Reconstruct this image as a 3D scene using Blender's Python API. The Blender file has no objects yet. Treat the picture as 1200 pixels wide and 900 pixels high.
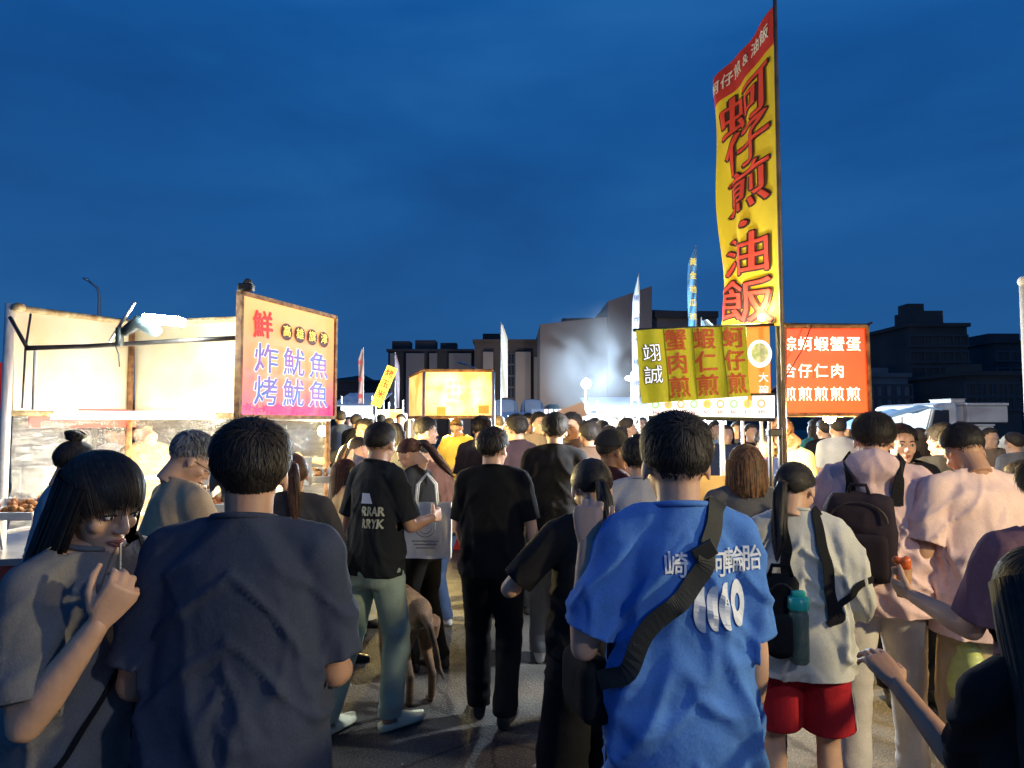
import bpy, bmesh, math, random
import numpy as np
from mathutils import Vector, Matrix, Euler
from mathutils.bvhtree import BVHTree

R = math.radians
random.seed(7)
rng = np.random.default_rng(7)
SC = bpy.context.scene
COL = SC.collection

# ------------------------------------------------------------------ camera
CAMZ, PITCH, F = 1.70, R(3.2), 800.0
cd = bpy.data.cameras.new('camera'); cam = bpy.data.objects.new('camera', cd); COL.objects.link(cam)
cd.lens = 24.0; cd.sensor_width = 36.0; cd.clip_start = 0.05; cd.clip_end = 3000
cam.location = (0, 0, CAMZ); cam.rotation_euler = (R(90) + PITCH, 0, 0)
SC.camera = cam

# ------------------------------------------------------------------ sky
W = bpy.data.worlds.new('World'); SC.world = W; W.use_nodes = True
nt = W.node_tree; N = nt.nodes; L = nt.links; N.clear()
out = N.new('ShaderNodeOutputWorld'); bg = N.new('ShaderNodeBackground')
sky = N.new('ShaderNodeTexSky'); sky.sky_type = 'NISHITA'; sky.sun_disc = False
sky.sun_elevation = R(3); sky.sun_rotation = R(150); sky.air_density = 1.0; sky.dust_density = 0.2; sky.ozone_density = 4.0
tint = N.new('ShaderNodeMix'); tint.data_type = 'RGBA'; tint.blend_type = 'MIX'; tint.inputs[0].default_value = 0.93
tc = N.new('ShaderNodeTexCoord'); mp = N.new('ShaderNodeMapping'); mp.inputs['Scale'].default_value = (1.0, 1.3, 3.2)
mp.inputs['Rotation'].default_value = (0.1, 0.12, 0.5)
n1 = N.new('ShaderNodeTexNoise'); n1.inputs['Scale'].default_value = 1.7; n1.inputs['Detail'].default_value = 6; n1.inputs['Roughness'].default_value = 0.5
n1.inputs['Distortion'].default_value = 0.3
cr = N.new('ShaderNodeValToRGB')
cr.color_ramp.elements[0].position = 0.33; cr.color_ramp.elements[0].color = (0.035, .62, 2.5, 1)
cr.color_ramp.elements[1].position = 0.70; cr.color_ramp.elements[1].color = (0.15, 1.28, 4.0, 1)
e = cr.color_ramp.elements.new(0.5); e.color = (0.06, .90, 3.3, 1)
# colour by height: duller and paler towards the horizon, darker overhead
sx = N.new('ShaderNodeSeparateXYZ'); mr = N.new('ShaderNodeMapRange')
mr.inputs['From Min'].default_value = 0.0; mr.inputs['From Max'].default_value = 0.55
mr.inputs['To Min'].default_value = 1.0; mr.inputs['To Max'].default_value = 0.0
mh = N.new('ShaderNodeMix'); mh.data_type = 'RGBA'; mh.inputs['B'].default_value = (0.19, .90, 2.4, 1)
mm = N.new('ShaderNodeMath'); mm.operation = 'MULTIPLY'; mm.inputs[1].default_value = 0.65
L.new(tc.outputs['Generated'], mp.inputs[0]); L.new(mp.outputs[0], n1.inputs['Vector']); L.new(n1.outputs['Fac'], cr.inputs[0])
L.new(tc.outputs['Generated'], sx.inputs[0]); L.new(sx.outputs['Z'], mr.inputs['Value']); L.new(mr.outputs[0], mm.inputs[0])
L.new(mm.outputs[0], mh.inputs['Factor']); L.new(cr.outputs[0], mh.inputs['A'])
L.new(sky.outputs[0], tint.inputs['A']); L.new(mh.outputs['Result'], tint.inputs['B'])
L.new(tint.outputs['Result'], bg.inputs['Color']); bg.inputs['Strength'].default_value = 0.052
L.new(bg.outputs[0], out.inputs['Surface'])
SC.view_settings.view_transform = 'Standard'; SC.view_settings.look = 'None'
SC.view_settings.exposure = 0.95; SC.view_settings.gamma = 1.0
SC.cycles.max_bounces = 6; SC.cycles.transparent_max_bounces = 16; SC.cycles.volume_bounces = 0
SC.cycles.sample_clamp_indirect = 4.0
SC.cycles.use_denoising = True

# ------------------------------------------------------------------ helpers
def P(px, py, y):
    """world point seen at photo pixel (px,py) at ground distance y"""
    u = (px - 600) / F; v = (450 - py) / F
    dy = math.cos(PITCH) - v * math.sin(PITCH); dz = math.sin(PITCH) + v * math.cos(PITCH)
    k = y / dy
    return Vector((u * k, y, CAMZ + dz * k))

def tag(o, label=None, cat=None, group=None, kind=None):
    if label: o['label'] = label
    if cat: o['category'] = cat
    if group: o['group'] = group
    if kind: o['kind'] = kind
    return o

def empty(name, loc=(0, 0, 0), rz=0.0, label=None, cat=None, group=None):
    o = bpy.data.objects.new(name, None); COL.objects.link(o)
    o.location = loc; o.rotation_euler = (0, 0, rz); o.empty_display_size = 0.1
    return tag(o, label, cat, group)

def mobj(name, bm, mat, parent=None, smooth=False, loc=None, rot=None):
    if isinstance(bm, bmesh.types.BMesh):
        me = bpy.data.meshes.new(name); bm.to_mesh(me); bm.free()
    else:
        me = bm
    if not isinstance(mat, (list, tuple)): mat = [mat]
    if len(me.materials) == 0:
        for m in mat: me.materials.append(m)
    if smooth:
        me.polygons.foreach_set('use_smooth', [True] * len(me.polygons))
    o = bpy.data.objects.new(name, me); COL.objects.link(o)
    if parent: o.parent = parent
    if loc is not None: o.location = loc
    if rot is not None: o.rotation_euler = rot
    return o

def box(bm, c, s, rot=None, bev=0.0):
    m = Matrix.Translation(c)
    if rot is not None: m = m @ (rot if isinstance(rot, Matrix) else Euler(rot).to_matrix().to_4x4())
    r = bmesh.ops.create_cube(bm, size=1.0)
    vs = r['verts']
    for v in vs: v.co = Vector((v.co.x * s[0], v.co.y * s[1], v.co.z * s[2]))
    if bev > 0:
        es = list({e for v in vs for e in v.link_edges})
        r2 = bmesh.ops.bevel(bm, geom=es, offset=bev, segments=2, affect='EDGES', profile=0.5)
        vs = list({v for f in r2['faces'] for v in f.verts} | {v for v in vs if v.is_valid})
    for v in vs: v.co = m @ v.co
    return vs

def frame(d, up=Vector((0, 0, 1))):
    d = d.normalized()
    x = up.cross(d)
    if x.length < 1e-4: x = Vector((1, 0, 0)).cross(d)
    if x.length < 1e-4: x = Vector((0, 1, 0)).cross(d)
    x.normalize(); y = d.cross(x)
    return x, y

def tube(bm, pts, rad, seg=14, axes=None, ex=2.0, cap=True):
    """loft of (super)elliptic rings; axes: optional list of (X,Y) vectors"""
    pts = [Vector(p) for p in pts]; n = len(pts); rings = []
    px_, py_ = None, None
    for i, p in enumerate(pts):
        r = rad[i] if not np.isscalar(rad) else rad
        rx, ry = (r, r) if np.isscalar(r) else r
        if axes:
            X, Y = axes[i] if isinstance(axes, list) else axes
        else:
            t = (pts[min(i + 1, n - 1)] - pts[max(i - 1, 0)])
            if t.length < 1e-9: t = Vector((0, 0, 1))
            t.normalize()
            if px_ is None: X, Y = frame(t)
            else:
                X = (px_ - t * px_.dot(t)).normalized(); Y = t.cross(X)
            px_ = X
        ring = []
        for k in range(seg):
            a = 2 * math.pi * k / seg
            c, s = math.cos(a), math.sin(a)
            c = math.copysign(abs(c) ** (2 / ex), c); s = math.copysign(abs(s) ** (2 / ex), s)
            ring.append(bm.verts.new(p + X * (rx * c) + Y * (ry * s)))
        rings.append(ring)
    for i in range(n - 1):
        for k in range(seg):
            a, b = rings[i][k], rings[i][(k + 1) % seg]; c, d = rings[i + 1][(k + 1) % seg], rings[i + 1][k]
            bm.faces.new((a, b, c, d))
    if cap:
        bm.faces.new(list(reversed(rings[0]))); bm.faces.new(rings[-1])
    return rings

def ball(bm, c, r, rot=None, seg=14):
    if np.isscalar(r): r = (r, r, r)
    m = Matrix.Translation(c)
    if rot is not None: m = m @ rot
    m = m @ Matrix.Diagonal((r[0], r[1], r[2], 1))
    return bmesh.ops.create_uvsphere(bm, u_segments=seg, v_segments=max(6, seg * 2 // 3), radius=1.0, matrix=m)['verts']

def cap_tube(bm, a, b, ra, rb, seg=12):
    """capsule with round ends"""
    a, b = Vector(a), Vector(b); d = (b - a).normalized()
    pts, rad = [], []
    for t in (-0.98, -0.8, -0.45): pts.append(a + d * ra * t); rad.append(ra * math.sqrt(1 - t * t))
    for t in (0, 0.5, 1): pts.append(a.lerp(b, t)); rad.append(ra + (rb - ra) * t)
    for t in (0.45, 0.8, 0.98): pts.append(b + d * rb * t); rad.append(rb * math.sqrt(1 - t * t))
    tube(bm, pts, rad, seg)

def remesh(bm, voxel, smooth=3):
    me = bpy.data.meshes.new('t'); bmesh.ops.recalc_face_normals(bm, faces=bm.faces); bm.to_mesh(me); bm.free()
    o = bpy.data.objects.new('t', me); COL.objects.link(o)
    m = o.modifiers.new('r', 'REMESH'); m.mode = 'VOXEL'; m.voxel_size = voxel; m.adaptivity = 0
    if smooth:
        m2 = o.modifiers.new('s', 'SMOOTH'); m2.factor = 0.5; m2.iterations = smooth
    dg = bpy.context.evaluated_depsgraph_get()
    res = bpy.data.meshes.new_from_object(o.evaluated_get(dg))
    bpy.data.objects.remove(o); bpy.data.meshes.remove(me)
    res.materials.clear()
    return res

def getv(me):
    a = np.empty(len(me.vertices) * 3, dtype=np.float32); me.vertices.foreach_get('co', a); return a.reshape(-1, 3).astype(float)
def getn(me):
    a = np.empty(len(me.vertices) * 3, dtype=np.float32); me.vertices.foreach_get('normal', a); return a.reshape(-1, 3).astype(float)
def setv(me, a):
    me.vertices.foreach_set('co', a.astype(np.float32).ravel()); me.update()

_perm = rng.permutation(512)
_grad = rng.normal(size=(512, 3)); _grad /= np.linalg.norm(_grad, axis=1)[:, None]
def pn(p):
    """gradient noise, vectorised, about -0.7..0.7"""
    p = np.asarray(p, float); i = np.floor(p).astype(int); f = p - i; u = f * f * f * (f * (f * 6 - 15) + 10)
    r = 0
    for dx in (0, 1):
        for dy in (0, 1):
            for dz in (0, 1):
                h = _perm[(_perm[(_perm[(i[:, 0] + dx) & 511] + i[:, 1] + dy) & 511] + i[:, 2] + dz) & 511]
                g = _grad[h]
                d = g[:, 0] * (f[:, 0] - dx) + g[:, 1] * (f[:, 1] - dy) + g[:, 2] * (f[:, 2] - dz)
                w = (u[:, 0] if dx else 1 - u[:, 0]) * (u[:, 1] if dy else 1 - u[:, 1]) * (u[:, 2] if dz else 1 - u[:, 2])
                r = r + d * w
    return r

def sstep(a, b, x): 
    t = np.clip((x - a) / (b - a), 0, 1); return t * t * (3 - 2 * t)

def pydata(verts, faces):
    me = bpy.data.meshes.new('m'); me.from_pydata([tuple(v) for v in verts], [], faces); me.update(); return me

def join_meshes(ms):
    bm = bmesh.new()
    for m in ms:
        bm.from_mesh(m)
    me = bpy.data.meshes.new('j'); bm.to_mesh(me); bm.free()
    for m in ms: bpy.data.meshes.remove(m)
    return me

# ------------------------------------------------------------------ materials
MATS = {}
def mat(name, col, rough=0.6, metal=0.0, bump=0.0, bscale=40.0, var=0.0, vscale=3.0, em=None, ems=0.0, spec=0.5, alpha=1.0, sheen=0.0, col2=None, detail=4.0, stretch=None, trans=0.0, sub=0.0):
    if name in MATS: return MATS[name]
    m = bpy.data.materials.new(name); m.use_nodes = True; t = m.node_tree; b = t.nodes['Principled BSDF']
    b.inputs['Base Color'].default_value = (*col, 1); b.inputs['Roughness'].default_value = rough; b.inputs['Metallic'].default_value = metal
    b.inputs['Specular IOR Level'].default_value = spec; b.inputs['Alpha'].default_value = alpha
    if trans: b.inputs['Transmission Weight'].default_value = trans
    if sub: b.inputs['Subsurface Weight'].default_value = sub; b.inputs['Subsurface Radius'].default_value = (0.02, 0.008, 0.004)
    if sheen: b.inputs['Sheen Weight'].default_value = sheen
    tcn = t.nodes.new('ShaderNodeTexCoord'); src = tcn.outputs['Object']
    if stretch:
        mpn = t.nodes.new('ShaderNodeMapping'); mpn.inputs['Scale'].default_value = stretch; t.links.new(src, mpn.inputs[0]); src = mpn.outputs[0]
    if var > 0 or col2:
        n = t.nodes.new('ShaderNodeTexNoise'); n.inputs['Scale'].default_value = vscale; n.inputs['Detail'].default_value = detail
        t.links.new(src, n.inputs['Vector'])
        mx = t.nodes.new('ShaderNodeMix'); mx.data_type = 'RGBA'
        c2 = col2 if col2 else tuple(max(0, c * (1 - var)) for c in col)
        c1 = col if col2 else tuple(min(1, c * (1 + var)) for c in col)
        mx.inputs['A'].default_value = (*c2, 1); mx.inputs['B'].default_value = (*c1, 1)
        rp = t.nodes.new('ShaderNodeMapRange'); rp.inputs['From Min'].default_value = 0.35; rp.inputs['From Max'].default_value = 0.65
        t.links.new(n.outputs['Fac'], rp.inputs['Value']); t.links.new(rp.outputs[0], mx.inputs['Factor']); t.links.new(mx.outputs['Result'], b.inputs['Base Color'])
        if em and ems > 0: t.links.new(mx.outputs['Result'], b.inputs['Emission Color'])
    if bump > 0:
        n2 = t.nodes.new('ShaderNodeTexNoise'); n2.inputs['Scale'].default_value = bscale; n2.inputs['Detail'].default_value = 5
        t.links.new(src, n2.inputs['Vector'])
        bp = t.nodes.new('ShaderNodeBump'); bp.inputs['Strength'].default_value = bump; bp.inputs['Distance'].default_value = 0.01
        t.links.new(n2.outputs['Fac'], bp.inputs['Height']); t.links.new(bp.outputs[0], b.inputs['Normal'])
    if em:
        if not (var > 0 or col2): b.inputs['Emission Color'].default_value = (*em, 1)
        b.inputs['Emission Strength'].default_value = ems
    MATS[name] = m
    return m

def fabric(name, col, rough=0.9):
    nm = 'fabric_' + name; new = nm not in MATS
    m = mat(nm, col, rough, bump=0.45, bscale=16, var=0.10, vscale=7, spec=0.15)
    if new:   # fine weave: flecks of shade and a little relief
        t = m.node_tree; b_ = t.nodes['Principled BSDF']; tc_ = t.nodes.new('ShaderNodeTexCoord'); n = t.nodes.new('ShaderNodeTexNoise'); n.inputs['Scale'].default_value = 420; n.inputs['Detail'].default_value = 2
        mpn = t.nodes.new('ShaderNodeMapping'); mpn.inputs['Scale'].default_value = (1, 1, .45); t.links.new(tc_.outputs['Object'], mpn.inputs[0]); t.links.new(mpn.outputs[0], n.inputs['Vector'])
        old = b_.inputs['Base Color'].links[0].from_socket; hs_ = t.nodes.new('ShaderNodeHueSaturation'); mr_ = t.nodes.new('ShaderNodeMapRange'); mr_.inputs['From Min'].default_value = .3; mr_.inputs['From Max'].default_value = .7; mr_.inputs['To Min'].default_value = .86; mr_.inputs['To Max'].default_value = 1.14
        t.links.new(n.outputs['Fac'], mr_.inputs['Value']); t.links.new(mr_.outputs[0], hs_.inputs['Value']); t.links.new(old, hs_.inputs['Color']); t.links.new(hs_.outputs[0], b_.inputs['Base Color'])
        bp_ = t.nodes.new('ShaderNodeBump'); bp_.inputs['Strength'].default_value = .12; bp_.inputs['Distance'].default_value = .002; t.links.new(n.outputs['Fac'], bp_.inputs['Height']); t.links.new(b_.inputs['Normal'].links[0].from_socket, bp_.inputs['Normal']); t.links.new(bp_.outputs[0], b_.inputs['Normal'])
    return m

SKIN = mat('skin_light', (0.60, 0.36, 0.24), 0.5, bump=0.08, bscale=120, var=0.08, vscale=14, spec=0.4, sub=0.06)
SKIN2 = mat('skin_tan', (0.48, 0.27, 0.17), 0.5, bump=0.08, bscale=120, var=0.08, vscale=14, spec=0.4, sub=0.06)
SKIN3 = mat('skin_brown', (0.17, 0.085, 0.05), 0.5, bump=0.08, bscale=120, var=0.08, vscale=14, spec=0.4)
def hair_mat(name, col, rough=.55):
    m = mat(name, col, rough, var=.3, vscale=50, spec=.35); t = m.node_tree; b_ = t.nodes['Principled BSDF']; g = t.nodes.new('ShaderNodeNewGeometry'); old = b_.inputs['Base Color'].links[0].from_socket
    hs_ = t.nodes.new('ShaderNodeHueSaturation'); mr_ = t.nodes.new('ShaderNodeMapRange'); mr_.inputs['To Min'].default_value = .35; mr_.inputs['To Max'].default_value = 2.6
    t.links.new(g.outputs['Random Per Island'], mr_.inputs['Value']); t.links.new(mr_.outputs[0], hs_.inputs['Value']); t.links.new(old, hs_.inputs['Color']); t.links.new(hs_.outputs[0], b_.inputs['Base Color'])
    mr2 = t.nodes.new('ShaderNodeMapRange'); mr2.inputs['To Min'].default_value = rough - .12; mr2.inputs['To Max'].default_value = rough + .2; t.links.new(g.outputs['Random Per Island'], mr2.inputs['Value']); t.links.new(mr2.outputs[0], b_.inputs['Roughness'])
    return m
HAIR = hair_mat('hair_black', (0.014, 0.011, 0.009))
HAIRB = hair_mat('hair_brown', (0.050, 0.022, 0.012))
HAIRC = hair_mat('hair_chestnut', (0.09, 0.045, 0.020))
HAIRG = hair_mat('hair_grey', (0.10, 0.10, 0.10))
SKINS = {'l': SKIN, 't': SKIN2, 'b': SKIN3}




BLACK = mat('black_plastic', (0.02, 0.02, 0.021), 0.4)
METAL = mat('steel', (0.55, 0.56, 0.57), 0.3, 0.9, bump=0.1, bscale=20, var=0.15, vscale=9)
DMETAL = mat('dark_steel', (0.06, 0.055, 0.05), 0.5, 0.6, bump=0.15, bscale=30, var=0.3, vscale=12)
RUST = mat('rusty_frame', (0.42, 0.22, 0.08), 0.7, 0.2, bump=0.4, bscale=40, col2=(0.16, 0.07, 0.03), vscale=18)
WHITEP = mat('white_paint', (0.72, 0.71, 0.68), 0.5, bump=0.1, bscale=25, var=0.12, vscale=5)
EYEW = mat('eye_white', (0.6, 0.58, 0.55), 0.3)
EYED = mat('eye_dark', (0.015, 0.01, 0.008), 0.2)
LIP = mat('lips', (0.42, 0.13, 0.10), 0.5)
# ------------------------------------------------------------------ people
def hand_mesh(curl, spread=0.0, vox=0.0042):
    """right hand, wrist at origin, fingers along -Z, palm faces -X, thumb towards +Y"""
    bm = bmesh.new()
    X, Y = Vector((0, 1, 0)), Vector((1, 0, 0))
    tube(bm, [(0, 0, 0.02), (0, 0, 0), (0, 0.002, -0.035), (0, 0, -0.07), (0, 0, -0.092)],
         [(0.024, 0.019), (0.024, 0.018), (0.036, 0.016), (0.040, 0.015), (0.036, 0.012)], 12, (X, Y), 2.4)
    lens = [0.068, 0.078, 0.074, 0.056]
    for i in range(4):
        y = 0.029 - i * 0.0195; L_ = lens[i]; z0 = -0.085 + (0.006 if i in (0, 3) else 0) + (0.006 if i == 3 else 0)
        p = Vector((0, y, z0)); pts = [p + Vector((0, 0, 0.02)), p]; a = 0
        sp = (1.5 - i) * spread
        for k, fr in enumerate((0.42, 0.32, 0.26)):
            a += curl[k] * (1 + 0.10 * i)
            p = p + Vector((-math.sin(a), sp, -math.cos(a))) * L_ * fr; pts.append(p)
        rr = 0.0088 if i < 3 else 0.0078
        rad = [rr, rr * 1.02, rr, rr * 0.93, rr * 0.72]
        tube(bm, pts, rad, 8)
        ball(bm, pts[-1], rr * 0.78, seg=8)
    a = 0.5 * curl[0]
    t0 = Vector((-0.004, 0.022, -0.018)); t1 = t0 + Vector((-0.012 - 0.01 * a, 0.028, -0.028)); t2 = t1 + Vector((-0.014 - 0.012 * a, 0.010, -0.026)); t3 = t2 + Vector((-0.012, -0.001, -0.020))
    tube(bm, [t0, t1, t2, t3], [0.016, 0.0115, 0.010, 0.007], 8); ball(bm, t3, 0.0078, seg=8)
    return remesh(bm, vox, 2)

HANDS = {}
def get_hand(kind, coarse):
    k = (kind, coarse)
    if k not in HANDS:
        curl = {'relax': (0.30, 0.45, 0.30), 'fist': (1.15, 1.35, 0.8), 'grip': (0.75, 0.95, 0.6), 'open': (0.08, 0.12, 0.1)}[kind]
        HANDS[k] = hand_mesh(curl, 0.12 if kind == 'open' else 0.03, 0.0075 if coarse else 0.0042)
    return HANDS[k]

def xf_mesh(me, M):
    m2 = me.copy(); m2.transform(M)
    if M.determinant() < 0: m2.flip_normals()
    return m2

HEADM = {}
def head_mesh(vox, face=0):
    k = (vox, face)
    if k in HEADM: return HEADM[k]
    bm = bmesh.new()
    ball(bm, (0, -0.008, 0.028), (0.074, 0.092, 0.086), seg=24)
    ball(bm, (0, 0.022, 0.018), (0.064, 0.070, 0.066), seg=20)
    tube(bm, [(0, 0.012, 0.01), (0, 0.016, -0.04), (0, 0.030, -0.080), (0, 0.040, -0.102)],
         [(0.064, 0.072), (0.060, 0.066), (0.044, 0.048), (0.022, 0.026)], 20, (Vector((1, 0, 0)), Vector((0, 1, 0))), 2.2)
    ball(bm, (0, 0.078, -0.090), (0.020, 0.016, 0.016), seg=12)               # chin
    tube(bm, [(0, 0.083, 0.018), (0, 0.092, 0.0), (0, 0.103, -0.022), (0, 0.100, -0.034)], [0.007, 0.009, 0.012, 0.013], 10)  # nose
    for s in (-1, 1):
        ball(bm, (s * 0.010, 0.094, -0.032), (0.009, 0.011, 0.008), seg=8)
        ball(bm, (s * 0.030, 0.074, 0.022), (0.022, 0.014, 0.007), seg=10)   # brow
        ball(bm, (s * 0.042, 0.056, -0.025), (0.020, 0.022, 0.020), seg=10)  # cheek
        m = Euler((R(12), 0, s * R(-22))).to_matrix().to_4x4()
        ball(bm, (s * 0.079, -0.006, -0.004), (0.006, 0.017, 0.031), m, 12)
        ball(bm, (s * 0.074, 0.004, -0.008), (0.010, 0.008, 0.014), None, 8)
    ball(bm, (0, 0.086, -0.060), (0.024, 0.011, 0.010), seg=10)
    tube(bm, [(0, -0.012, -0.02), (0, -0.020, -0.075), (0, -0.024, -0.13)], [(0.056, 0.060), (0.053, 0.056), (0.055, 0.056)], 18, (Vector((1, 0, 0)), Vector((0, 1, 0))))
    HEADM[k] = remesh(bm, vox, 3 if vox < 0.008 else 1)
    return HEADM[k]

EA, EB, EC, EO = 0.0765, 0.0965, 0.0905, Vector((0, -0.010, 0.026))   # hair ellipsoid on the head
def hairline(d, low=-0.62):
    """mask 1 where the direction carries hair (d: Nx3 unit, +y face)"""
    zl = np.interp(d[:, 1], [-1, -0.55, -0.15, 0.10, 0.42, 0.62, 1.0], [low, low, -0.18, -0.05, 0.30, 0.62, 0.70])
    return d[:, 2] - zl + .10 * pn(d * 7.0 + 3.3) + .05 * pn(d * 19.0)

def locks(n, start, flowfn, surf, steps, stepl, width, lift, rnd, taper=True, jitter=0.25):
    """strips of hair following a surface. start Nx3 unit dirs; surf(d, k)->points, normals"""
    d = start.copy(); V = []; t = flowfn(d); t += rng.normal(size=d.shape) * jitter
    for k in range(steps):
        p, nrm = surf(d, k)
        tt = t - nrm * (t * nrm).sum(1)[:, None]; tt /= np.linalg.norm(tt, axis=1)[:, None] + 1e-9
        s = np.cross(nrm, tt)
        w = width * (1 - 0.85 * (k / (steps - 1)) ** 1.5 if taper else 1)
        p = p + nrm * (lift[:, None] * (0.25 + k / (steps - 1)))
        V.append(p - s * w); V.append(p + nrm * w * 0.5); V.append(p + s * w)
        d = d + tt * stepl[:, None]; d /= np.linalg.norm(d, axis=1)[:, None]
        t = 0.7 * t + 0.3 * flowfn(d)
    V = np.stack(V, 1)  # n, 3*steps, 3
    nn, m = V.shape[0], V.shape[1]
    F_ = []
    base = (np.arange(nn) * m)[:, None]
    for k in range(steps - 1):
        for j in range(2):
            F_.append(base + np.array([[3 * k + j, 3 * k + j + 1, 3 * k + 4 + j, 3 * k + 3 + j]]))
    F_ = np.concatenate(F_)
    return V.reshape(-1, 3), F_

def mesh_np(V, F4):
    me = bpy.data.meshes.new('h'); nv, nf = len(V), len(F4)
    me.vertices.add(nv); me.vertices.foreach_set('co', V.astype(np.float32).ravel())
    me.loops.add(nf * 4); me.loops.foreach_set('vertex_index', F4.astype(np.int32).ravel())
    me.polygons.add(nf); me.polygons.foreach_set('loop_start', np.arange(0, nf * 4, 4, dtype=np.int32)); 
    me.update(calc_edges=True); me.validate(); return me

def rand_dirs(n):
    d = rng.normal(size=(n, 3)); return d / np.linalg.norm(d, axis=1)[:, None]

def ell(d, ra):
    ab = np.array([EA + ra, EB + ra, EC + ra]); sc = 1 - .12 * sstep(-.10, -.70, d[:, 2]) * sstep(.3, -.3, d[:, 1]); sc = sc[:, None]; p = d * ab * np.concatenate([sc, sc, sc ** .3], 1) + np.array(EO)
    nrm = d / ab; nrm /= np.linalg.norm(nrm, axis=1)[:, None]; return p, nrm

def hair_cap(th=0.010, low=-0.62, fade=True, seg=40, bump=0.0025, top=0.010):
    bm = bmesh.new(); bmesh.ops.create_uvsphere(bm, u_segments=seg, v_segments=seg * 2 // 3, radius=1.0)
    me = bpy.data.meshes.new('c'); bm.to_mesh(me); bm.free()
    d = getv(me); d /= np.linalg.norm(d, axis=1)[:, None]
    m = sstep(-0.10, 0.10, hairline(d, low))
    t = th + top * sstep(0.0, 0.8, d[:, 2])
    if fade: t = th * (0.25 + 0.75 * sstep(-0.5, 0.25, d[:, 2])) + top * sstep(0.0, 0.8, d[:, 2])
    r = -0.020 * (1 - m) + t * m + m * bump * (2.2 * pn(d * np.array([5, 5, 3])) + 1.6 * pn(d * np.array([14, 14, 8]))) * (.4 + .6 * sstep(-.3, .5, d[:, 2]))
    p, nrm = ell(d, 0.0); setv(me, p + nrm * r[:, None]); return me

def short_locks(n, th, low, top, steps=4, length=0.30, width=0.0024, mess=0.3, liftv=0.003, fade=True):
    d = rand_dirs(int(n * 2.6)); hm = hairline(d, low); d = d[hm > rng.uniform(-.06, .22, len(d))][:n]
    wh = np.array([0.03, -0.42, 0.90])
    def flow(q):
        f = q - wh; f[:, 2] -= 0.15; f[:, 1] += 0.5 * (q[:, 2] > 0.5)
        return f / (np.linalg.norm(f, axis=1)[:, None] + 1e-6)
    def surf(q, k):
        t = th * (0.25 + 0.75 * sstep(-0.5, 0.25, q[:, 2])) if fade else th
        p, nrm = ell(q, 0.0); t = t + top * sstep(0.0, 0.8, q[:, 2])
        return p + nrm * np.reshape(t, (-1, 1)), nrm
    topness = sstep(-0.3, 0.6, d[:, 2])
    return locks(len(d), d, flow, surf, steps, length / steps * (0.35 + 0.65 * topness) * rng.uniform(.7, 1.2, len(d)), width,
                 rng.uniform(-0.2, 1, len(d)) * liftv * (0.3 + topness), None, jitter=mess)

def drape(length, phi, back=0.0, rad=(0.088, 0.100), flare=0.0, seg=44, rows=16, yb=0.0, curl=0.0, th=0.010, ztop=0.04):
    """sheet of long hair hanging around the head from angle -phi..phi about the back"""
    V = []; F_ = []
    for j in range(rows):
        t = j / (rows - 1); z = ztop - t * length
        for i in range(seg):
            f = -1 + 2 * i / (seg - 1); a = f * R(phi)
            fl = 1 + flare * t - curl * max(0, t - .7)
            fl *= 1 + .05 * math.sin(7 * t + a * 3) * t; x = math.sin(a) * rad[0] * fl; y = -math.cos(a) * rad[1] * (1 + 0.3 * flare * t) - back * t
            cl = 0.006 * math.sin(a * 17 + 2 * math.sin(3 * t)) + 0.004 * math.sin(a * 41 + t * 2) 
            x *= 1 + cl / 0.09; y += cl * -math.cos(a)
            zz = z - (0.012 * math.sin(a * 9) + 0.01 * math.sin(a * 23)) * (t ** 3)
            V.append((x + EO.x, y + EO.y, zz + EO.z - 0.02))
    for j in range(rows - 1):
        for i in range(seg - 1):
            F_.append((j * seg + i, j * seg + i + 1, (j + 1) * seg + i + 1, (j + 1) * seg + i))
    return np.array(V), np.array(F_)

def strip_path(pts, w, nrm_from=None):
    """flat strip along pts list (Vector), half width w list"""
    V = []; n = len(pts)
    for i, p in enumerate(pts):
        t = (pts[min(i + 1, n - 1)] - pts[max(0, i - 1)]).normalized()
        o = (p - nrm_from(p)).normalized() if nrm_from else Vector((0, -1, 0))
        s = o.cross(t)
        if s.length < 1e-6: s = Vector((1, 0, 0))
        s.normalize(); V += [p - s * w[i], p + o * w[i] * 0.4, p + s * w[i]]
    F_ = []
    for k in range(n - 1):
        for j in range(2): F_.append((3 * k + j, 3 * k + j + 1, 3 * k + 4 + j, 3 * k + 3 + j))
    return V, F_

def bunch(path, rad, n, width, steps=9, spread=1.0):
    """many locks running along a path with tapering radius (ponytail, tuft)"""
    Vs, Fs = [], []; off = 0; m = len(path)
    for q in range(n):
        a = rng.uniform(0, 2 * math.pi); rr = math.sqrt(rng.uniform(0.2, 1)) ; e0 = rng.uniform(0.8, 1.03)
        pts = []
        for k in range(steps):
            t = k / (steps - 1) * e0 * (m - 1); i = min(int(t), m - 2); f = t - i
            c = Vector(path[i]).lerp(Vector(path[i + 1]), f); r = rad[i] * (1 - f) + rad[i + 1] * f
            pts.append(c + Vector((math.cos(a + k * .12), math.sin(a + k * .12), 0.15 * math.sin(a))) * r * rr * (1.0 + 0.08 * math.sin(q + k)))
        w = [width * (1 - 0.7 * (k / (steps - 1)) ** 2) for k in range(steps)]
        cc = Vector(path[m // 2])
        v, f_ = strip_path(pts, w, lambda p: Vector((cc.x, cc.y, p.z)))
        Vs += v; Fs += [tuple(x + off for x in ff) for ff in f_]; off += len(v)
    return np.array([tuple(v) for v in Vs]), np.array(Fs)

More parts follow.
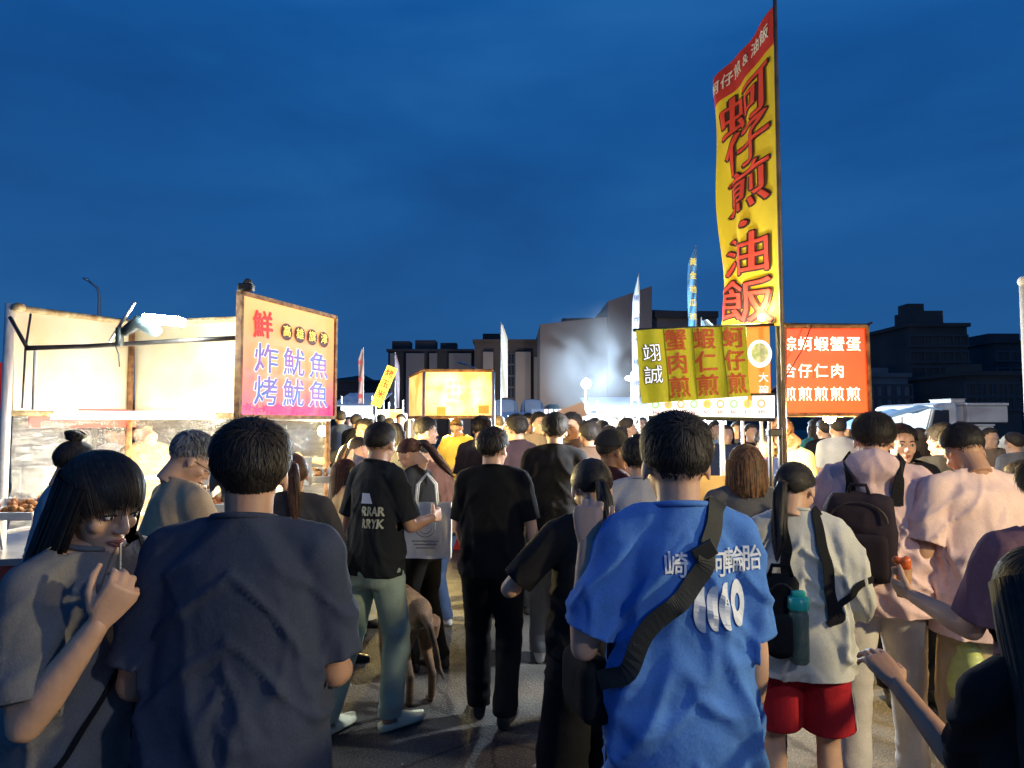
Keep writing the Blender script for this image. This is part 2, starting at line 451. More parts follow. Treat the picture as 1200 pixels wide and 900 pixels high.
def hair_for(style, lod):
    """returns mesh in head space. lod 0 near .. 2 far"""
    seg = (56, 32, 18)[lod]; nl = (3600, 800, 0)[lod]; ms = []
    wd = (0.0021, 0.0038, 0.005)[lod]
    def add(vf): ms.append(mesh_np(*vf))
    if style in ('short', 'crop', 'thick', 'under'):
        th, top, low = {'short': (0.012, 0.012, -0.60), 'crop': (0.005, 0.009, -0.52), 'thick': (0.008, 0.013, -0.80), 'under': (0.004, 0.018, -0.50)}[style]
        ms.append(hair_cap(th, low, True, seg, top=top))
        if nl: add(short_locks(nl, th, low, top, 5, 0.50 if style != 'crop' else .22, wd, 0.55, 0.0075 if style != 'crop' else .004))
    elif style == 'curly':
        ms.append(hair_cap(0.014, -0.6, True, seg, top=0.02, bump=0.006))
        if nl: add(short_locks(nl, 0.014, -0.6, 0.02, 5, 0.3, wd * 1.4, 1.6, 0.011))
    elif style == 'bob':
        ms.append(hair_cap(0.012, -0.7, False, seg, top=0.006))
        V, F_ = drape(0.175, 122, 0.0, (0.096, 0.112), 0.10, curl=0.5, seg=64 if lod < 2 else 24); add((V, F_))
        if nl: add(short_locks(nl, 0.012, -0.7, 0.006, 6, 1.0, wd, 0.12, 0.002, fade=False))
        if nl:
            n = nl // 3; Vs = []; Fs = []; off = 0
            for q in range(n):
                a = R(rng.uniform(-122, 122)); pts = []; r0 = rng.uniform(0.97, 1.04)
                for k in range(7):
                    t = k / 6; fl = r0 * (1 + 0.10 * t - 0.5 * max(0, t - .7)); 
                    pts.append(Vector((math.sin(a + .03 * math.sin(q + k)) * 0.097 * fl, -math.cos(a) * 0.113 * fl * (1 + .02 * t) - 0.01, 0.05 - t * rng.uniform(.96, 1.04) * 0.185)))
                v, f_ = strip_path(pts, [wd * 1.6 * (1 - .6 * (k / 6) ** 2) for k in range(7)], lambda p: Vector((0, 0, p.z)))
                Vs += v; Fs += [tuple(x + off for x in ff) for ff in f_]; off += len(v)
            add((np.array([tuple(v) for v in Vs]), np.array(Fs)))
    elif style in ('pony', 'pony_low', 'bun'):
        ms.append(hair_cap(0.006, -0.62, False, seg, top=0.004, bump=0.0015))
        if nl:
            d = rand_dirs(nl * 2); d = d[hairline(d, -0.62) > 0.0][:nl]
            kn = np.array([0, -0.93, 0.36]) if style != 'pony_low' else np.array([0, -0.97, -0.2])
            if style == 'bun': kn = np.array([0, -0.45, 0.89])
            kn = kn / np.linalg.norm(kn)
            flow = lambda q: (kn - q) / (np.linalg.norm(kn - q, axis=1)[:, None] + 1e-5)
            def surf(q, k): 
                p, nr = ell(q, 0.007); return p, nr
            dist = np.arccos(np.clip(d @ kn, -1, 1))
            add(locks(len(d), d, flow, surf, 6, np.minimum(0.16, dist / 5), wd, rng.uniform(0, .0015, len(d)), None, jitter=0.06, taper=False))
        if style == 'bun':
            ms.append(remesh((lambda b: (ball(b, (0, -0.055, 0.142), (0.042, 0.042, 0.026)), b)[1])(bmesh.new()), 0.006, 2))
            add(bunch([(0, -0.055, 0.115), (0.0, -0.055, 0.15), (0.0, -0.055, 0.168)], [0.03, 0.05, 0.02], 120 if lod < 2 else 20, wd * 2.5))
        else:
            z0 = 0.065 if style == 'pony' else -0.005; yb = -0.108 if style == 'pony' else -0.11
            path = [(0, yb, z0), (0, yb - 0.03, z0 - 0.005), (0, yb - 0.042, z0 - 0.07), (0.004, yb - 0.03, z0 - 0.17), (0.008, yb - 0.028, z0 - 0.27), (0.01, yb - 0.03, z0 - 0.34)]
            rad = [0.014, 0.02, 0.03, 0.033, 0.026, 0.006]
            bm = bmesh.new(); tube(bm, path, [r * 0.8 for r in rad], 12); me = bpy.data.meshes.new('x'); bm.to_mesh(me); bm.free(); ms.append(me)
            add(bunch(path, rad, (260, 90, 24)[lod], wd * 1.8))
    elif style == 'long':
        ms.append(hair_cap(0.012, -0.7, False, seg, top=0.004))
        V, F_ = drape(0.40, 112, 0.03, (0.083, 0.100), 0.26, seg=72 if lod < 2 else 28, rows=20); add((V, F_))
        if nl: add(short_locks(nl, 0.012, -0.7, 0.006, 6, 1.1, wd, 0.1, 0.002, fade=False))
        n = (900, 160, 0)[lod]; Vs = []; Fs = []; off = 0
        for q in range(n):
            a = R(rng.uniform(-120, 120)); pts = []; r0 = rng.uniform(0.97, 1.07); Lq = rng.uniform(.38, .46)
            for k in range(9):
                t = k / 8; fl = r0 * (1 + 0.27 * t) * (1 + .05 * math.sin(7 * t + a * 3) * t)
                pts.append(Vector((math.sin(a + .09 * math.sin(q + k * .5)) * 0.086 * fl, -math.cos(a) * 0.102 * r0 * (1 + .09 * t) - 0.035 * t - 0.01, 0.06 - t * Lq)))
            v, f_ = strip_path(pts, [wd * 1.7 * (1 - .7 * (k / 8) ** 2) for k in range(9)], lambda p: Vector((0, 0, p.z)))
            Vs += v; Fs += [tuple(x + off for x in ff) for ff in f_]; off += len(v)
        if n: add((np.array([tuple(v) for v in Vs]), np.array(Fs)))
    me = join_meshes(ms)
    return me

HAIRM = {}
def get_hair(style, lod):
    if lod == 0 or (style, lod) not in HAIRM:
        HAIRM[(style, lod)] = hair_for(style, lod)
    return HAIRM[(style, lod)]

def baseball_cap():
    bm = bmesh.new(); bmesh.ops.create_uvsphere(bm, u_segments=32, v_segments=20, radius=1.0)
    for v in bm.verts:
        d = v.co.copy(); a = (EA + .020, EB + .020, EC + .022)
        v.co = Vector((d.x * a[0], d.y * a[1], max(d.z, 0.02) * a[2])) + EO + Vector((0, 0, 0.012))
    # brim
    n = 14; rows = 5; vs = []
    for j in range(rows):
        row = []
        for i in range(n):
            f = -1 + 2 * i / (n - 1); t = j / (rows - 1)
            x = f * 0.078; y = 0.060 + 0.045 * (1 - f * f) + t * 0.075 * math.sqrt(max(0, 1 - f * f * .8)); z = 0.052 - 0.012 * t - 0.018 * f * f
            row.append((bm.verts.new((x, y, z)), bm.verts.new((x, y, z - 0.005))))
        vs.append(row)
    for j in range(rows - 1):
        for i in range(n - 1):
            for s in (0, 1):
                q = (vs[j][i][s], vs[j][i + 1][s], vs[j + 1][i + 1][s], vs[j + 1][i][s]); bm.faces.new(q if s == 0 else tuple(reversed(q)))
    for i in range(n - 1):
        bm.faces.new((vs[-1][i][0], vs[-1][i + 1][0], vs[-1][i + 1][1], vs[-1][i][1]))
    return bm

def shoe_bm(kind='shoe'):
    bm = bmesh.new(); X, Y = Vector((1, 0, 0)), Vector((0, 0, 1))
    if kind == 'shoe':
        ys = [-0.075, -0.06, -0.02, 0.04, 0.10, 0.15, 0.175, 0.182]; hz = [0.03, 0.048, 0.052, 0.045, 0.034, 0.027, 0.02, 0.01]; wx = [0.022, 0.036, 0.038, 0.042, 0.046, 0.042, 0.028, 0.012]
        tube(bm, [(0, y, h) for y, h in zip(ys, hz)], [(w, h) for w, h in zip(wx, hz)], 14, (X, Y), 2.8)
        cap_tube(bm, (0, -0.03, 0.06), (0, -0.035, 0.10), 0.042, 0.040)
    else:   # foam slide
        ys = [-0.085, -0.075, -0.03, 0.03, 0.10, 0.16, 0.19, 0.20]; wx = [0.018, 0.036, 0.044, 0.046, 0.054, 0.050, 0.032, 0.012]
        tube(bm, [(0, y, 0.022) for y in ys], [(w, 0.022) for w in wx], 16, (X, Y), 3.2)
        # the upper: a band over the foot with a rounded front
        for j, y in enumerate(np.linspace(0.02, 0.15, 7)):
            pass
        n = 14; ys2 = np.linspace(0.0, 0.165, 9); grid = []
        for y in ys2:
            w = np.interp(y, [0, .1, .165], [0.052, 0.058, 0.046]); h = np.interp(y, [0, .05, .12, .165], [0.088, 0.080, 0.058, 0.036])
            grid.append([bm.verts.new((w * math.cos(math.pi * k / n), y, 0.02 + (h - .02) * math.sin(math.pi * k / n))) for k in range(n + 1)])
        for a, b in zip(grid, grid[1:]):
            for k in range(n): bm.faces.new((a[k], a[k + 1], b[k + 1], b[k]))
    return bm
SHOES = {}
def get_shoe(kind):
    if kind not in SHOES:
        if kind == 'shoe': SHOES[kind] = remesh(shoe_bm(kind), 0.009, 2)
        else:
            bm = shoe_bm('slide'); me = bpy.data.meshes.new('slide'); bm.to_mesh(me); bm.free(); SHOES[kind] = me
    return SHOES[kind]

PIV = Vector((0, 0, 0.95))
BODY = [(.84, .150, .105, -.005), (.93, .166, .120, -.012), (1.02, .150, .108, -.004), (1.10, .142, .100, 0), (1.20, .150, .106, 0), (1.29, .153, .104, -.004), (1.36, .142, .094, -.008), (1.405, .108, .074, -.012), (1.440, .070, .064, -.016), (1.475, .056, .060, -.018)]

class Rig:
    def __init__(s, build=1.0, lean=0, side=0, twist=0, hyaw=0, hpitch=0, arms=None, feet=None, sh=1.0, female=False, croll=0, nk=0.0):
        s.b = build; s.lean = R(lean); s.side = R(side); s.twist = R(twist); s.sh = sh; s.fem = female
        s.J = {}
        A = arms or {}
        for sg, k in ((-1, 'L'), (1, 'R')):
            S = s.up((sg * 0.163 * s.sh * (1 + (build - 1) * .45), -0.008, 1.388)); Rt = s.rot(1.4)
            ua, fa = A.get(k, ((sg * 0.17, -0.02, -1), (sg * 0.04, 0.28, -1)))
            ua = (Rt @ Vector(ua)).normalized(); fa = (Rt @ Vector(fa)).normalized()
            E = S + ua * 0.285; H = E + fa * 0.25
            s.J['S' + k], s.J['E' + k], s.J['H' + k] = S, E, H
            s.J['f' + k] = fa
        feet = feet or {}
        for sg, k in ((-1, 'L'), (1, 'R')):
            f = feet.get(k, (sg * 0.11, 0.0)); hp = Vector((sg * 0.088, -0.005, 0.90)); an = Vector((f[0], f[1], f[2] if len(f) > 2 else 0.085))
            d = an - hp; Ld = min(d.length, 0.828); d.normalize(); a = hp; l1, l2 = 0.42, 0.41
            x = (l1 * l1 - l2 * l2 + Ld * Ld) / (2 * Ld); hgt = math.sqrt(max(0, l1 * l1 - x * x))
            fw = Vector((sg * 0.15, 1, 0)); fw = (fw - d * fw.dot(d)).normalized()
            s.J['hip' + k] = hp; s.J['K' + k] = a + d * x + fw * max(hgt, 0.012); s.J['A' + k] = hp + d * Ld
        s.Mh = Matrix.Translation(s.up((0, -0.004, 1.572))) @ s.rot(1.5).to_4x4() @ Euler((R(-hpitch), 0, 0)).to_matrix().to_4x4() if False else \
            Matrix.Translation(s.up((0, 0.006, 1.556 - nk))) @ s.rot(1.5).to_4x4() @ Matrix.Rotation(R(hyaw), 4, 'Z') @ Matrix.Rotation(R(-hpitch), 4, 'X') @ Matrix.Rotation(R(croll), 4, 'Y')
    def rot(s, z):
        f = float(sstep(.90, 1.28, np.array(z)))
        return (Matrix.Rotation(-s.lean * f, 3, 'X') @ Matrix.Rotation(s.side * f, 3, 'Y') @ Matrix.Rotation(s.twist * f, 3, 'Z'))
    def up(s, p):
        p = Vector(p); return PIV + s.rot(p.z) @ (p - PIV)
    def ring(s, z, yo=0.0):
        c = s.up((0, yo, z)); r = s.rot(z); return c, (r @ Vector((1, 0, 0)), r @ Vector((0, 1, 0)))
    def torso(s, bm, rings, seg=24, ex=2.3):
        pts, rad, ax = [], [], []
        for (z, rx, ry, yo) in rings:
            c, a = s.ring(z, yo); k = s.b if z < 1.38 else (1 + (s.b - 1) * .4)
            pts.append(c); rad.append((rx * k * (s.sh if z > 1.25 else 1), ry * (k if z > 1.38 else k * 1.0))); ax.append(a)
        tube(bm, pts, rad, seg, ax, ex)

def hand_matrix(H, fa, palm, sg):
    z = -fa.normalized(); x = -palm; x = (x - z * x.dot(z)).normalized(); y = z.cross(x)
    M = Matrix((x, y, z)).transposed().to_4x4(); M.translation = H
    return M

def body_mesh(rig, lod, hands=('relax', 'relax'), palms=(None, None), face=0):
    vox = (0.011, 0.015, 0.024)[lod]
    bm = bmesh.new(); J = rig.J
    rig.torso(bm, BODY)
    cap_tube(bm, rig.up((0, -.016, 1.40)), rig.Mh @ Vector((0, -0.022, -0.10)), 0.058, 0.052)
    b = 1 + (rig.b - 1) * .6
    for sg, k in ((-1, 'L'), (1, 'R')):
        S, E, H = J['S' + k], J['E' + k], J['H' + k]
        cap_tube(bm, rig.up((sg * .050, -.012, 1.428)), S, 0.034, 0.045 * b)
        tube(bm, [S, S.lerp(E, .3), S.lerp(E, .7), E], [.052 * b, .050 * b, .042 * b, .037 * b], 14); ball(bm, S, .052 * b); ball(bm, E, .037 * b)
        tube(bm, [E, E.lerp(H, .25), E.lerp(H, .7), H], [.037 * b, .041 * b, .031 * b, .025], 14)
        ball(bm, H, .024)
        h, K, A_ = J['hip' + k], J['K' + k], J['A' + k]
        tube(bm, [h + Vector((0, 0, .05)), h, h.lerp(K, .5), K], [.07, .080 * b, .068 * b, .050], 14); ball(bm, K, .050)
        tube(bm, [K, K.lerp(A_, .28) + Vector((0, -.012, 0)), K.lerp(A_, .75), A_], [.049, .053, .036, .033], 14); ball(bm, A_, .034)
        cap_tube(bm, A_ + Vector((0, -.02, -.03)), A_ + Vector((sg * .01, .13, -.06)), .032, .022)
    tr = remesh(bm, vox, 3)
    parts = [tr, xf_mesh(head_mesh((0.0055, 0.0075, 0.013)[lod]), rig.Mh)]
    for i, (sg, k) in enumerate(((-1, 'L'), (1, 'R'))):
        if lod < 2:
            hm = get_hand(hands[i], lod > 0)
            palm = Vector(palms[i]) if palms[i] is not None else Vector((-sg, 0.15, 0))
            if palms[i] is None: palm = rig.rot(1.4) @ palm
            M = hand_matrix(J['H' + k], J['f' + k], palm, sg)
            if sg < 0: M = M @ Matrix.Diagonal((1, -1, 1, 1)) 
            parts.append(xf_mesh(hm, M))
        else:
            bm = bmesh.new(); H = J['H' + k]; cap_tube(bm, H, H + J['f' + k] * .12, .028, .02, 8); me = bpy.data.meshes.new('x'); bm.to_mesh(me); bm.free(); parts.append(me)
    return join_meshes(parts)

def cut_snap(me, planes, rig=None):
    """planes: (point, normal, centre, radius) delete verts beyond plane within radius of centre, snap rim to it"""
    bm = bmesh.new(); bm.from_mesh(me)
    for (p, n, c, r) in planes:
        p, n, c = Vector(p), Vector(n).normalized(), Vector(c)
        fs = [f for f in bm.faces if (f.calc_center_median() - c).length < r]
        if rig is not None and abs(n.z) < .9999 and r < .15 and c.z < 1.40 + abs(rig.lean) * 0 and (c - rig.up((0, 0, 1.46))).length > .13:   # a sleeve end: leave the shirt's side alone
            iv = rig.rot(1.3).transposed(); rz = rig.rings; zs = [q[0] for q in rz]; rx = [q[1] * rig.b * (rig.sh if q[0] > 1.25 else 1) for q in rz]; kept = []
            for f in fs:
                q = iv @ (f.calc_center_median() - PIV); lim = float(np.interp(q.z + .95, zs, rx)) + .006
                if abs(q.x) > lim: kept.append(f)
            fs = kept
        es = {e for f in fs for e in f.edges}; vs = {v for f in fs for v in f.verts}
        bmesh.ops.bisect_plane(bm, geom=fs + list(es) + list(vs), plane_co=p, plane_no=n, clear_outer=True, dist=1e-5)
    bm.to_mesh(me); bm.free()

def folds(me, amp, seed=0.0, zc=1.25, freq=1.0, extra=None):
    v = getv(me); n = getn(me)
    warp = np.stack([pn(v * 3 + seed), pn(v * 3 + seed + 7), pn(v * 3 + seed + 13)], 1) * 0.10
    q = v + warp
    side = np.sign(v[:, 0])
    u1 = np.stack([q[:, 0] * 9 + seed, q[:, 1] * 9, q[:, 2] * 1.8], 1) * freq          # vertical drape
    u2 = np.stack([(q[:, 0] * side + q[:, 2] * .9) * 8 + seed, q[:, 1] * 3, (q[:, 2] - q[:, 0] * side) * 1.6], 1) * freq  # diagonals
    a = np.clip(1 - np.abs(pn(u1)) * 5.5, 0, 1) ** 1.4 * 1.7 - .45; b = np.clip(1 - np.abs(pn(u2)) * 5.0, 0, 1) ** 1.4 * 1.7 - .45
    low = 0.35 + 0.65 * sstep(zc + .12, zc - .3, v[:, 2])
    h = amp * (1.1 * a * low + 0.85 * b) + amp * 1.3 * pn(q * 4.5 + seed)
    # waist bunching
    if extra:
        z0, w = extra; c = 1 - np.abs(pn(np.stack([q[:, 0] * 3, q[:, 1] * 3 + seed, q[:, 2] * 16], 1))) * 3
        h += amp * .7 * c * np.exp(-((v[:, 2] - z0) / w) ** 2)
    h *= 1 - .65 * sstep(1.30, 1.42, v[:, 2]); h = np.maximum(h, -.28 * amp) * .85
    setv(me, v + n * h[:, None])

def top_mesh(rig, lod, kind='tee', hem=0.84, fit=1.0, amp=0.006, seed=0.0, sleeve=0.72, hood=False):
    bm = bmesh.new(); J = rig.J; e = 0.016 * fit; w = .034 * fit
    rings = [(hem - .03, .164 + w, .124 + w * .5, -.004), (hem, .164 + w, .124 + w * .5, -.004), (.95, .162 + w, .124 + w * .5, -.008), (1.05, .152 + w, .114 + w * .6, -.004), (1.15, .146 + w, .110 + w * .5, 0), (1.25, .154 + w * .6, .116 + e * .6, -.002), (1.32, .158 + e * .6, .114 + e * .5, -.006),
             (1.375, .146 + e * .5, .100 + e * .5, -.012), (1.425, .112, .082, -.014), (1.460, .078, .070, -.016), (1.490, .070, .066, -.018)]
    if kind == 'tank': rings = rings[:-3] + [(1.40, .11, .085, -.014), (1.43, .085, .07, -.016)]
    rig.torso(bm, rings, 28, 2.35); rig.rings = rings
    b = 1 + (rig.b - 1) * .6; planes = []
    for sg, k in ((-1, 'L'), (1, 'R')):
        S, E, H = J['S' + k], J['E' + k], J['H' + k]
        if kind == 'tank': cap_tube(bm, rig.up((sg * .06, -.014, 1.425)), rig.up((sg * .11, -.01, 1.41)), .042, .046); continue
        cap_tube(bm, rig.up((sg * .058, -.014, 1.437)), S, 0.051, 0.057 * b + e * .2)
        ball(bm, S, .057 * b + e * .3)
        d = (E - S).normalized()
        if kind == 'tee':
            c = S + (E - S) * sleeve
            tube(bm, [S, S.lerp(c, .5), c, c + d * .04], [.057 * b + e * .4, .058 * b + e * .5, .055 * b + e * .8, .055 * b + e * .8], 16)
            planes.append((c, d, c + d * .03, .10))
        else:
            W2 = H.lerp(E, .06); d2 = (H - E).normalized()
            tube(bm, [S, S.lerp(E, .5), E], [.060 * b + e * .5, .056 * b + e, .050 * b + e], 16); ball(bm, E, .050 * b + e)
            tube(bm, [E, E.lerp(W2, .5), W2, W2 + d2 * .03], [.050 * b + e, .046 * b + e * .8, .036 + e * .5, .036 + e * .5], 16)
            planes.append((W2, d2, W2 + d2 * .02, .07))
    if hood:
        # hood lying on the upper back and round the neck
        for t in np.linspace(-1, 1, 9):
            a = t * 2.1; p = rig.up((math.sin(a) * .085, -.02 - math.cos(a) * .075, 1.47 - .02 * math.cos(a) - .012 * abs(t)))
            ball(bm, p, (.040, .040, .042), seg=10)
        ball(bm, rig.up((0, -.135, 1.425)), (.115, .070, .085), seg=16)
        ball(bm, rig.up((0, -.115, 1.35)), (.08, .055, .07), seg=14)
    vox = (0.0095, 0.014, 0.024)[lod]
    me = remesh(bm, vox, 4 if lod < 2 else 1)
    hp = rig.up((0, 0, hem)); planes.append((Vector((0, 0, hem)), (0, 0, -1), (0, 0, hem), .30 if all(J['H' + k].z > hem + .02 or True for k in 'LR') else .3))
    if hem > .97: planes[-1] = (hp, rig.rot(hem) @ Vector((0, 0, -1)), hp, .3)
    if not hood:
        nz = 1.466 if kind != 'tank' else 1.40
        c = rig.up((0, -.012, nz)); nn = rig.rot(1.45) @ Vector((0, .25, 1)); planes.append((c, nn, c, .11))
    cut_snap(me, planes, rig)
    if lod < 2: folds(me, amp * (1 if lod == 0 else 1), seed, extra=(1.02, .12))
    if not hood and lod < 2 and kind != 'tank':
        # ribbed collar
        bm = bmesh.new(); pts = []; r = rig.rot(1.45)
        for i in range(25):
            a = 2 * math.pi * i / 24; p = Vector((math.cos(a) * .0695, -.018 + math.sin(a) * .0665, 1.466 - .012 * math.sin(a)))
            pts.append(rig.up(p))
        tube(bm, pts, .0075, 8, cap=False); m2 = bpy.data.meshes.new('c'); bm.to_mesh(m2); bm.free()
        me = join_meshes([me, m2])
    return me

def bottom_mesh(rig, lod, kind='pants', fit=1.0, seed=3.0, amp=0.006):
    bm = bmesh.new(); J = rig.J; b = 1 + (rig.b - 1) * .6; e = .012 * fit; planes = []
    tube(bm, [rig.up((0, -.004, z)) if z > .9 else (0, -.004, z) for z in (.80, .86, .93, 1.01)], [(.150 * b + e, .100 + e), (.164 * b + e, .120 + e * .6), (.160 * b + e * .5, .116 + e * .4), (.146 * b, .104)], 22, (Vector((1, 0, 0)), Vector((0, 1, 0))), 2.3)
    for sg, k in ((-1, 'L'), (1, 'R')):
        h, K, A_ = J['hip' + k], J['K' + k], J['A' + k]; d = (A_ - K).normalized()
        kr, ar = {'pants': (.062, .052), 'slim': (.052, .040), 'wide': (.088, .095), 'shorts': (.088, .09)}[kind]
        kr += e; ar += e
        if kind == 'shorts':
            c = h.lerp(K, .80); dd = (K - h).normalized()
            tube(bm, [h + Vector((0, 0, .04)), h, h.lerp(K, .45), c, c + dd * .04], [.085 * b, .092 * b + e, .092 * b + e, .094 * b + e * 1.5, .094 * b + e * 1.5], 18)
            planes.append((c, dd, c + dd * .02, .11 * b + .02)); continue
        tube(bm, [h + Vector((0, 0, .04)), h, h.lerp(K, .5), K], [.080 * b, .090 * b + e, .078 * b + e if kind != 'wide' else .092 * b + e, kr], 18); ball(bm, K, kr)
        end = A_ + Vector((0, 0, -.01))
        tube(bm, [K, K.lerp(end, .4), end, end + Vector((0, 0, -.04))], [kr, (kr + ar) / 2 + .003, ar, ar], 18)
        planes.append((end, (0, 0, -1), end, .16))
    me = remesh(bm, (0.012, 0.016, 0.028)[lod], 4 if lod < 2 else 1); cut_snap(me, planes)
    if lod < 2:
        v = getv(me); n = getn(me); q = v + .08 * np.stack([pn(v * 4 + seed)] * 3, 1)
        kz = (J['KL'].z + J['KR'].z) / 2
        c = 1 - np.abs(pn(np.stack([q[:, 0] * 4 + seed, q[:, 1] * 4, q[:, 2] * 13], 1))) * 3
        a = 1 - np.abs(pn(np.stack([q[:, 0] * 9 + seed, q[:, 1] * 9, q[:, 2] * 3], 1))) * 3
        keep = sstep(.98, .84, v[:, 2]); wgt = np.exp(-((v[:, 2] - kz) / .10) ** 2) + np.exp(-((v[:, 2] - .84) / .07) ** 2) + np.exp(-((v[:, 2] - .14) / .09) ** 2)
        setv(me, v + n * (amp * keep * (c * wgt * 1.3 + a * .8 + .8 * pn(q * 6 + seed)))[:, None])
    return me

def eyes_brows(root, M, hairmat=HAIR):
    for s in (-1, 1):
        bm = bmesh.new(); ball(bm, M @ Vector((s * .031, .0775, .003)), (.0125, .0115, .0085), M.to_3x3().to_4x4(), seg=12); e = mobj('eye', bm, EYEW, root, True)
        bm = bmesh.new(); ball(bm, M @ Vector((s * .031, .0845, .003)), (.0058, .0050, .0060), M.to_3x3().to_4x4(), seg=10); mobj('iris', bm, EYED, e, True)
        bm = bmesh.new(); tube(bm, [M @ Vector((s * x, y, z)) for x, y, z in ((.014, .092, .026), (.032, .088, .032), (.050, .073, .026))], [.003, .004, .002], 6); mobj('eyebrow', bm, hairmat, root, True)
        bm = bmesh.new(); tube(bm, [M @ Vector((s * x, y, z)) for x, y, z in ((.016, .0865, .007), (.031, .0895, .0115), (.046, .079, .006))], [.0015, .0028, .0015], 6); mobj('eyelid', bm, HAIR, root, True)
    bm = bmesh.new()
    tube(bm, [M @ Vector((x, y, z)) for x, y, z in ((-.022, .085, -.060), (-.008, .0965, -.056), (0, .0975, -.058), (.008, .0965, -.056), (.022, .085, -.060))], [.0015, .0045, .004, .0045, .0015], 8)
    tube(bm, [M @ Vector((x, y, z)) for x, y, z in ((-.018, .087, -.064), (0, .096, -.068), (.018, .087, -.064))], [.0015, .0055, .0015], 8)
    mobj('lips', bm, LIP, root, True)

def make_person(label, px, top, d, rot=0, skin='l', hair='short', hairmat=None, topc=None, topk='tee', botc=None, botk='pants', shoec=None, shoe='shoe', lod=None,
                h=None, group=None, face=False, hood=False, hem=.84, fit=1.0, amp=.0085, hands=('relax', 'relax'), palms=(None, None), sleeve=.84, sole=True, cat='person', legs=True, seed=None, bfit=1.0, **rk):
    if lod is None: lod = 0 if d < 2.9 else (1 if d < 7.5 else 2)
    p = P(px, top, d); hh = h or (p.z + 0.0)
    seed = seed if seed is not None else (px * 0.37) % 50
    s = hh / 1.685
    root = empty('person', (p.x, d, 0), R(rot), label, cat, group)
    root.scale = (s, s, s)
    rig = Rig(**rk); root_data = rig
    body = mobj('body', body_mesh(rig, lod, hands, palms), SKINS[skin], root, True)
    hm = hairmat or HAIR
    if hair:
        ho = mobj('hair', get_hair(hair, lod).copy(), hm, root, True)
        ho.matrix_basis = rig.Mh
    t = mobj({'tee': 'shirt', 'long': 'jacket', 'tank': 'vest'}[topk], top_mesh(rig, lod, topk, hem, fit, amp, seed, sleeve, hood), topc, root, True)
    bo = mobj('shorts' if botk == 'shorts' else 'trousers', bottom_mesh(rig, lod, botk, bfit, seed), botc or fabric('black', (.016, .016, .018)), root, True)
    if lod < 2:
        for k in ('L', 'R'):
            so = mobj('shoe' if shoe == 'shoe' else 'slide', get_shoe(shoe), shoec or BLACK, root, True)
            if len(so.material_slots): so.material_slots[0].link = 'OBJECT'; so.material_slots[0].material = shoec or BLACK
            so.location = rig.J['A' + k] + Vector((0, 0.02, -0.085)); so.rotation_euler = (0, 0, R(-10) if k == 'R' else R(10))
    if lod == 0:
        for o in (t, bo):
            m = o.modifiers.new('thickness', 'SOLIDIFY'); m.thickness = 0.003; m.offset = -1
    if face: eyes_brows(root, rig.Mh, hm)
    return root, rig, t

def bvh_of(o):
    me = o.data; return BVHTree.FromPolygons([v.co.copy() for v in me.vertices], [tuple(p.vertices) for p in me.polygons])

def text_mesh(body, size=1.0, offset=0.0, extrude=0.0, space=1.0, res=2, bold=0.0):
    rr = (offset + bold) * .8
    c = bpy.data.curves.new('lettering', 'FONT'); c.body = body; c.size = size; c.extrude = extrude; c.resolution_u = res
    c.align_x = 'CENTER'; c.align_y = 'CENTER'; c.space_character = space
    o = bpy.data.objects.new('lettering', c); COL.objects.link(o)
    me = bpy.data.meshes.new_from_object(o.evaluated_get(bpy.context.evaluated_depsgraph_get()))
    bpy.data.objects.remove(o); bpy.data.curves.remove(c); me.materials.clear()
    if rr > .004:      # heavier strokes: the glyph laid down several times, slightly apart
        n = 4 if rr < .02 else 7; nv = len(me.vertices); v0 = getv(me); bm = bmesh.new()
        for k in range(n):
            m2 = me.copy(); a = 2 * math.pi * k / n + .4; setv(m2, v0 + np.array([math.cos(a) * rr, math.sin(a) * rr, .00035 * k])); bm.from_mesh(m2); bpy.data.meshes.remove(m2)
        bm.to_mesh(me); bm.free()
    return me

def print_on(root, shirt, me, at, sx, sz, m, name='print', off=0.004, rot=0.0):
    """project a flat mesh (xy) on the back of a shirt: at=(x,z) in the person's frame"""
    bm = bmesh.new(); bm.from_mesh(me); bmesh.ops.triangulate(bm, faces=bm.faces)
    for _ in range(2):
        es = [e for e in bm.edges if e.calc_length() * max(sx, sz) > .018]
        if es: bmesh.ops.subdivide_edges(bm, edges=es, cuts=1); bmesh.ops.triangulate(bm, faces=bm.faces)
    bv = bvh_of(shirt); c, s = math.cos(rot), math.sin(rot)
    for v in bm.verts:
        x, z = v.co.x * sx, v.co.y * sz; x, z = x * c - z * s, x * s + z * c
        hit = bv.ray_cast(Vector((at[0] + x, -1, at[1] + z)), Vector((0, 1, 0)))
        v.co = Vector((at[0] + x, (hit[0].y if hit[0] else -.13) - off - v.co.z, at[1] + z))
    return mobj(name, bm, m, root)

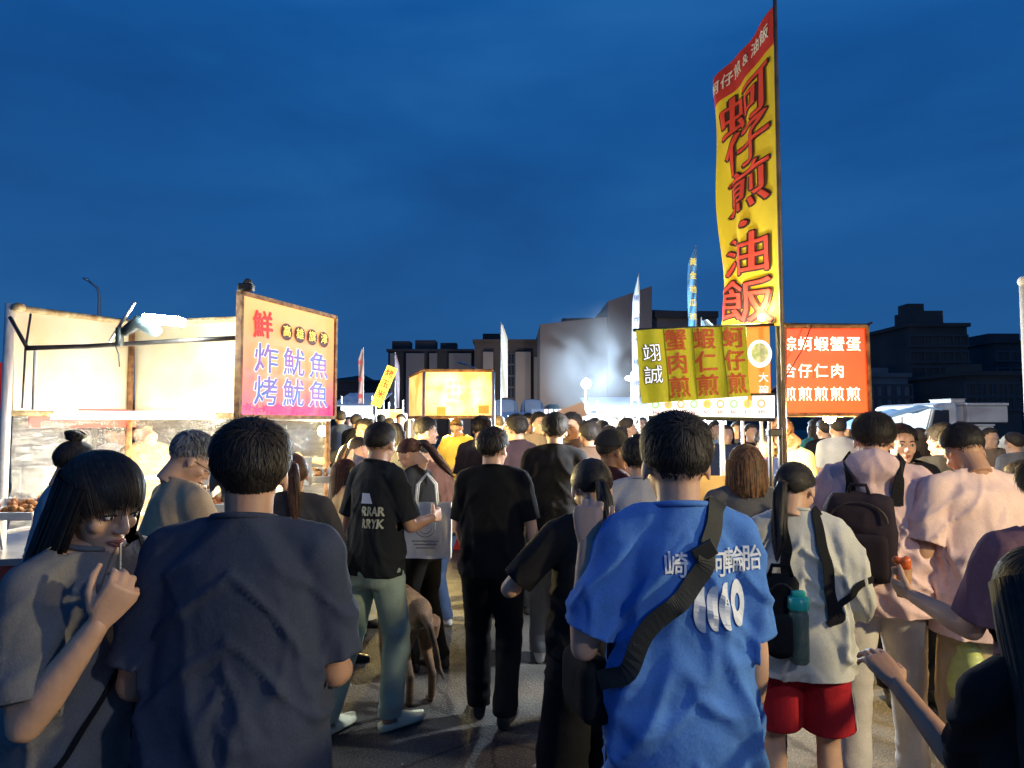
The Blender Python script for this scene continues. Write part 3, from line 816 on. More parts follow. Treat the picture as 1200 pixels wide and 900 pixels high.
def strap_on(root, bv, pts, width, m, name='strap', thick=.0035, n=40, off=.006, parent=None):
    """band lying on the surface; pts rough control points in the person's frame"""
    pts = [Vector(p) for p in pts]; path = []
    for i in range(n):
        t = i / (n - 1) * (len(pts) - 1); k = min(int(t), len(pts) - 2); f = t - k
        p0, p1, p2, p3 = pts[max(k - 1, 0)], pts[k], pts[k + 1], pts[min(k + 2, len(pts) - 1)]
        p = .5 * ((2 * p1) + (p2 - p0) * f + (2 * p0 - 5 * p1 + 4 * p2 - p3) * f * f + (3 * p1 - p0 - 3 * p2 + p3) * f ** 3)
        co, no, _, _ = bv.find_nearest(p); path.append((co, no))
    for _ in range(9):
        path = [path[0]] + [((path[i - 1][0] + path[i][0] * 2 + path[i + 1][0]) / 4, (path[i - 1][1] + path[i][1] + path[i + 1][1]).normalized()) for i in range(1, n - 1)] + [path[-1]]
    bm = bmesh.new(); prev = None
    for i in range(n):
        c, no = path[i]; t = (path[min(i + 1, n - 1)][0] - path[max(i - 1, 0)][0]).normalized(); s = no.cross(t).normalized()
        a = [c + s * width / 2 + no * off, c - s * width / 2 + no * off, c - s * width / 2 + no * (off + thick), c + s * width / 2 + no * (off + thick)]
        ring = [bm.verts.new(x) for x in a]
        if prev:
            for k in range(4): bm.faces.new((prev[k], prev[(k + 1) % 4], ring[(k + 1) % 4], ring[k]))
        prev = ring
    return mobj(name, bm, m, parent or root)

# ------------------------------------------------------------------ ground
def asphalt():
    m = bpy.data.materials.new('asphalt'); m.use_nodes = True; t = m.node_tree; b = t.nodes['Principled BSDF']; N = t.nodes; L = t.links
    tc = N.new('ShaderNodeTexCoord')
    def noise(sc, det=4, rough=.6):
        n = N.new('ShaderNodeTexNoise'); n.inputs['Scale'].default_value = sc; n.inputs['Detail'].default_value = det; n.inputs['Roughness'].default_value = rough; L.new(tc.outputs['Object'], n.inputs['Vector']); return n
    a = noise(0.9, 6); f = noise(95, 3, .8); v = N.new('ShaderNodeTexVoronoi'); v.inputs['Scale'].default_value = 70; L.new(tc.outputs['Object'], v.inputs['Vector'])
    r1 = N.new('ShaderNodeValToRGB'); r1.color_ramp.elements[0].position = .38; r1.color_ramp.elements[0].color = (.058, .055, .050, 1); r1.color_ramp.elements[1].position = .68; r1.color_ramp.elements[1].color = (.125, .117, .10, 1)
    L.new(a.outputs['Fac'], r1.inputs[0])
    r2 = N.new('ShaderNodeValToRGB'); r2.color_ramp.elements[0].position = .50; r2.color_ramp.elements[0].color = (0, 0, 0, 1); r2.color_ramp.elements[1].position = .74; r2.color_ramp.elements[1].color = (.26, .245, .21, 1)
    L.new(f.outputs['Fac'], r2.inputs[0])
    ad = N.new('ShaderNodeMix'); ad.data_type = 'RGBA'; ad.blend_type = 'ADD'; ad.inputs[0].default_value = 1; L.new(r1.outputs[0], ad.inputs['A']); L.new(r2.outputs[0], ad.inputs['B'])
    # small pale stones
    r3 = N.new('ShaderNodeValToRGB'); r3.color_ramp.elements[0].position = .0; r3.color_ramp.elements[0].color = (.28, .26, .23, 1); r3.color_ramp.elements[1].position = .16; r3.color_ramp.elements[1].color = (0, 0, 0, 1)
    L.new(v.outputs['Distance'], r3.inputs[0])
    ad2 = N.new('ShaderNodeMix'); ad2.data_type = 'RGBA'; ad2.blend_type = 'ADD'; ad2.inputs[0].default_value = .5; L.new(ad.outputs['Result'], ad2.inputs['A']); L.new(r3.outputs[0], ad2.inputs['B'])
    st = noise(.55, 7, .65); r4 = N.new('ShaderNodeValToRGB'); r4.color_ramp.elements[0].position = .43; r4.color_ramp.elements[0].color = (.42, .40, .38, 1); r4.color_ramp.elements[1].position = .53; r4.color_ramp.elements[1].color = (1, 1, 1, 1); L.new(st.outputs['Fac'], r4.inputs[0])
    ck = N.new('ShaderNodeTexVoronoi'); ck.feature = 'DISTANCE_TO_EDGE'; ck.inputs['Scale'].default_value = .9; wn = noise(3.0, 5); wv = N.new('ShaderNodeMix'); wv.data_type = 'RGBA'; wv.inputs[0].default_value = .12; L.new(tc.outputs['Object'], wv.inputs['A']); L.new(wn.outputs['Color'], wv.inputs['B']); L.new(wv.outputs['Result'], ck.inputs['Vector'])
    r5 = N.new('ShaderNodeValToRGB'); r5.color_ramp.elements[0].position = .004; r5.color_ramp.elements[0].color = (.3, .3, .3, 1); r5.color_ramp.elements[1].position = .012; r5.color_ramp.elements[1].color = (1, 1, 1, 1); L.new(ck.outputs['Distance'], r5.inputs[0])
    m1 = N.new('ShaderNodeMix'); m1.data_type = 'RGBA'; m1.blend_type = 'MULTIPLY'; m1.inputs[0].default_value = 1; L.new(ad2.outputs['Result'], m1.inputs['A']); L.new(r4.outputs[0], m1.inputs['B']); m2 = N.new('ShaderNodeMix'); m2.data_type = 'RGBA'; m2.blend_type = 'MULTIPLY'; m2.inputs[0].default_value = .8; L.new(m1.outputs['Result'], m2.inputs['A']); L.new(r5.outputs[0], m2.inputs['B'])
    L.new(m2.outputs['Result'], b.inputs['Base Color']); b.inputs['Roughness'].default_value = .72
    bp = N.new('ShaderNodeBump'); bp.inputs['Strength'].default_value = .9; bp.inputs['Distance'].default_value = .006; L.new(v.outputs['Distance'], bp.inputs['Height'])
    bp2 = N.new('ShaderNodeBump'); bp2.inputs['Strength'].default_value = .7; bp2.inputs['Distance'].default_value = .01; L.new(f.outputs['Fac'], bp2.inputs['Height']); L.new(bp.outputs[0], bp2.inputs['Normal'])
    L.new(bp2.outputs[0], b.inputs['Normal']); return m
bm = bmesh.new()
bmesh.ops.create_grid(bm, x_segments=40, y_segments=40, size=600)
tag(mobj('ground', bm, asphalt()), kind='structure')

bm = bmesh.new()
for i in range(60):
    x, y = random.uniform(-1.6, 3.2), random.uniform(2.3, 7.5); n = random.randint(5, 7); r_ = random.uniform(.005, .020)
    top_ = [bm.verts.new((x + r_ * math.cos(a) * random.uniform(.5, 1.2), y + r_ * math.sin(a) * random.uniform(.5, 1.2), random.uniform(.006, .018))) for a in np.linspace(0, 6.28, n, endpoint=False)]; c_ = bm.verts.new((x, y, random.uniform(.01, .03)))
    for k in range(n): bm.faces.new((c_, top_[k], top_[(k + 1) % n]))
tag(mobj('litter', bm, mat('scraps', (.6, .58, .52), .8, col2=(.3, .24, .15), vscale=2.5)), kind='stuff')

# far hill
bm = bmesh.new(); n = 60; lo, hi = [], []
for j, yy in enumerate((150, 175, 205)):
    row = []
    for i in range(n):
        x = -190 + 330 * i / (n - 1); hgt = (0, 9, 15)[j] * (0.75 + .45 * math.sin(i * .23 + j) * .5 + .1 * math.sin(i * 1.3)) + (0.6 * math.sin(i * 2.7) if j else 0)
        row.append(bm.verts.new((x, yy, max(0, hgt) - .2)))
    lo.append(row)
for a, b in zip(lo, lo[1:]):
    for i in range(n - 1): bm.faces.new((a[i], a[i + 1], b[i + 1], b[i]))
tag(mobj('hills', bm, mat('wooded_hill', (.025, .035, .025), .9, col2=(.012, .02, .014), vscale=.4), smooth=True), kind='structure')

# ------------------------------------------------------------------ buildings
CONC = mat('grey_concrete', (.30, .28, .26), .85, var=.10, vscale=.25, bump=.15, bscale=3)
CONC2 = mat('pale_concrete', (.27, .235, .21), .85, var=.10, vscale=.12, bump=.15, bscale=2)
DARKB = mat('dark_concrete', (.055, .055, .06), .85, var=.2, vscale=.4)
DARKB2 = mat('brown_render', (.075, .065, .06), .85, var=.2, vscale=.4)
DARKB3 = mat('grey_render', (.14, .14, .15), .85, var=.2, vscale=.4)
GLASS = mat('window_glass', (.02, .025, .03), .1, spec=.8)
FRAMEW = mat('window_frame', (.07, .07, .075), .6)

def windows(root, x0, x1, z0, z1, y, nx, nz, w, h, bands=False):
    wm = None; pm = None
    for j in range(nz):
        for i in range(nx):
            cx = x0 + (x1 - x0) * (i + .5) / nx; cz = z0 + (z1 - z0) * (j + .5) / nz
            if wm is None:
                bm = bmesh.new(); t = .12
                box(bm, (0, 0, h / 2 - t / 2), (w, .12, t)); box(bm, (0, 0, -h / 2 + t / 2), (w + .2, .22, t)); box(bm, (-w / 2 + t / 2, 0, 0), (t, .12, h - 2 * t)); box(bm, (w / 2 - t / 2, 0, 0), (t, .12, h - 2 * t)); box(bm, (0, .01, 0), (t * .6, .08, h - 2 * t))
                wm = bpy.data.meshes.new('window'); bm.to_mesh(wm); bm.free(); wm.materials.append(FRAMEW)
                bm = bmesh.new(); box(bm, (0, .06, 0), (w - .1, .03, h - .1)); pm = bpy.data.meshes.new('pane'); bm.to_mesh(pm); bm.free(); pm.materials.append(GLASS)
            o = bpy.data.objects.new('window', wm); COL.objects.link(o); o.parent = root; o.location = (cx, y, cz)
            q = bpy.data.objects.new('pane', pm); COL.objects.link(q); q.parent = o

def building(name, px0, px1, pyt, d, depth, m, label, wins=None, cat='building', top=None, roofbits=(), win_size=(1.5, 1.4)):
    a, b = P(px0, pyt, d), P(px1, pyt, d); h = a.z; w = b.x - a.x
    root = empty(name, ((a.x + b.x) / 2, d + depth / 2, 0), 0, label, cat, 'buildings behind the market')
    bm = bmesh.new(); box(bm, (0, 0, h / 2), (w, depth, h)); mobj('wall', bm, m, root)
    bm = bmesh.new(); box(bm, (0, 0, h + .15), (w + .4, depth + .4, .3)); 
    rf = mobj('roof', bm, m if m is not CONC2 else CONC, root)
    for (fx, fw, fh, fd) in roofbits:
        bm = bmesh.new(); box(bm, (-w / 2 + fx * w, -depth / 2 + fd, h + .3 + fh / 2), (fw, min(fw, 3), fh)); mobj('roof_hut', bm, m, rf)
    if wins:
        nx, nz = wins; windows(root, -w / 2, w / 2, 2.5, h - .5, -depth / 2 - .03, nx, nz, *win_size)
    return root, w, h

# left staggered block: alternating pale piers and dark recesses
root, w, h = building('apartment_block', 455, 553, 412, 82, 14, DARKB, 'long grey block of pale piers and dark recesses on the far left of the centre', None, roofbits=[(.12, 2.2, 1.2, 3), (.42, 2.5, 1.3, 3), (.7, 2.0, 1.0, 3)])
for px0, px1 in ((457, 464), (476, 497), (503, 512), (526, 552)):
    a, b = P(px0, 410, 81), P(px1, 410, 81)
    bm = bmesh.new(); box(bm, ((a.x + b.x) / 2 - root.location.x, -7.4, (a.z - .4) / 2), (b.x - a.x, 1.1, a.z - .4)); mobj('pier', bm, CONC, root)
windows(root, -w * .28, -w * .06, 3, h - 1, -7.05, 1, 4, 1.0, 1.2)
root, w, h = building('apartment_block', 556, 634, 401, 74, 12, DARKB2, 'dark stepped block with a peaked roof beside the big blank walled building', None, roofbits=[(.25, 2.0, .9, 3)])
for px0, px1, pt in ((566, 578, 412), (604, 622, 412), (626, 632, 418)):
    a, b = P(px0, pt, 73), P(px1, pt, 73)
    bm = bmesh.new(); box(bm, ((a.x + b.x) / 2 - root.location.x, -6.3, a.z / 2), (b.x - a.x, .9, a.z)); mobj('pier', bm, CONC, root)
windows(root, w * -.02, w * .12, 3, h - 1.2, -6.05, 1, 5, .9, 1.3)

# big blank building with its tower
d = 66; root = empty('blank_walled_building', (P(712, 400, d).x, d + 8, 0), 0, 'big pale building with blank concrete walls and a taller slanted tower', 'building', 'buildings behind the market')
def prism(pxs, dd, depth, m, name, parent):
    pts = [P(px, py, dd) for px, py in pxs]; bm = bmesh.new(); ox, oy = root.location.x, root.location.y
    f = [bm.verts.new((p.x - ox, dd - oy, p.z)) for p in pts]; k = [bm.verts.new((p.x - ox, dd - oy + depth, p.z)) for p in pts]
    bm.faces.new(f); bm.faces.new(list(reversed(k)))
    for i in range(len(f)): bm.faces.new((f[i], k[i], k[(i + 1) % len(f)], f[(i + 1) % len(f)]))
    bmesh.ops.recalc_face_normals(bm, faces=bm.faces); return mobj(name, bm, m, parent)
prism([(633, 500), (633, 380), (712, 371), (712, 500)], d, 14, CONC2, 'wall', root)
prism([(712.5, 500), (712.5, 353), (764, 335), (764, 500)], d - .4, 12, CONC2, 'wall', root)
prism([(764.5, 500), (764.5, 363), (840, 366), (840, 500)], d + 1.2, 10, DARKB3, 'wall', root)
prism([(767, 372), (767, 364), (842, 364.5), (842, 372)], d + .5, .6, DARKB, 'roof', root)
prism([(768, 398), (768, 392), (842, 394), (842, 400)], d + .5, .6, DARKB2, 'ledge', root)
prism([(659, 377.5), (659, 373), (694, 372.5), (694, 374)], d + 3, 3, DARKB, 'roof', root)

rb = [(1065, 1133, 383, 55, DARKB2, 'dark tower block with a water tank hut on its roof', (4, 5), [(.55, 2.6, 1.3, 3), (.42, 1.4, 2.0, 3)]),
      (1018, 1057, 408, 78, DARKB, 'low dark block left of the dark tower', (3, 3), [(.3, 3, 1.2, 3), (.6, 2.2, .8, 2)]),
      (1128, 1166, 407, 72, DARKB3, 'grey block right of the dark tower', (3, 4), [(.3, 2, .7, 3)]),
      (1166, 1215, 402, 64, DARKB, 'dark block behind the pale pole', (3, 4), [(.5, 3, .8, 3)]),
      (1019, 1064, 442, 50, DARKB3, 'low grey house in front of the dark blocks', (4, 2), [(.5, 1.4, .5, 2)]),
      (1133, 1195, 440, 48, DARKB2, 'low wide dark house behind the white truck', (5, 2), [(.3, 1.6, .6, 2)]),
      (392, 455, 448, 90, DARKB, 'low dark roofed hall behind the flags', (5, 2), [])]
for (a, b, t, dd, m, lb, wn, rbits) in rb: building('building', a, b, t, dd, 10, m, lb, wn, roofbits=rbits, win_size=(1.3, 1.0))

# ------------------------------------------------------------------ lamps
def lamp_light(name, loc, power, col, r=.06, spot=None, parent=None):
    l = bpy.data.lights.new(name, 'POINT'); l.energy = power; l.color = col; l.shadow_soft_size = r
    o = bpy.data.objects.new(name, l); COL.objects.link(o); o.location = loc
    if parent: o.parent = parent
    return o
def emi(name, col, s):
    return mat(name, (min(1, col[0]), min(1, col[1]), min(1, col[2])), .5, em=col, ems=s)
COOL, WARM, SODI = (.78, .93, 1.0), (1.0, .74, .36), (1.0, .80, .30)

def added_pole_lamp(loc, h_base, col, power, label, name='lamp_post', er=60):
    root = empty(name, (loc[0], loc[1], 0), 0, label, 'lamp')
    bm = bmesh.new(); tube(bm, [(0, 0, 0), (0, 0, loc[2] + .12)], .02, 10); tube(bm, [(0, 0, loc[2] + .1), (.0, -.28, loc[2] + .1)], .012, 8); box(bm, (0, 0, .02), (.4, .4, .04), bev=.01); mobj('post', bm, DMETAL, root)
    bm = bmesh.new(); tube(bm, [(0, -.28, loc[2] + .14), (0, -.28, loc[2] + .10), (0, -.28, loc[2] + .03)], [.03, .05, .17], 20, cap=False); mobj('shade', bm, WHITEP, root, True)
    bm = bmesh.new(); ball(bm, (0, -.28, loc[2]), .055, seg=16); mobj('bulb', bm, emi('bulb_' + name + '%d' % int(power), col, er), root, True)
    lamp_light('bulb_light', (0, -.28, loc[2] - .08), power, col, .08, parent=root)
    return root

# ------------------------------------------------------------------ lettering helper for flat boards
def letter(root, body, size, m, X, Y, O, x, y, off=.006, outline=None, ow=.02, sx=1.0, sy=1.0, rot=0.0, space=1.0, bold=.008, mesh_out=None):
    """lettering lying on the plane O + x X + y Y, facing n = X x Y"""
    n = X.cross(Y).normalized(); M0 = Matrix((X, Y, n)).transposed().to_4x4()
    res = []
    for (mm, of, dz) in ((outline, ow, off), (m, bold, off + .004)) if outline else ((m, bold, off),):
        me = text_mesh(body, 1.0, of, 0, space)
        M = Matrix.Translation(O + X * x + Y * y + n * dz) @ M0 @ Matrix.Rotation(rot, 4, 'Z') @ Matrix.Diagonal((size * sx, size * sy, 1, 1))
        me.transform(M); o = mobj('lettering', me, mm, root); res.append(o)
    return res

def board(bm, a, b, c, d_, t):
    """slab with front corners a b c d (anticlockwise seen from the front)"""
    n = (b - a).cross(d_ - a).normalized(); f = [bm.verts.new(v) for v in (a, b, c, d_)]; k = [bm.verts.new(v - n * t) for v in (a, b, c, d_)]
    bm.faces.new(f); bm.faces.new(list(reversed(k)))
    for i in range(4): bm.faces.new((f[i], k[i], k[(i + 1) % 4], f[(i + 1) % 4]))
    return n

def local(root):
    return lambda p: Vector(p) - root.location

# ================================================================== left stall: fried squid
A_, B_, C_ = (P(12, 360, 4.6), P(155, 378, 5.6), P(279, 375, 5.15))
root = empty('squid_stall', (A_.x, A_.y, 0), 0, 'white panelled food stall with clear plastic sheets and a hanging lamp', 'stall')
q = local(root)
PANEL = mat('white_panel', (.74, .70, .58), .45, bump=.08, bscale=12, col2=(.66, .58, .36), vscale=2.2, detail=6)
def panel(p0, p1, pt0, pt1, pb0, pb1, d0, d1, m, name, t=.03):
    bm = bmesh.new(); a = q(P(p0, pb0, d0)); b = q(P(p1, pb1, d1)); c = q(P(p1, pt1, d1)); e_ = q(P(p0, pt0, d0))
    board(bm, a, b, c, e_, t); return mobj(name, bm, m, root), (a, b, c, e_)
panel(16, 153, 364, 381, 481, 484, 4.6, 5.6, PANEL, 'panel')
panel(158, 279, 378, 377, 484, 485, 5.6, 5.1, PANEL, 'panel')
def edge(pts, r, m, name, seg=8):
    bm = bmesh.new(); tube(bm, [q(x) for x in pts], r, seg); return mobj(name, bm, m, root, True)
FRM = mat('yellowed_frame', (.62, .52, .30), .6, bump=.3, bscale=50, col2=(.30, .17, .06), vscale=14)
edge([P(12, 360, 4.58), P(155, 378, 5.58), P(280, 374, 5.08)], .022, FRM, 'top_rail')
edge([P(12, 484, 4.58), P(155, 486, 5.58), P(280, 487, 5.08)], .02, FRM, 'bottom_rail')
edge([P(12, 356, 4.56), Vector((P(12, 360, 4.56).x, 4.56, 0.02))], .03, WHITEP, 'post')
edge([P(155, 378, 5.55), Vector((P(155, 378, 5.55).x, 5.55, 0.02))], .024, RUST, 'post')
pD = P(389, 485, 5.5)
edge([P(386, 369, 5.5), Vector((P(386, 369, 5.5).x, 5.5, .02))], .022, RUST, 'post')
edge([P(281, 345, 4.42), Vector((P(281, 345, 4.4).x, 4.42, .02))], .02, RUST, 'post')
edge([P(30, 408, 4.35), P(100, 406, 4.6), P(200, 400, 4.7), P(276, 396, 4.45)], .016, DMETAL, 'lamp_rail')
edge([P(12, 372, 4.5), P(32, 408, 4.36)], .012, DMETAL, 'bracket')
edge([P(36, 368, 4.5), P(30, 408, 4.36), P(26, 478, 4.5)], .007, BLACK, 'cable'); edge([P(42, 410, 4.4), P(39, 480, 4.45)], .012, WHITEP, 'cable')
# clamp lamp
edge([P(129, 400, 4.5), P(158, 354, 4.4)], .012, METAL, 'lamp_arm')
bm = bmesh.new(); c = q(P(162, 386, 4.45)); tube(bm, [c + Vector((-.10, 0, -.02)), c + Vector((0, 0, .045)), c + Vector((.10, 0, 0)), c + Vector((.14, 0, -.03))], [(.02, .03), (.055, .05), (.05, .05), (.02, .03)], 12); box(bm, c + Vector((-.12, 0, -.05)), (.03, .05, .12)); mobj('lamp_housing', bm, mat('lamp_housing', (.03, .045, .05), .5), root, True)
edge([P(134, 402, 4.45), P(139, 415, 4.4), P(140, 430, 4.4)], .004, BLACK, 'cable')
c = q(P(192, 377, 4.42)); bm = bmesh.new(); box(bm, c + Vector((0, 0, .01)), (.25, .09, .055), (0, .10, 0), bev=.012); mobj('lamp_panel', bm, emi('led_cool', (.85, 1.0, 1.0), 120), root)
lamp_light('lamp_light', c + Vector((0, -.06, -.10)), 12, (1.0, .97, .84), .10, parent=root)
c2 = q(P(222, 492, 5.7)); bm = bmesh.new(); tube(bm, [c2 + Vector((-.2, .8, .08)), c2 + Vector((.4, .8, .08))], .018, 10); mobj('tube_lamp', bm, emi('tube_white', (1, .96, .85), 14), root); lamp_light('tube_light', c2 + Vector((.1, .75, .0)), 16, (1, .92, .78), .15, parent=root)
bm = bmesh.new(); box(bm, c2 + Vector((.1, .8, .115)), (.7, .05, .03)); mobj('tube_holder', bm, WHITEP, root)
# added tube lamp under the panels, brightening the counter and customers
ta, tb_ = q(P(60, 489, 4.75)), q(P(250, 489, 5.1)); bm = bmesh.new(); tube(bm, [ta, tb_], .014, 10); mobj('tube_lamp', bm, emi('tube_front', (1, .97, .88), 16), root)
for k in (.2, .8): lamp_light('tube_light', ta.lerp(tb_, k) + Vector((0, -.05, -.04)), 7, (1, .95, .84), .12, parent=root)
bm = bmesh.new(); tube(bm, [ta + Vector((0, .03, .03)), tb_ + Vector((0, .03, .03))], .018, 8); mobj('tube_holder', bm, WHITEP, root)
# added to light the food and crowd: counter tube, warm bulb behind the sign
ta, tb_ = q(P(70, 489, 5.15)), q(P(270, 489, 5.35)); ta.z = tb_.z = 1.28; bm = bmesh.new(); tube(bm, [ta, tb_], .012, 10); mobj('tube_lamp', bm, emi('tube_display', (1, .94, .78), 10), root)
for k in (.2, .8): lamp_light('tube_light', ta.lerp(tb_, k) + Vector((0, 0, -.04)), 16, (1, .90, .70), .10, parent=root)
wb = q(P(378, 505, 6.0)); bm = bmesh.new(); ball(bm, wb, .045, seg=12); mobj('bulb', bm, emi('bulb_behind_sign', (1, .8, .35), 30), root, True); bm = bmesh.new(); tube(bm, [wb + Vector((0, 0, .04)), wb + Vector((.02, -.4, .5))], .005, 6); mobj('cable', bm, BLACK, root); lamp_light('bulb_light', wb + Vector((.03, 0, -.07)), 260, (1, .78, .30), .06, parent=root)
# junk on the corners
bm = bmesh.new(); ball(bm, q(P(22, 360, 4.55)), (.045, .04, .03), seg=10); mobj('tape_roll', bm, FRM, root, True)
# plastic sheets
def plastic(name, tintc=(.9, .92, .95)):
    m = bpy.data.materials.new(name); m.use_nodes = True; t = m.node_tree; N = t.nodes; L = t.links; N.clear()
    o = N.new('ShaderNodeOutputMaterial'); tr = N.new('ShaderNodeBsdfTransparent'); gl = N.new('ShaderNodeBsdfGlossy'); df = N.new('ShaderNodeBsdfTranslucent'); d2 = N.new('ShaderNodeBsdfDiffuse'); mx = N.new('ShaderNodeMixShader'); mx2 = N.new('ShaderNodeMixShader'); mx3 = N.new('ShaderNodeMixShader')
    tr.inputs[0].default_value = (*tintc, 1); gl.inputs['Roughness'].default_value = .12; df.inputs[0].default_value = (.8, .8, .8, 1); d2.inputs[0].default_value = (.8, .8, .8, 1)
    tc = N.new('ShaderNodeTexCoord'); mp = N.new('ShaderNodeMapping'); mp.inputs['Scale'].default_value = (3, 3, 13); n = N.new('ShaderNodeTexNoise'); n.inputs['Scale'].default_value = 1.4; n.inputs['Detail'].default_value = 7; n.inputs['Roughness'].default_value = .62; n.inputs['Distortion'].default_value = 1.6
    L.new(tc.outputs['Object'], mp.inputs[0]); L.new(mp.outputs[0], n.inputs['Vector'])
    bp = N.new('ShaderNodeBump'); bp.inputs['Strength'].default_value = 1.0; bp.inputs['Distance'].default_value = .05; L.new(n.outputs['Fac'], bp.inputs['Height']); L.new(bp.outputs[0], gl.inputs['Normal'])
    rp = N.new('ShaderNodeMapRange'); rp.inputs['From Min'].default_value = .55; rp.inputs['From Max'].default_value = .74; rp.inputs['To Min'].default_value = .07; rp.inputs['To Max'].default_value = .45; L.new(n.outputs['Fac'], rp.inputs['Value'])
    L.new(df.outputs[0], mx3.inputs[1]); L.new(d2.outputs[0], mx3.inputs[2]); mx3.inputs[0].default_value = .5
    L.new(rp.outputs[0], mx.inputs[0]); L.new(tr.outputs[0], mx.inputs[1]); L.new(mx3.outputs[0], mx.inputs[2]); mx2.inputs[0].default_value = .16; L.new(mx.outputs[0], mx2.inputs[1]); L.new(gl.outputs[0], mx2.inputs[2]); L.new(mx2.outputs[0], o.inputs[0]); return m
PLAS = plastic('clear_plastic')
def sheet(p0, p1, d0, d1, zt, zb, name='plastic_sheet', cr=.025):
    a = q(P(p0, 480, d0)); b = q(P(p1, 480, d1)); nx, nz = 40, 24; V = []; F_ = []
    for j in range(nz + 1):
        for i in range(nx + 1):
            f, g = i / nx, j / nz; p = a.lerp(b, f); V.append((p.x, p.y, zt + (zb - zt) * g))
    V = np.array(V); nn = np.array([-(b - a).y, (b - a).x, 0]); nn /= np.linalg.norm(nn)
    V = V + nn * (cr * (1 - 3 * np.abs(pn(V * np.array([3, 3, 9]) + p0))))[:, None]
    for j in range(nz):
        for i in range(nx): k = j * (nx + 1) + i; F_.append((k, k + 1, k + nx + 2, k + nx + 1))
    return mobj(name, mesh_np(V, np.array(F_)), PLAS, root, True)
sheet(18, 152, 4.62, 5.55, 1.76, .98); sheet(157, 278, 5.55, 5.1, 1.75, .98); sheet(284, 384, 4.5, 5.45, 1.74, .95)
edge([Vector((P(14, 480, 4.6).x, 4.6, .97)), Vector((P(155, 480, 5.56).x, 5.56, .97)), Vector((P(280, 480, 5.1).x, 5.1, .97))], .014, WHITEP, 'sheet_rail')
edge([Vector((P(283, 480, 4.48).x, 4.48, 1.73)), Vector((P(386, 480, 5.47).x, 5.47, 1.72))], .014, WHITEP, 'sheet_rail')
# counter
bm = bmesh.new(); za = .90
pl = [q(Vector((P(px, 480, dd).x, dd, 0))) for px, dd in ((-25, 4.0), (60, 4.1), (250, 4.25), (385, 5.2), (395, 5.75), (300, 5.85), (155, 6.0), (-10, 4.9))]
f = [bm.verts.new((p.x, p.y, za)) for p in pl]; k = [bm.verts.new((p.x, p.y, za - .04)) for p in pl]; bm.faces.new(f); bm.faces.new(list(reversed(k)))
for i in range(len(f)): bm.faces.new((f[i], k[i], k[(i + 1) % len(f)], f[(i + 1) % len(f)]))
bmesh.ops.recalc_face_normals(bm, faces=bm.faces); mobj('counter_top', bm, METAL, root)
bm = bmesh.new(); pl2 = pl[:4]
for a, b in zip(pl2, pl2[1:]): board(bm, Vector((a.x, a.y + .06, .03)), Vector((b.x, b.y + .06, .03)), Vector((b.x, b.y + .06, za - .045)), Vector((a.x, a.y + .06, za - .045)), .03)
mobj('counter_front', bm, mat('counter_red', (.35, .06, .05), .6, var=.2), root)
# striped reflective piece / crate glimpses
FOOD = mat('fried_food', (.50, .24, .07), .6, bump=.8, bscale=60, col2=(.28, .10, .03), vscale=40)
GREENV = mat('green_veg', (.10, .30, .06), .6, bump=.8, bscale=60, col2=(.25, .40, .10), vscale=30)
TRAYW = mat('white_tray', (.8, .8, .78), .4)
def tray(px, py, dd, w, dp, fillm, label, tilt=.25, n=16, sc=.03):
    p = P(px, py, dd); r = empty('food_tray', p, 0, label, 'tray', 'food trays on the squid stall'); bm = bmesh.new()
    for a in ((0, -dp / 2, .02, w, .008, .05), (0, dp / 2, .02, w, .008, .05), (-w / 2, 0, .02, .008, dp, .05), (w / 2, 0, .02, .008, dp, .05), (0, 0, -.003, w, dp, .006)): box(bm, a[:3], a[3:])
    r.rotation_euler = (tilt, 0, 0); mobj('tray', bm, TRAYW, r)
    bm = bmesh.new()
    for i in range(n):
        m_ = Euler((random.random() * 3, random.random() * 3, random.random() * 3)).to_matrix().to_4x4(); ball(bm, (random.uniform(-.42, .42) * w, random.uniform(-.42, .42) * dp, .02 + random.random() * .03), (sc, sc * .6, sc * .5), m_, 7)
    tag(mobj('food_pieces', bm, fillm, r, True), kind='stuff')
    for sx_ in (-1, 1): bm = bmesh.new(); tube(bm, [(sx_ * w * .4, 0, -.01), (sx_ * w * .4, 0, -(p.z - za))], .008, 6); mobj('leg', bm, METAL, r)
    return r
tray(268, 556, 4.5, .26, .2, GREENV, 'tray of green vegetables in the stall window'); tray(230, 575, 4.4, .30, .22, FOOD, 'white tray of brown fried pieces left of the green tray')
tray(262, 592, 4.35, .30, .2, FOOD, 'white tray of fried pieces below the green tray', n=22); tray(22, 600, 4.25, .34, .24, FOOD, 'tray of fried squid at the end of the counter', n=30, sc=.035)
tray(366, 560, 5.1, .30, .2, FOOD, 'tray of food behind the ponytailed girl')
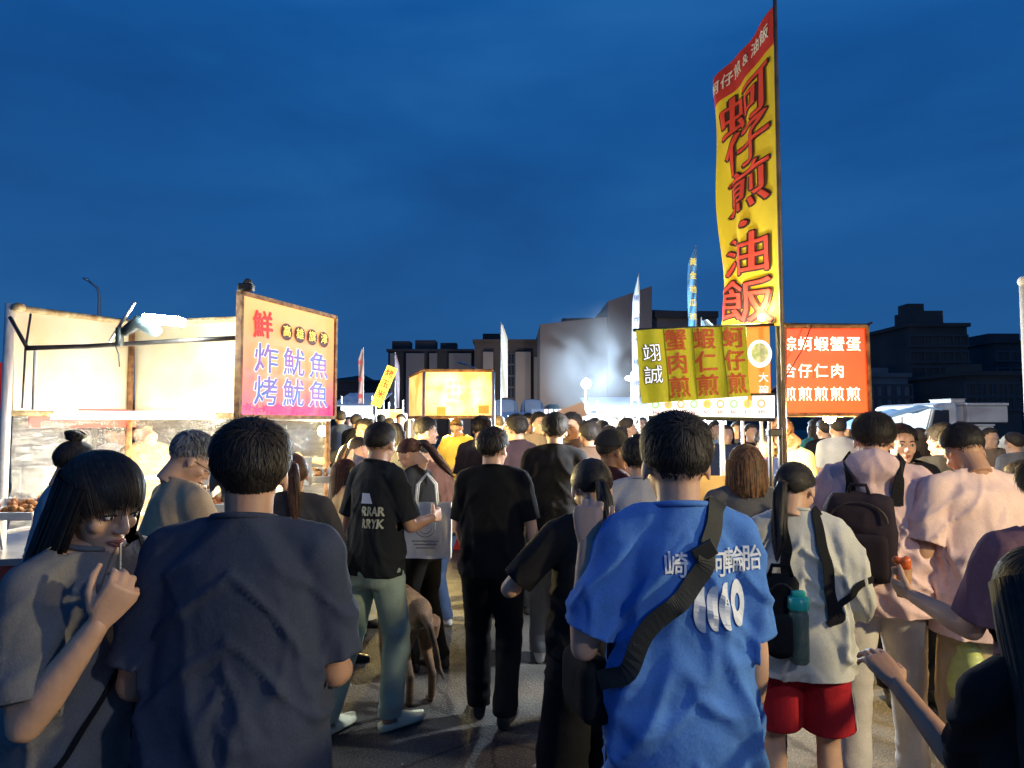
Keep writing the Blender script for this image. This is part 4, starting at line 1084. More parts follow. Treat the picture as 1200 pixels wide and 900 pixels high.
for i, (px, py, dd, wv, hv, colv, lb) in enumerate(((226, 612, 4.3, .13, .26, (.85, .85, .83), 'tall white paper menu card standing on the squid counter'), (248, 600, 4.32, .10, .14, (.75, .20, .05), 'orange printed box on the squid counter'), (258, 545, 4.9, .32, .26, (.82, .82, .80), 'white lit board behind the big man in navy'), (345, 552, 4.9, .24, .2, (.85, .84, .78), 'white box beside the ponytailed girl'))):
    p = P(px, py, dd); r = empty('box' if i in (1, 3) else 'card', p, R(8 - i * 5), lb, 'box' if i in (1, 3) else 'card'); bm = bmesh.new(); box(bm, (0, 0, 0), (wv, .05 if i in (1, 3) else .01, hv), bev=.003); mobj('card_body', bm, mat('card%d' % i, colv, .6), r)
    bm = bmesh.new(); tube(bm, [(0, .02, -hv / 2 + .02), (0, .02, za - p.z)], .008, 6); mobj('stand', bm, METAL, r)
    if i == 0:
        bm = bmesh.new()
        for j in range(6): box(bm, (random.uniform(-.01, .01), -.007, .09 - j * .035), (.08, .002, .010))
        tag(mobj('print', bm, mat('ink_brown', (.45, .25, .1), .7), r))

# goods stacked at the back of the squid stall, seen through the plastic
bm = bmesh.new(); a, b = q(P(30, 500, 7.0)), q(P(372, 500, 6.9)); box(bm, ((a.x + b.x) / 2, a.y, .45), (b.x - a.x, .5, .9)); mobj('back_counter', bm, METAL, root)
gc = (((.55, .50, .42), 'pale'), ((.60, .08, .05), 'red'), ((.70, .50, .12), 'yellow'), ((.10, .25, .45), 'blue'), ((.65, .65, .62), 'white'), ((.30, .16, .07), 'brown'), ((.15, .35, .15), 'green'), ((.75, .35, .10), 'orange'), ((.08, .08, .09), 'black'), ((.62, .45, .40), 'pinkish'), ((.45, .55, .60), 'grey blue'))
xx = P(34, 500, 6.9).x
for i, (cl, nm_) in enumerate(gc):
    w_ = random.uniform(.16, .30); h_ = random.uniform(.18, .46); bm = bmesh.new(); box(bm, (0, 0, h_ / 2), (w_, .26, h_), (0, 0, random.uniform(-.15, .15)), bev=.01); r = empty('carton', (xx + w_ / 2, 6.95, .902), 0, '%s carton on the back counter of the squid stall' % nm_, 'carton', 'cartons at the back of the squid stall')
    mobj('carton_body', bm, mat('carton_' + nm_, cl, .7, var=.12, vscale=8), r); bm = bmesh.new(); box(bm, (0, -.133, h_ * .55), (w_ * .6, .012, h_ * .35)); mobj('paper_tag', bm, mat('tag_paper', (.7, .68, .6), .7), r); xx += w_ + .02

# front sign board of the squid stall
s0, s1, s2, s3 = P(279, 488, 4.4), P(391, 484, 5.45), P(391, 367, 5.45), P(279, 343, 4.4)
sroot = empty('squid_sign', (s0.x, s0.y, s0.z), 0, 'pink and orange sign board for fried and grilled squid', 'sign')
sq = local(sroot)
X = (s1 - s0); wS = X.length; Y = Vector((0, 0, 1)); X.z = 0; X.normalize(); nS = X.cross(Y)
hS = (s3.z - s0.z + s2.z - s1.z) / 2; O = sq(s0)
bm = bmesh.new(); board(bm, O, O + X * wS, O + X * wS + Y * hS, O + Y * hS, .03)
def grad_mat(name, c_top, c_mid, c_bot, z0, z1, em=0.0):
    m = bpy.data.materials.new(name); m.use_nodes = True; t = m.node_tree; N = t.nodes; L = t.links; b = N['Principled BSDF']; b.inputs['Roughness'].default_value = .45
    tc = N.new('ShaderNodeTexCoord'); s = N.new('ShaderNodeSeparateXYZ'); mr = N.new('ShaderNodeMapRange'); mr.inputs['From Min'].default_value = z0; mr.inputs['From Max'].default_value = z1
    cr = N.new('ShaderNodeValToRGB'); cr.color_ramp.elements[0].color = (*c_bot, 1); cr.color_ramp.elements[1].color = (*c_top, 1); e = cr.color_ramp.elements.new(.35); e.color = (*c_mid, 1)
    n = N.new('ShaderNodeTexNoise'); n.inputs['Scale'].default_value = 5; n.inputs['Detail'].default_value = 6; mu = N.new('ShaderNodeMath'); mu.operation = 'MULTIPLY_ADD'; mu.inputs[1].default_value = .5; 
    sb = N.new('ShaderNodeMath'); sb.operation = 'SUBTRACT'; sb.inputs[1].default_value = .25
    L.new(tc.outputs['Object'], s.inputs[0]); L.new(s.outputs['Z'], mr.inputs['Value']); L.new(tc.outputs['Object'], n.inputs['Vector']); L.new(n.outputs['Fac'], mu.inputs[0]); L.new(mr.outputs[0], mu.inputs[2]); L.new(mu.outputs[0], sb.inputs[0]); L.new(sb.outputs[0], cr.inputs[0]); L.new(cr.outputs[0], b.inputs['Base Color'])
    if em: L.new(cr.outputs[0], b.inputs['Emission Color']); b.inputs['Emission Strength'].default_value = em
    return m
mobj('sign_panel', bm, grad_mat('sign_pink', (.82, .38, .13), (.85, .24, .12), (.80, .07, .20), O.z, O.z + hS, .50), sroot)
bm = bmesh.new(); t_ = .013
for a, b in (((0, 0), (wS, 0)), ((0, hS), (wS, hS)), ((0, 0), (0, hS)), ((wS, 0), (wS, hS))):
    p, r_ = O + X * a[0] + Y * a[1], O + X * b[0] + Y * b[1]; dd = (r_ - p).normalized(); s_ = nS.cross(dd).normalized() * t_; pp = [p - dd * t_ - s_ + nS * .018, r_ + dd * t_ - s_ + nS * .018, r_ + dd * t_ + s_ + nS * .018, p - dd * t_ + s_ + nS * .018]
    n_ = (pp[1] - pp[0]).cross(pp[3] - pp[0]); board(bm, *(pp if n_.dot(nS) > 0 else pp[::-1]), .040 + (.003 if a[0] == b[0] else 0))
mobj('sign_frame', bm, RUST, sroot)
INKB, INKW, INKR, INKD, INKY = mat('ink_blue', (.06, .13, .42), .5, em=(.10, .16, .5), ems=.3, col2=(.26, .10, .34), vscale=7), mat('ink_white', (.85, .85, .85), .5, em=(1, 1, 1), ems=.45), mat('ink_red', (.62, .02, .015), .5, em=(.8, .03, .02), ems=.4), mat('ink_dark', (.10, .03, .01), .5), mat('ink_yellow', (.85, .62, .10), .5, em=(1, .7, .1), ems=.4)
for j, row in enumerate(('烤魷魚', '炸魷魚')):
    for i, ch in enumerate(row):
        letter(sroot, ch, hS * .262, INKB, X, Y, O, wS * (.235 + i * .28), hS * (.20 + j * .275), outline=INKW, ow=.04, sx=1.25, sy=1.0, bold=.018)
letter(sroot, '鮮', .21 * hS, INKR, X, Y, O, wS * .20, hS * .76, sx=1.25, sy=1.15, bold=.035, rot=.06)
for i, ch in enumerate('高雄旗津'):
    bm = bmesh.new(); cc = O + X * wS * (.43 + i * .14) + Y * hS * (.755 - .001 * i) + nS * .008
    vs = [bm.verts.new(cc + X * .068 * math.cos(a) + Y * .062 * math.sin(a)) for a in np.linspace(0, 2 * math.pi, 24, endpoint=False)]; bm.faces.new(vs); mobj('roundel', bm, INKD, sroot)
    letter(sroot, ch, .085, INKY, X, Y, O, wS * (.43 + i * .14), hS * .755, off=.011, sx=1.1, bold=.02)
bm = bmesh.new()
for i in range(26):      # ragged magenta bursts along the lower edge
    cx = wS * (.06 + .88 * random.random()); cz = hS * (.04 + .05 * random.random()); cc = O + X * cx + Y * cz + nS * .005; a0 = random.random() * 6
    vs = [bm.verts.new(cc + (X * math.cos(a) + Y * math.sin(a) * .6) * (.05 if k % 2 else .018) * (1 + .4 * random.random()) + nS * .0001 * i) for k, a in enumerate(np.linspace(a0, a0 + 2 * math.pi, 12, endpoint=False))]; bm.faces.new(vs)
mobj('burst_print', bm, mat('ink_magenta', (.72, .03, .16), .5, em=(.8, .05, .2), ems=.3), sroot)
bm = bmesh.new(); p = O + Y * (hS + .045) + X * .05; box(bm, p, (.1, .06, .05), bev=.01); ball(bm, p + Vector((.01, 0, .03)), .03, seg=10); mobj('clamp', bm, DMETAL, sroot)
# red sign at the picture's left edge
p = P(-40, 480, 5.2); r = empty('red_banner', (p.x, 5.2, p.z), 0, 'red cloth sign cut off at the left edge beside the white stall', 'sign'); bm = bmesh.new(); w_ = P(3, 480, 5.2).x - p.x
box(bm, (w_ / 2, 0, .18), (w_, .02, .36)); mobj('cloth', bm, mat('red_cloth', (.5, .03, .02), .7, em=(.6, .03, .02), ems=.2), r)
bm = bmesh.new(); tube(bm, [(w_ - .05, .03, .36), (w_ - .05, .03, -p.z)], .018, 8); mobj('post', bm, DMETAL, r)
for k, ch in enumerate('魷魚'): letter(r, ch, .15, INKY, Vector((1, 0, 0)), Vector((0, 0, 1)), Vector((w_ - .10, -.012, .10 + .16 * (1 - k))), 0, 0, off=.003)
# red valance under the panels
bm = bmesh.new(); a, b = q(P(20, 484, 4.62)), q(P(150, 487, 5.5)); board(bm, Vector((a.x, a.y + .12, 1.66)), Vector((b.x, b.y + .12, 1.66)), Vector((b.x, b.y + .12, 1.80)), Vector((a.x, a.y + .12, 1.80)), .01); mobj('valance', bm, mat('red_valance', (.45, .05, .05), .7), root)

# ================================================================== yellow lit stall
y0 = 9.0; p0, p1 = P(497, 487, y0), P(578, 487, y0); top = P(497, 436, y0).z; pl_ = P(479, 486, 10.2)
root = empty('juice_stall', ((p0.x + p1.x) / 2, y0, 0), 0, 'small stall with a glowing cream light box over a red draped counter', 'stall'); q = local(root)
CREAM = mat('cream_lightbox', (1, .72, .24), .5, em=(1, .78, .34), ems=1.6, col2=(1, .38, .05), vscale=3.2, detail=4)
def glow_centre(m, c, r, s0, s1):
    t = m.node_tree; N = t.nodes; L = t.links; tc = N.new('ShaderNodeTexCoord'); sb = N.new('ShaderNodeVectorMath'); sb.operation = 'SUBTRACT'; sb.inputs[1].default_value = c; sc_ = N.new('ShaderNodeVectorMath'); sc_.operation = 'MULTIPLY'; sc_.inputs[1].default_value = (1 / r[0], 0, 1 / r[1]); ln = N.new('ShaderNodeVectorMath'); ln.operation = 'LENGTH'; mr = N.new('ShaderNodeMapRange'); mr.interpolation_type = 'SMOOTHSTEP'; mr.inputs['To Min'].default_value = s0; mr.inputs['To Max'].default_value = s1
    L.new(tc.outputs['Object'], sb.inputs[0]); L.new(sb.outputs[0], sc_.inputs[0]); L.new(sc_.outputs[0], ln.inputs[0]); L.new(ln.outputs['Value'], mr.inputs['Value']); L.new(mr.outputs[0], N['Principled BSDF'].inputs['Emission Strength'])
glow_centre(CREAM, (0, 0, (p0.z + top) / 2), ((p1.x - p0.x) * .62, (top - p0.z) * .75), 3.4, .62)
bm = bmesh.new(); board(bm, q(Vector((p0.x, y0, p0.z))), q(Vector((p1.x, y0, p0.z))), q(Vector((p1.x, y0, top))), q(Vector((p0.x, y0, top))), .06); mobj('light_box', bm, CREAM, root)
bm = bmesh.new(); board(bm, q(Vector((pl_.x, 10.2, p0.z))), q(Vector((p0.x - .02, y0 + .02, p0.z))), q(Vector((p0.x - .02, y0 + .02, top))), q(Vector((pl_.x, 10.2, top))), .06); mobj('light_box', bm, CREAM, root)
def bar(a, b, r_, m, name='rail'):
    bm = bmesh.new(); tube(bm, [q(a), q(b)], r_, 8); return mobj(name, bm, m, root, True)
for z in (p0.z - .02, top + .02): bar(Vector((p0.x, y0 - .02, z)), Vector((p1.x, y0 - .02, z)), .022, RUST); bar(Vector((pl_.x, 10.2, z)), Vector((p0.x, y0 - .02, z)), .022, RUST)
for x, yy in ((p0.x, y0 - .03), (p1.x, y0 - .03), (pl_.x, 10.2), (p1.x - .1, 10.3)): bar(Vector((x, yy, top)), Vector((x, yy, .02)), .022, METAL, 'post')
for (xx, zz, ww) in ((.25, .06, .12), (.86, .08, .14)):
    bm = bmesh.new(); box(bm, q(Vector((p0.x + (p1.x - p0.x) * xx, y0 - .012, p0.z + zz))), (ww, .01, .11)); mobj('price_card', bm, mat('orange_card', (.6, .25, .03), .6, em=(.8, .3, .03), ems=.4), root)
for j in range(4): letter(root, ('黃金魚蛋', '椒鹽 甘梅', '梅粉 原味', '50元 100元')[j], .072, mat('ink_gold', (.75, .38, .08), .6, em=(1, .5, .1), ems=1.1), Vector((1, 0, 0)), Vector((0, 0, 1)), q(Vector(((p0.x + p1.x) / 2, y0, p0.z + .42 - .09 * j))), 0, 0, off=.004)
bm = bmesh.new(); box(bm, (.1, .55, .42), (1.1, .8, .82)); mobj('counter', bm, mat('red_drape', (.45, .03, .03), .8, bump=.5, bscale=8), root)
bm = bmesh.new(); box(bm, (.1, .5, .86), (1.25, .95, .035)); mobj('counter_top', bm, METAL, root)
cc = Vector((-.1, .45, p0.z - .05)); bm = bmesh.new(); ball(bm, cc, .05, seg=12); mobj('bulb', bm, emi('bulb_warm', (1, .8, .4), 30), root, True); bar(q(Vector((0, 0, 0))) * 0 + root.location + cc, root.location + Vector((-.1, .45, top)), .006, BLACK, 'cable')
lamp_light('bulb_light', cc + Vector((0, 0, -.08)), 800, (1, .74, .26), .07, parent=root)
for i, (xx, lb) in enumerate(((-.2, 'stainless bowl on the red draped counter'), (.45, 'second steel bowl beside the vendor in yellow'))):
    bm = bmesh.new(); tube(bm, [(0, 0, 0), (0, 0, .03), (0, 0, .10)], [.07, .12, .15], 18); tag(mobj('bowl', bm, METAL, None, True, root.location + Vector((xx, .3, .88))), lb, 'bowl')

# ================================================================== right stall: oyster omelette
yR = 4.45
root = empty('oyster_stall', (P(912, 500, yR).x, yR, 0), 0, 'oyster omelette stall with steel poles, menu strip and tan counter', 'stall'); q = local(root)
def vbar(px, yy, zt, zb, r_, m, name='post'): x = P(px, 500, yy).x; return bar(Vector((x, yy, zt)), Vector((x, yy, zb)), r_, m, name)
# banner and pole
pr = empty('tall_banner', (P(919, 500, 4.2).x, 4.2, 0), 0, 'tall yellow banner with red lettering on a pole above the stall', 'banner')
qb = local(pr); zt = P(913, 5, 4.2).z + .25
bm = bmesh.new(); tube(bm, [(0, 0, .02), (0, 0, 3.2), (0, 0, zt)], [.015, .014, .012], 10); mobj('pole', bm, mat('banner_pole', (.16, .12, .08), .5, .3, var=.3, vscale=8), pr, True)
def banner_pt(f, g):
    """f 0 at the pole .. 1 at the free edge, g 0 bottom .. 1 top"""
    near = np.array([0, 0, 0.]); zb, zt_ = P(913, 382, 4.2).z, P(913, 10, 4.2).z
    ztf = P(836, 97, 5.15).z; zbf = P(845, 381, 5.15).z
    z0 = zb + (zt_ - zb) * g; z1 = zbf + (ztf - zbf) * g
    xf = P(840 + 4 * g + 3 * math.sin(g * 3.1), 300, 5.15).x; fx = (xf - pr.location.x) * f; fy = .95 * f
    wv = .035 * math.sin(f * 7 + g * 5) * f * (1 - .3 * g) + .02 * math.sin(f * 15 - g * 9) * f
    return Vector((fx + wv * 1.0 - .012, fy - wv * .1, z0 + (z1 - z0) * f + .012 * math.sin(f * 9 + 1) * (g > .97)))
nx, nz = 28, 90; V = []; F_ = []
for j in range(nz + 1):
    for i in range(nx + 1): V.append(tuple(banner_pt(i / nx, j / nz)))
for j in range(nz):
    for i in range(nx): k = j * (nx + 1) + i; F_.append((k, k + nx + 1, k + nx + 2, k + 1))
def cloth_mat(name, col, em, ems, tl=.35, col2=None):
    m = mat(name, col, .75, bump=.25, bscale=60, var=.10, vscale=2.0) if not em else mat(name, col, .75, bump=.25, bscale=60, em=em, ems=ems)
    t = m.node_tree; b = t.nodes['Principled BSDF']; o = t.nodes['Material Output']
    if tl:
        tr = t.nodes.new('ShaderNodeBsdfTranslucent'); tr.inputs[0].default_value = (*col, 1); mx = t.nodes.new('ShaderNodeMixShader'); mx.inputs[0].default_value = tl
        t.links.new(b.outputs[0], mx.inputs[1]); t.links.new(tr.outputs[0], mx.inputs[2]); t.links.new(mx.outputs[0], o.inputs[0])
    return m
BYEL = cloth_mat('banner_yellow', (.72, .52, .015), None, 0); BRED = cloth_mat('banner_red', (.50, .03, .02), None, 0); BWHT = cloth_mat('banner_white', (.8, .78, .7), None, 0); BDRK = cloth_mat('banner_outline', (.06, .015, .008), None, 0); BRED2 = cloth_mat('banner_letter_red', (.72, .06, .025), None, 0)
mobj('cloth', mesh_np(np.array(V), np.array(F_)), BYEL, pr, True)
bm = bmesh.new(); rows = []
for j in range(9):
    g = .885 + .115 * j / 8; rows.append([bm.verts.new(banner_pt(i / 28, g) + Vector((-.004, -.003, 0))) for i in range(29)])
for a, b in zip(rows, rows[1:]):
    for i in range(28): bm.faces.new((a[i], b[i], b[i + 1], a[i + 1]))
mobj('red_band', bm, BRED, pr, True)
def banner_text(ch, f0, g0, sf, sg, m, off, ol, name='lettering'):
    me = text_mesh(ch, 1.0, ol); bm = bmesh.new(); bm.from_mesh(me); bpy.data.meshes.remove(me); bmesh.ops.triangulate(bm, faces=bm.faces)
    for _ in range(2):
        es = [e for e in bm.edges if e.calc_length() > .12]; bmesh.ops.subdivide_edges(bm, edges=es, cuts=1); bmesh.ops.triangulate(bm, faces=bm.faces)
    for v in bm.verts:
        f = f0 - v.co.x * sf; g = g0 + v.co.y * sg; v.co = banner_pt(f, g) + Vector((-off - v.co.z, -off * .7 - v.co.z, 0))
    mobj(name, bm, m, pr)
for i, ch in enumerate('蚵仔煎·油飯'):
    g0 = (.775, .63, .475, .352, .24, .075)[i]; sz = (.84, .84, .84, .9, .80, .84)[i]; f0 = .47
    banner_text(ch, f0, g0, sz * 1.0, .163 * sz / .84, BDRK, .006, .055); banner_text(ch, f0, g0, sz * 1.0, .163 * sz / .84, BWHT if False else BRED2, .011, .008)
for i, ch in enumerate('蚵仔煎&油飯'): banner_text(ch, .90 - i * .155, .942, .15, .052, BWHT, .010, .02)
# yellow hung sheet
h0, h1, h2, h3 = P(752, 473, 4.0), P(880, 464, 4.0), P(873, 382, 4.0), P(745, 387, 4.0)
hr = empty('yellow_sheet_sign', (h3.x, 4.0, h3.z), 0, 'yellow cloth sign hanging tilted with three columns of red lettering', 'sign'); qh = local(hr)
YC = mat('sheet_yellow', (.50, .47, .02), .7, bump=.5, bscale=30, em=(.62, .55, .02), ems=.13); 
def hs(f, g):
    p = qh(h0).lerp(qh(h1), f).lerp(qh(h3).lerp(qh(h2), f), g); p.y += .022 * math.sin(f * 13 + g * 4) * (1 - g) + .012 * math.sin(f * 29) - .006 * abs(math.sin(f * math.pi * 4)); return p
V = [tuple(hs(i / 48, j / 20)) for j in range(21) for i in range(49)]; F_ = [(j * 49 + i, j * 49 + i + 1, (j + 1) * 49 + i + 1, (j + 1) * 49 + i) for j in range(20) for i in range(48)]
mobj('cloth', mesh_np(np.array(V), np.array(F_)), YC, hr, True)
def sheet_text(ch, f0, g0, sf, sg, m, off, ol):
    me = text_mesh(ch, 1.0, ol); bm = bmesh.new(); bm.from_mesh(me); bpy.data.meshes.remove(me); bmesh.ops.triangulate(bm, faces=bm.faces)
    es = [e for e in bm.edges if e.calc_length() > .2]; bmesh.ops.subdivide_edges(bm, edges=es, cuts=1)
    for v in bm.verts: p = hs(f0 + v.co.x * sf, g0 + v.co.y * sg); p.y -= off + v.co.z; v.co = p
    mobj('lettering', bm, m, hr)
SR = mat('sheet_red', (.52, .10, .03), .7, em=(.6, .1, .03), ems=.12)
for c_, w3 in enumerate(('蟹肉煎', '蝦仁煎', '蚵仔煎')):
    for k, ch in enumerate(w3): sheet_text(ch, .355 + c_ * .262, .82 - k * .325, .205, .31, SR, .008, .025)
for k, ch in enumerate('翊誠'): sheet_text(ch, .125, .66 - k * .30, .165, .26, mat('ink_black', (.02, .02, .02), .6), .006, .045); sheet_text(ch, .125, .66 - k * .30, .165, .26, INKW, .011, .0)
for f in (.26, .52, .78):
    bm = bmesh.new(); tube(bm, [hs(f, g) + Vector((0, -.004, 0)) for g in np.linspace(0, 1, 12)], .003, 6); mobj('seam', bm, mat('sheet_seam', (.35, .30, .02), .8), hr)
bar(P(742, 387, 4.02), P(912, 380, 4.3), .010, DMETAL, 'rail'); 
# red sign
r0, r1, r2, r3 = P(919, 486, yR), P(1019, 486, yR + .05), P(1015, 383, yR + .05), P(919, 383, yR)
rr = empty('red_menu_sign', (r0.x, yR, r0.z), 0, 'glowing red menu sign with white lettering over the oyster stall', 'sign'); qr = local(rr)
bm = bmesh.new(); board(bm, qr(r0), qr(r1), qr(r2), qr(r3), .07); mobj('light_panel', bm, grad_mat('red_glow', (.85, .030, .008), (.92, .05, .008), (.95, .06, .008), 0, .58, 1.35), rr)
bm = bmesh.new(); cs = [qr(r0), qr(r1), qr(r2), qr(r3)]
for a, b in zip(cs, cs[1:] + cs[:1]): tube(bm, [a + Vector((0, -.01, 0)), b + Vector((0, -.01, 0))], .014, 8)
mobj('sign_frame', bm, RUST, rr)
Xr, Yr = Vector((1, 0, 0)), Vector((0, 0, 1)); RW = mat('ink_cream', (.9, .85, .7), .5, em=(1, .88, .65), ems=.8)
def rpx(px, py): p = P(px, py, yR); return p.x - r0.x, p.z - r0.z
for i, ch in enumerate('綜蚵蝦蟹蛋'): x, z = rpx(924 + i * 18.8, 404.5); letter(rr, ch, .100, RW, Xr, Yr, Vector((0, -.004, 0)), x, z, bold=.022)
for i, ch in enumerate('合仔仁肉'): x, z = rpx(924 + i * 18.8, 436); letter(rr, ch, .096, RW, Xr, Yr, Vector((0, -.004, 0)), x, z, bold=.022)
for i in range(5):
    x, z = rpx(924 + i * 18.8, 463); letter(rr, '煎', .096, RW, Xr, Yr, Vector((0, -.004, 0)), x, z, bold=.022); 
bar(P(913, 380, yR), P(1018, 381, yR + .06), .010, DMETAL, 'rail'); bar(P(1010, 383, yR + .1), P(1022, 378, yR + .1), .008, DMETAL, 'hook')
edge_c = [P(951, 381, yR - .05), P(940, 410, yR - .08), P(922, 440, yR - .08), P(903, 458, yR - .05)]
bm = bmesh.new(); tube(bm, [q(v) for v in edge_c], .004, 6); mobj('cable', bm, BLACK, root)
vbar(915, 4.36, P(915, 379, 4.36).z, .02, .022, DMETAL); vbar(902, 4.5, P(902, 383, 4.5).z, 0.02, .014, DMETAL)
bm = bmesh.new(); box(bm, q(P(909, 507, 4.34)), (.11, .06, .05), bev=.008); mobj('clamp', bm, BLACK, root)
# poster with a bowl
b0 = P(876, 470, 4.35); b1 = P(901, 381, 4.35)
po = empty('bowl_poster', (b0.x, 4.35, b0.z), 0, 'orange poster with a bowl of rice behind the yellow cloth sign', 'poster'); bm = bmesh.new(); ww, hh = b1.x - b0.x, b1.z - b0.z
box(bm, (ww / 2, 0, hh / 2), (ww, .015, hh)); mobj('poster_sheet', bm, mat('poster_orange', (.85, .22, .03), .5, em=(.95, .25, .03), ems=.5), po)
for rad_, m_, zz, of in ((.078, INKW, .62, .010), (.055, mat('rice', (.7, .6, .35), .6, em=(.9, .75, .4), ems=.4, col2=(.3, .35, .12), vscale=25), .63, .014)):
    bm = bmesh.new(); vs = [bm.verts.new((ww * .55 + rad_ * math.cos(a), -of, hh * zz + rad_ * 1.15 * math.sin(a))) for a in np.linspace(0, 2 * math.pi, 24, endpoint=False)]; bm.faces.new(vs); mobj('bowl_print', bm, m_, po)
for k, ch in enumerate('大碗'): letter(po, ch, .065, INKW, Xr, Yr, Vector((ww * .68, -.009, hh * (.30 - .17 * k))), 0, 0, bold=.02)
# menu strip
m0, m1, m2, m3 = P(760, 489, 4.55), P(908, 492, 4.3), P(908, 462, 4.3), P(760, 464, 4.55)
ms = empty('menu_strip', (m0.x, 4.55, m0.z), 0, 'long white backlit menu strip with small dish pictures', 'sign'); qm = local(ms); bm = bmesh.new(); board(bm, qm(m0), qm(m1), qm(m2), qm(m3), .05); mobj('light_panel', bm, mat('menu_white', (.9, .88, .85), .5, em=(1, .97, .92), ems=.7), ms)
Xm = (qm(m1) - qm(m0)); Lm = Xm.length; Xm.z = 0; Xm.normalize(); nm = Xm.cross(Yr)
dish = [mat('dish_green', (.2, .4, .15), .6, em=(.35, .6, .3), ems=.6), mat('dish_orange', (.7, .4, .1), .6, em=(.9, .5, .1), ems=.6), mat('dish_brown', (.4, .25, .12), .6, em=(.55, .4, .2), ems=.6)]
for i in range(9):
    cx = Lm * (.06 + .105 * i); cc = Xm * cx + Yr * .085 + nm * .006
    bm = bmesh.new(); vs = [bm.verts.new(cc + Xm * .026 * math.cos(a) + Yr * .030 * math.sin(a)) for a in np.linspace(0, 2 * math.pi, 16, endpoint=False)]; bm.faces.new(vs); mobj('dish_print', bm, dish[i % 3], ms)
    bm = bmesh.new(); vs = [bm.verts.new(cc + nm * .003 + Xm * .015 * math.cos(a) + Yr * .016 * math.sin(a)) for a in np.linspace(0, 2 * math.pi, 12, endpoint=False)]; bm.faces.new(vs); mobj('dish_print', bm, INKW if i % 3 != 1 else dish[2], ms)
    letter(ms, ('$60', '$70', '$80')[i % 3], .028, INKR, Xm, Yr, Xm * cx + Yr * .033 + nm * .002, 0, 0, bold=.02)
bm = bmesh.new(); tube(bm, [qm(m0) + nm * .01, qm(m1) + nm * .01], .012, 8); tube(bm, [qm(m3) + nm * .01, qm(m2) + nm * .01], .008, 8); mobj('sign_frame', bm, DMETAL, ms)
for px in (797, 812, 827, 846, 870, 892): vbar(px, 4.9, 1.72, .9, .014 if px != 846 else .02, METAL)
# counter: tan cover panels
x0, x1 = P(770, 500, 4.7).x, P(1010, 500, 4.7).x
bm = bmesh.new(); box(bm, q(Vector(((x0 + x1) / 2, 5.05, .94))), (x1 - x0, .75, .03)); mobj('counter_top', bm, METAL, root)
TAN = mat('tan_card', (.62, .42, .16), .7, var=.12, vscale=4)
bm = bmesh.new(); box(bm, q(Vector(((x0 + x1) / 2, 4.68, .47))), (x1 - x0, .03, .90)); mobj('counter_front', bm, mat('menu_cloth', (.75, .62, .28), .7, col2=(.5, .42, .3), vscale=8), root)
p = P(838, 590, 4.5); bm = bmesh.new(); box(bm, q(Vector((p.x + .05, 4.62, 1.17))), (.72, .02, .34), (R(-8), 0, 0)); mobj('splash_guard', bm, TAN, root)
for k, ch in enumerate('蚵仔煎'): letter(root, ch, .15, mat('ink_brown2', (.35, .2, .08), .7), Xr, Yr, q(Vector((p.x - .1 + k * .17, 4.66, .80))), 0, 0, bold=.02)
bm = bmesh.new(); tube(bm, [q(Vector((p.x + .9, 4.95, .96))), q(Vector((p.x + .9, 4.95, .99)))], [.30, .34], 28); mobj('griddle', bm, DMETAL, root)
# its lamps (seen lit: warm one under the red sign, cool one behind the yellow sheet, one shining up the banner)
for (px, py, yy, pw, cl, er, hg) in ((972, 489, 4.62, 85, (1, .72, .26), 30, 'warm'), (800, 455, 4.9, 140, (.85, .93, 1), 30, 'cool'), (893, 372, 4.42, 7, (1, .85, .45), 14, 'up')):
    p = q(P(px, py, yy)); bm = bmesh.new(); ball(bm, p, .04 if hg != 'up' else .025, seg=12); mobj('bulb', bm, emi('bulb_oyster_' + hg, cl, er), root, True)
    bm = bmesh.new(); tube(bm, [p + Vector((0, 0, .03)), p + Vector((0, .02, .30 if hg != 'up' else -.2))], .006, 6); mobj('cable', bm, BLACK, root)
    lamp_light('bulb_light', p + Vector((-.06 if hg == 'up' else 0, -.03, .05 if hg == 'up' else -.07)), pw, cl, .06, parent=root)
# pans, boxes, bottles on the right counter
for i, (px, hgt, rr_, m_, nm_, lb) in enumerate(((800, .22, .10, METAL, 'pot', 'steel pot on the oyster counter'), (835, .14, .09, METAL, 'pot', 'low steel pan beside the tall pot'), (860, .20, .035, mat('sauce_red', (.5, .05, .03), .3), 'sauce_bottle', 'red sauce bottle near the steel pans'), (935, .18, .035, mat('sauce_brown', (.2, .08, .03), .3), 'sauce_bottle', 'brown sauce bottle in front of the green shirted cook'), (955, .12, .08, TRAYW, 'bowl_stack', 'white bowls stacked near the cook'))):
    x = P(px, 500, 4.95).x; bm = bmesh.new()
    if rr_ < .05: tube(bm, [(0, 0, 0), (0, 0, hgt * .65), (0, 0, hgt * .8), (0, 0, hgt)], [rr_, rr_, rr_ * .4, rr_ * .35], 14)
    else: tube(bm, [(0, 0, 0), (0, 0, hgt * .9), (0, 0, hgt)], [rr_ * .9, rr_, rr_ * 1.08], 20)
    tag(mobj(nm_, bm, m_, None, True, (x, 4.95, .957)), lb, nm_.split('_')[-1] if nm_ != 'bowl_stack' else 'bowls')

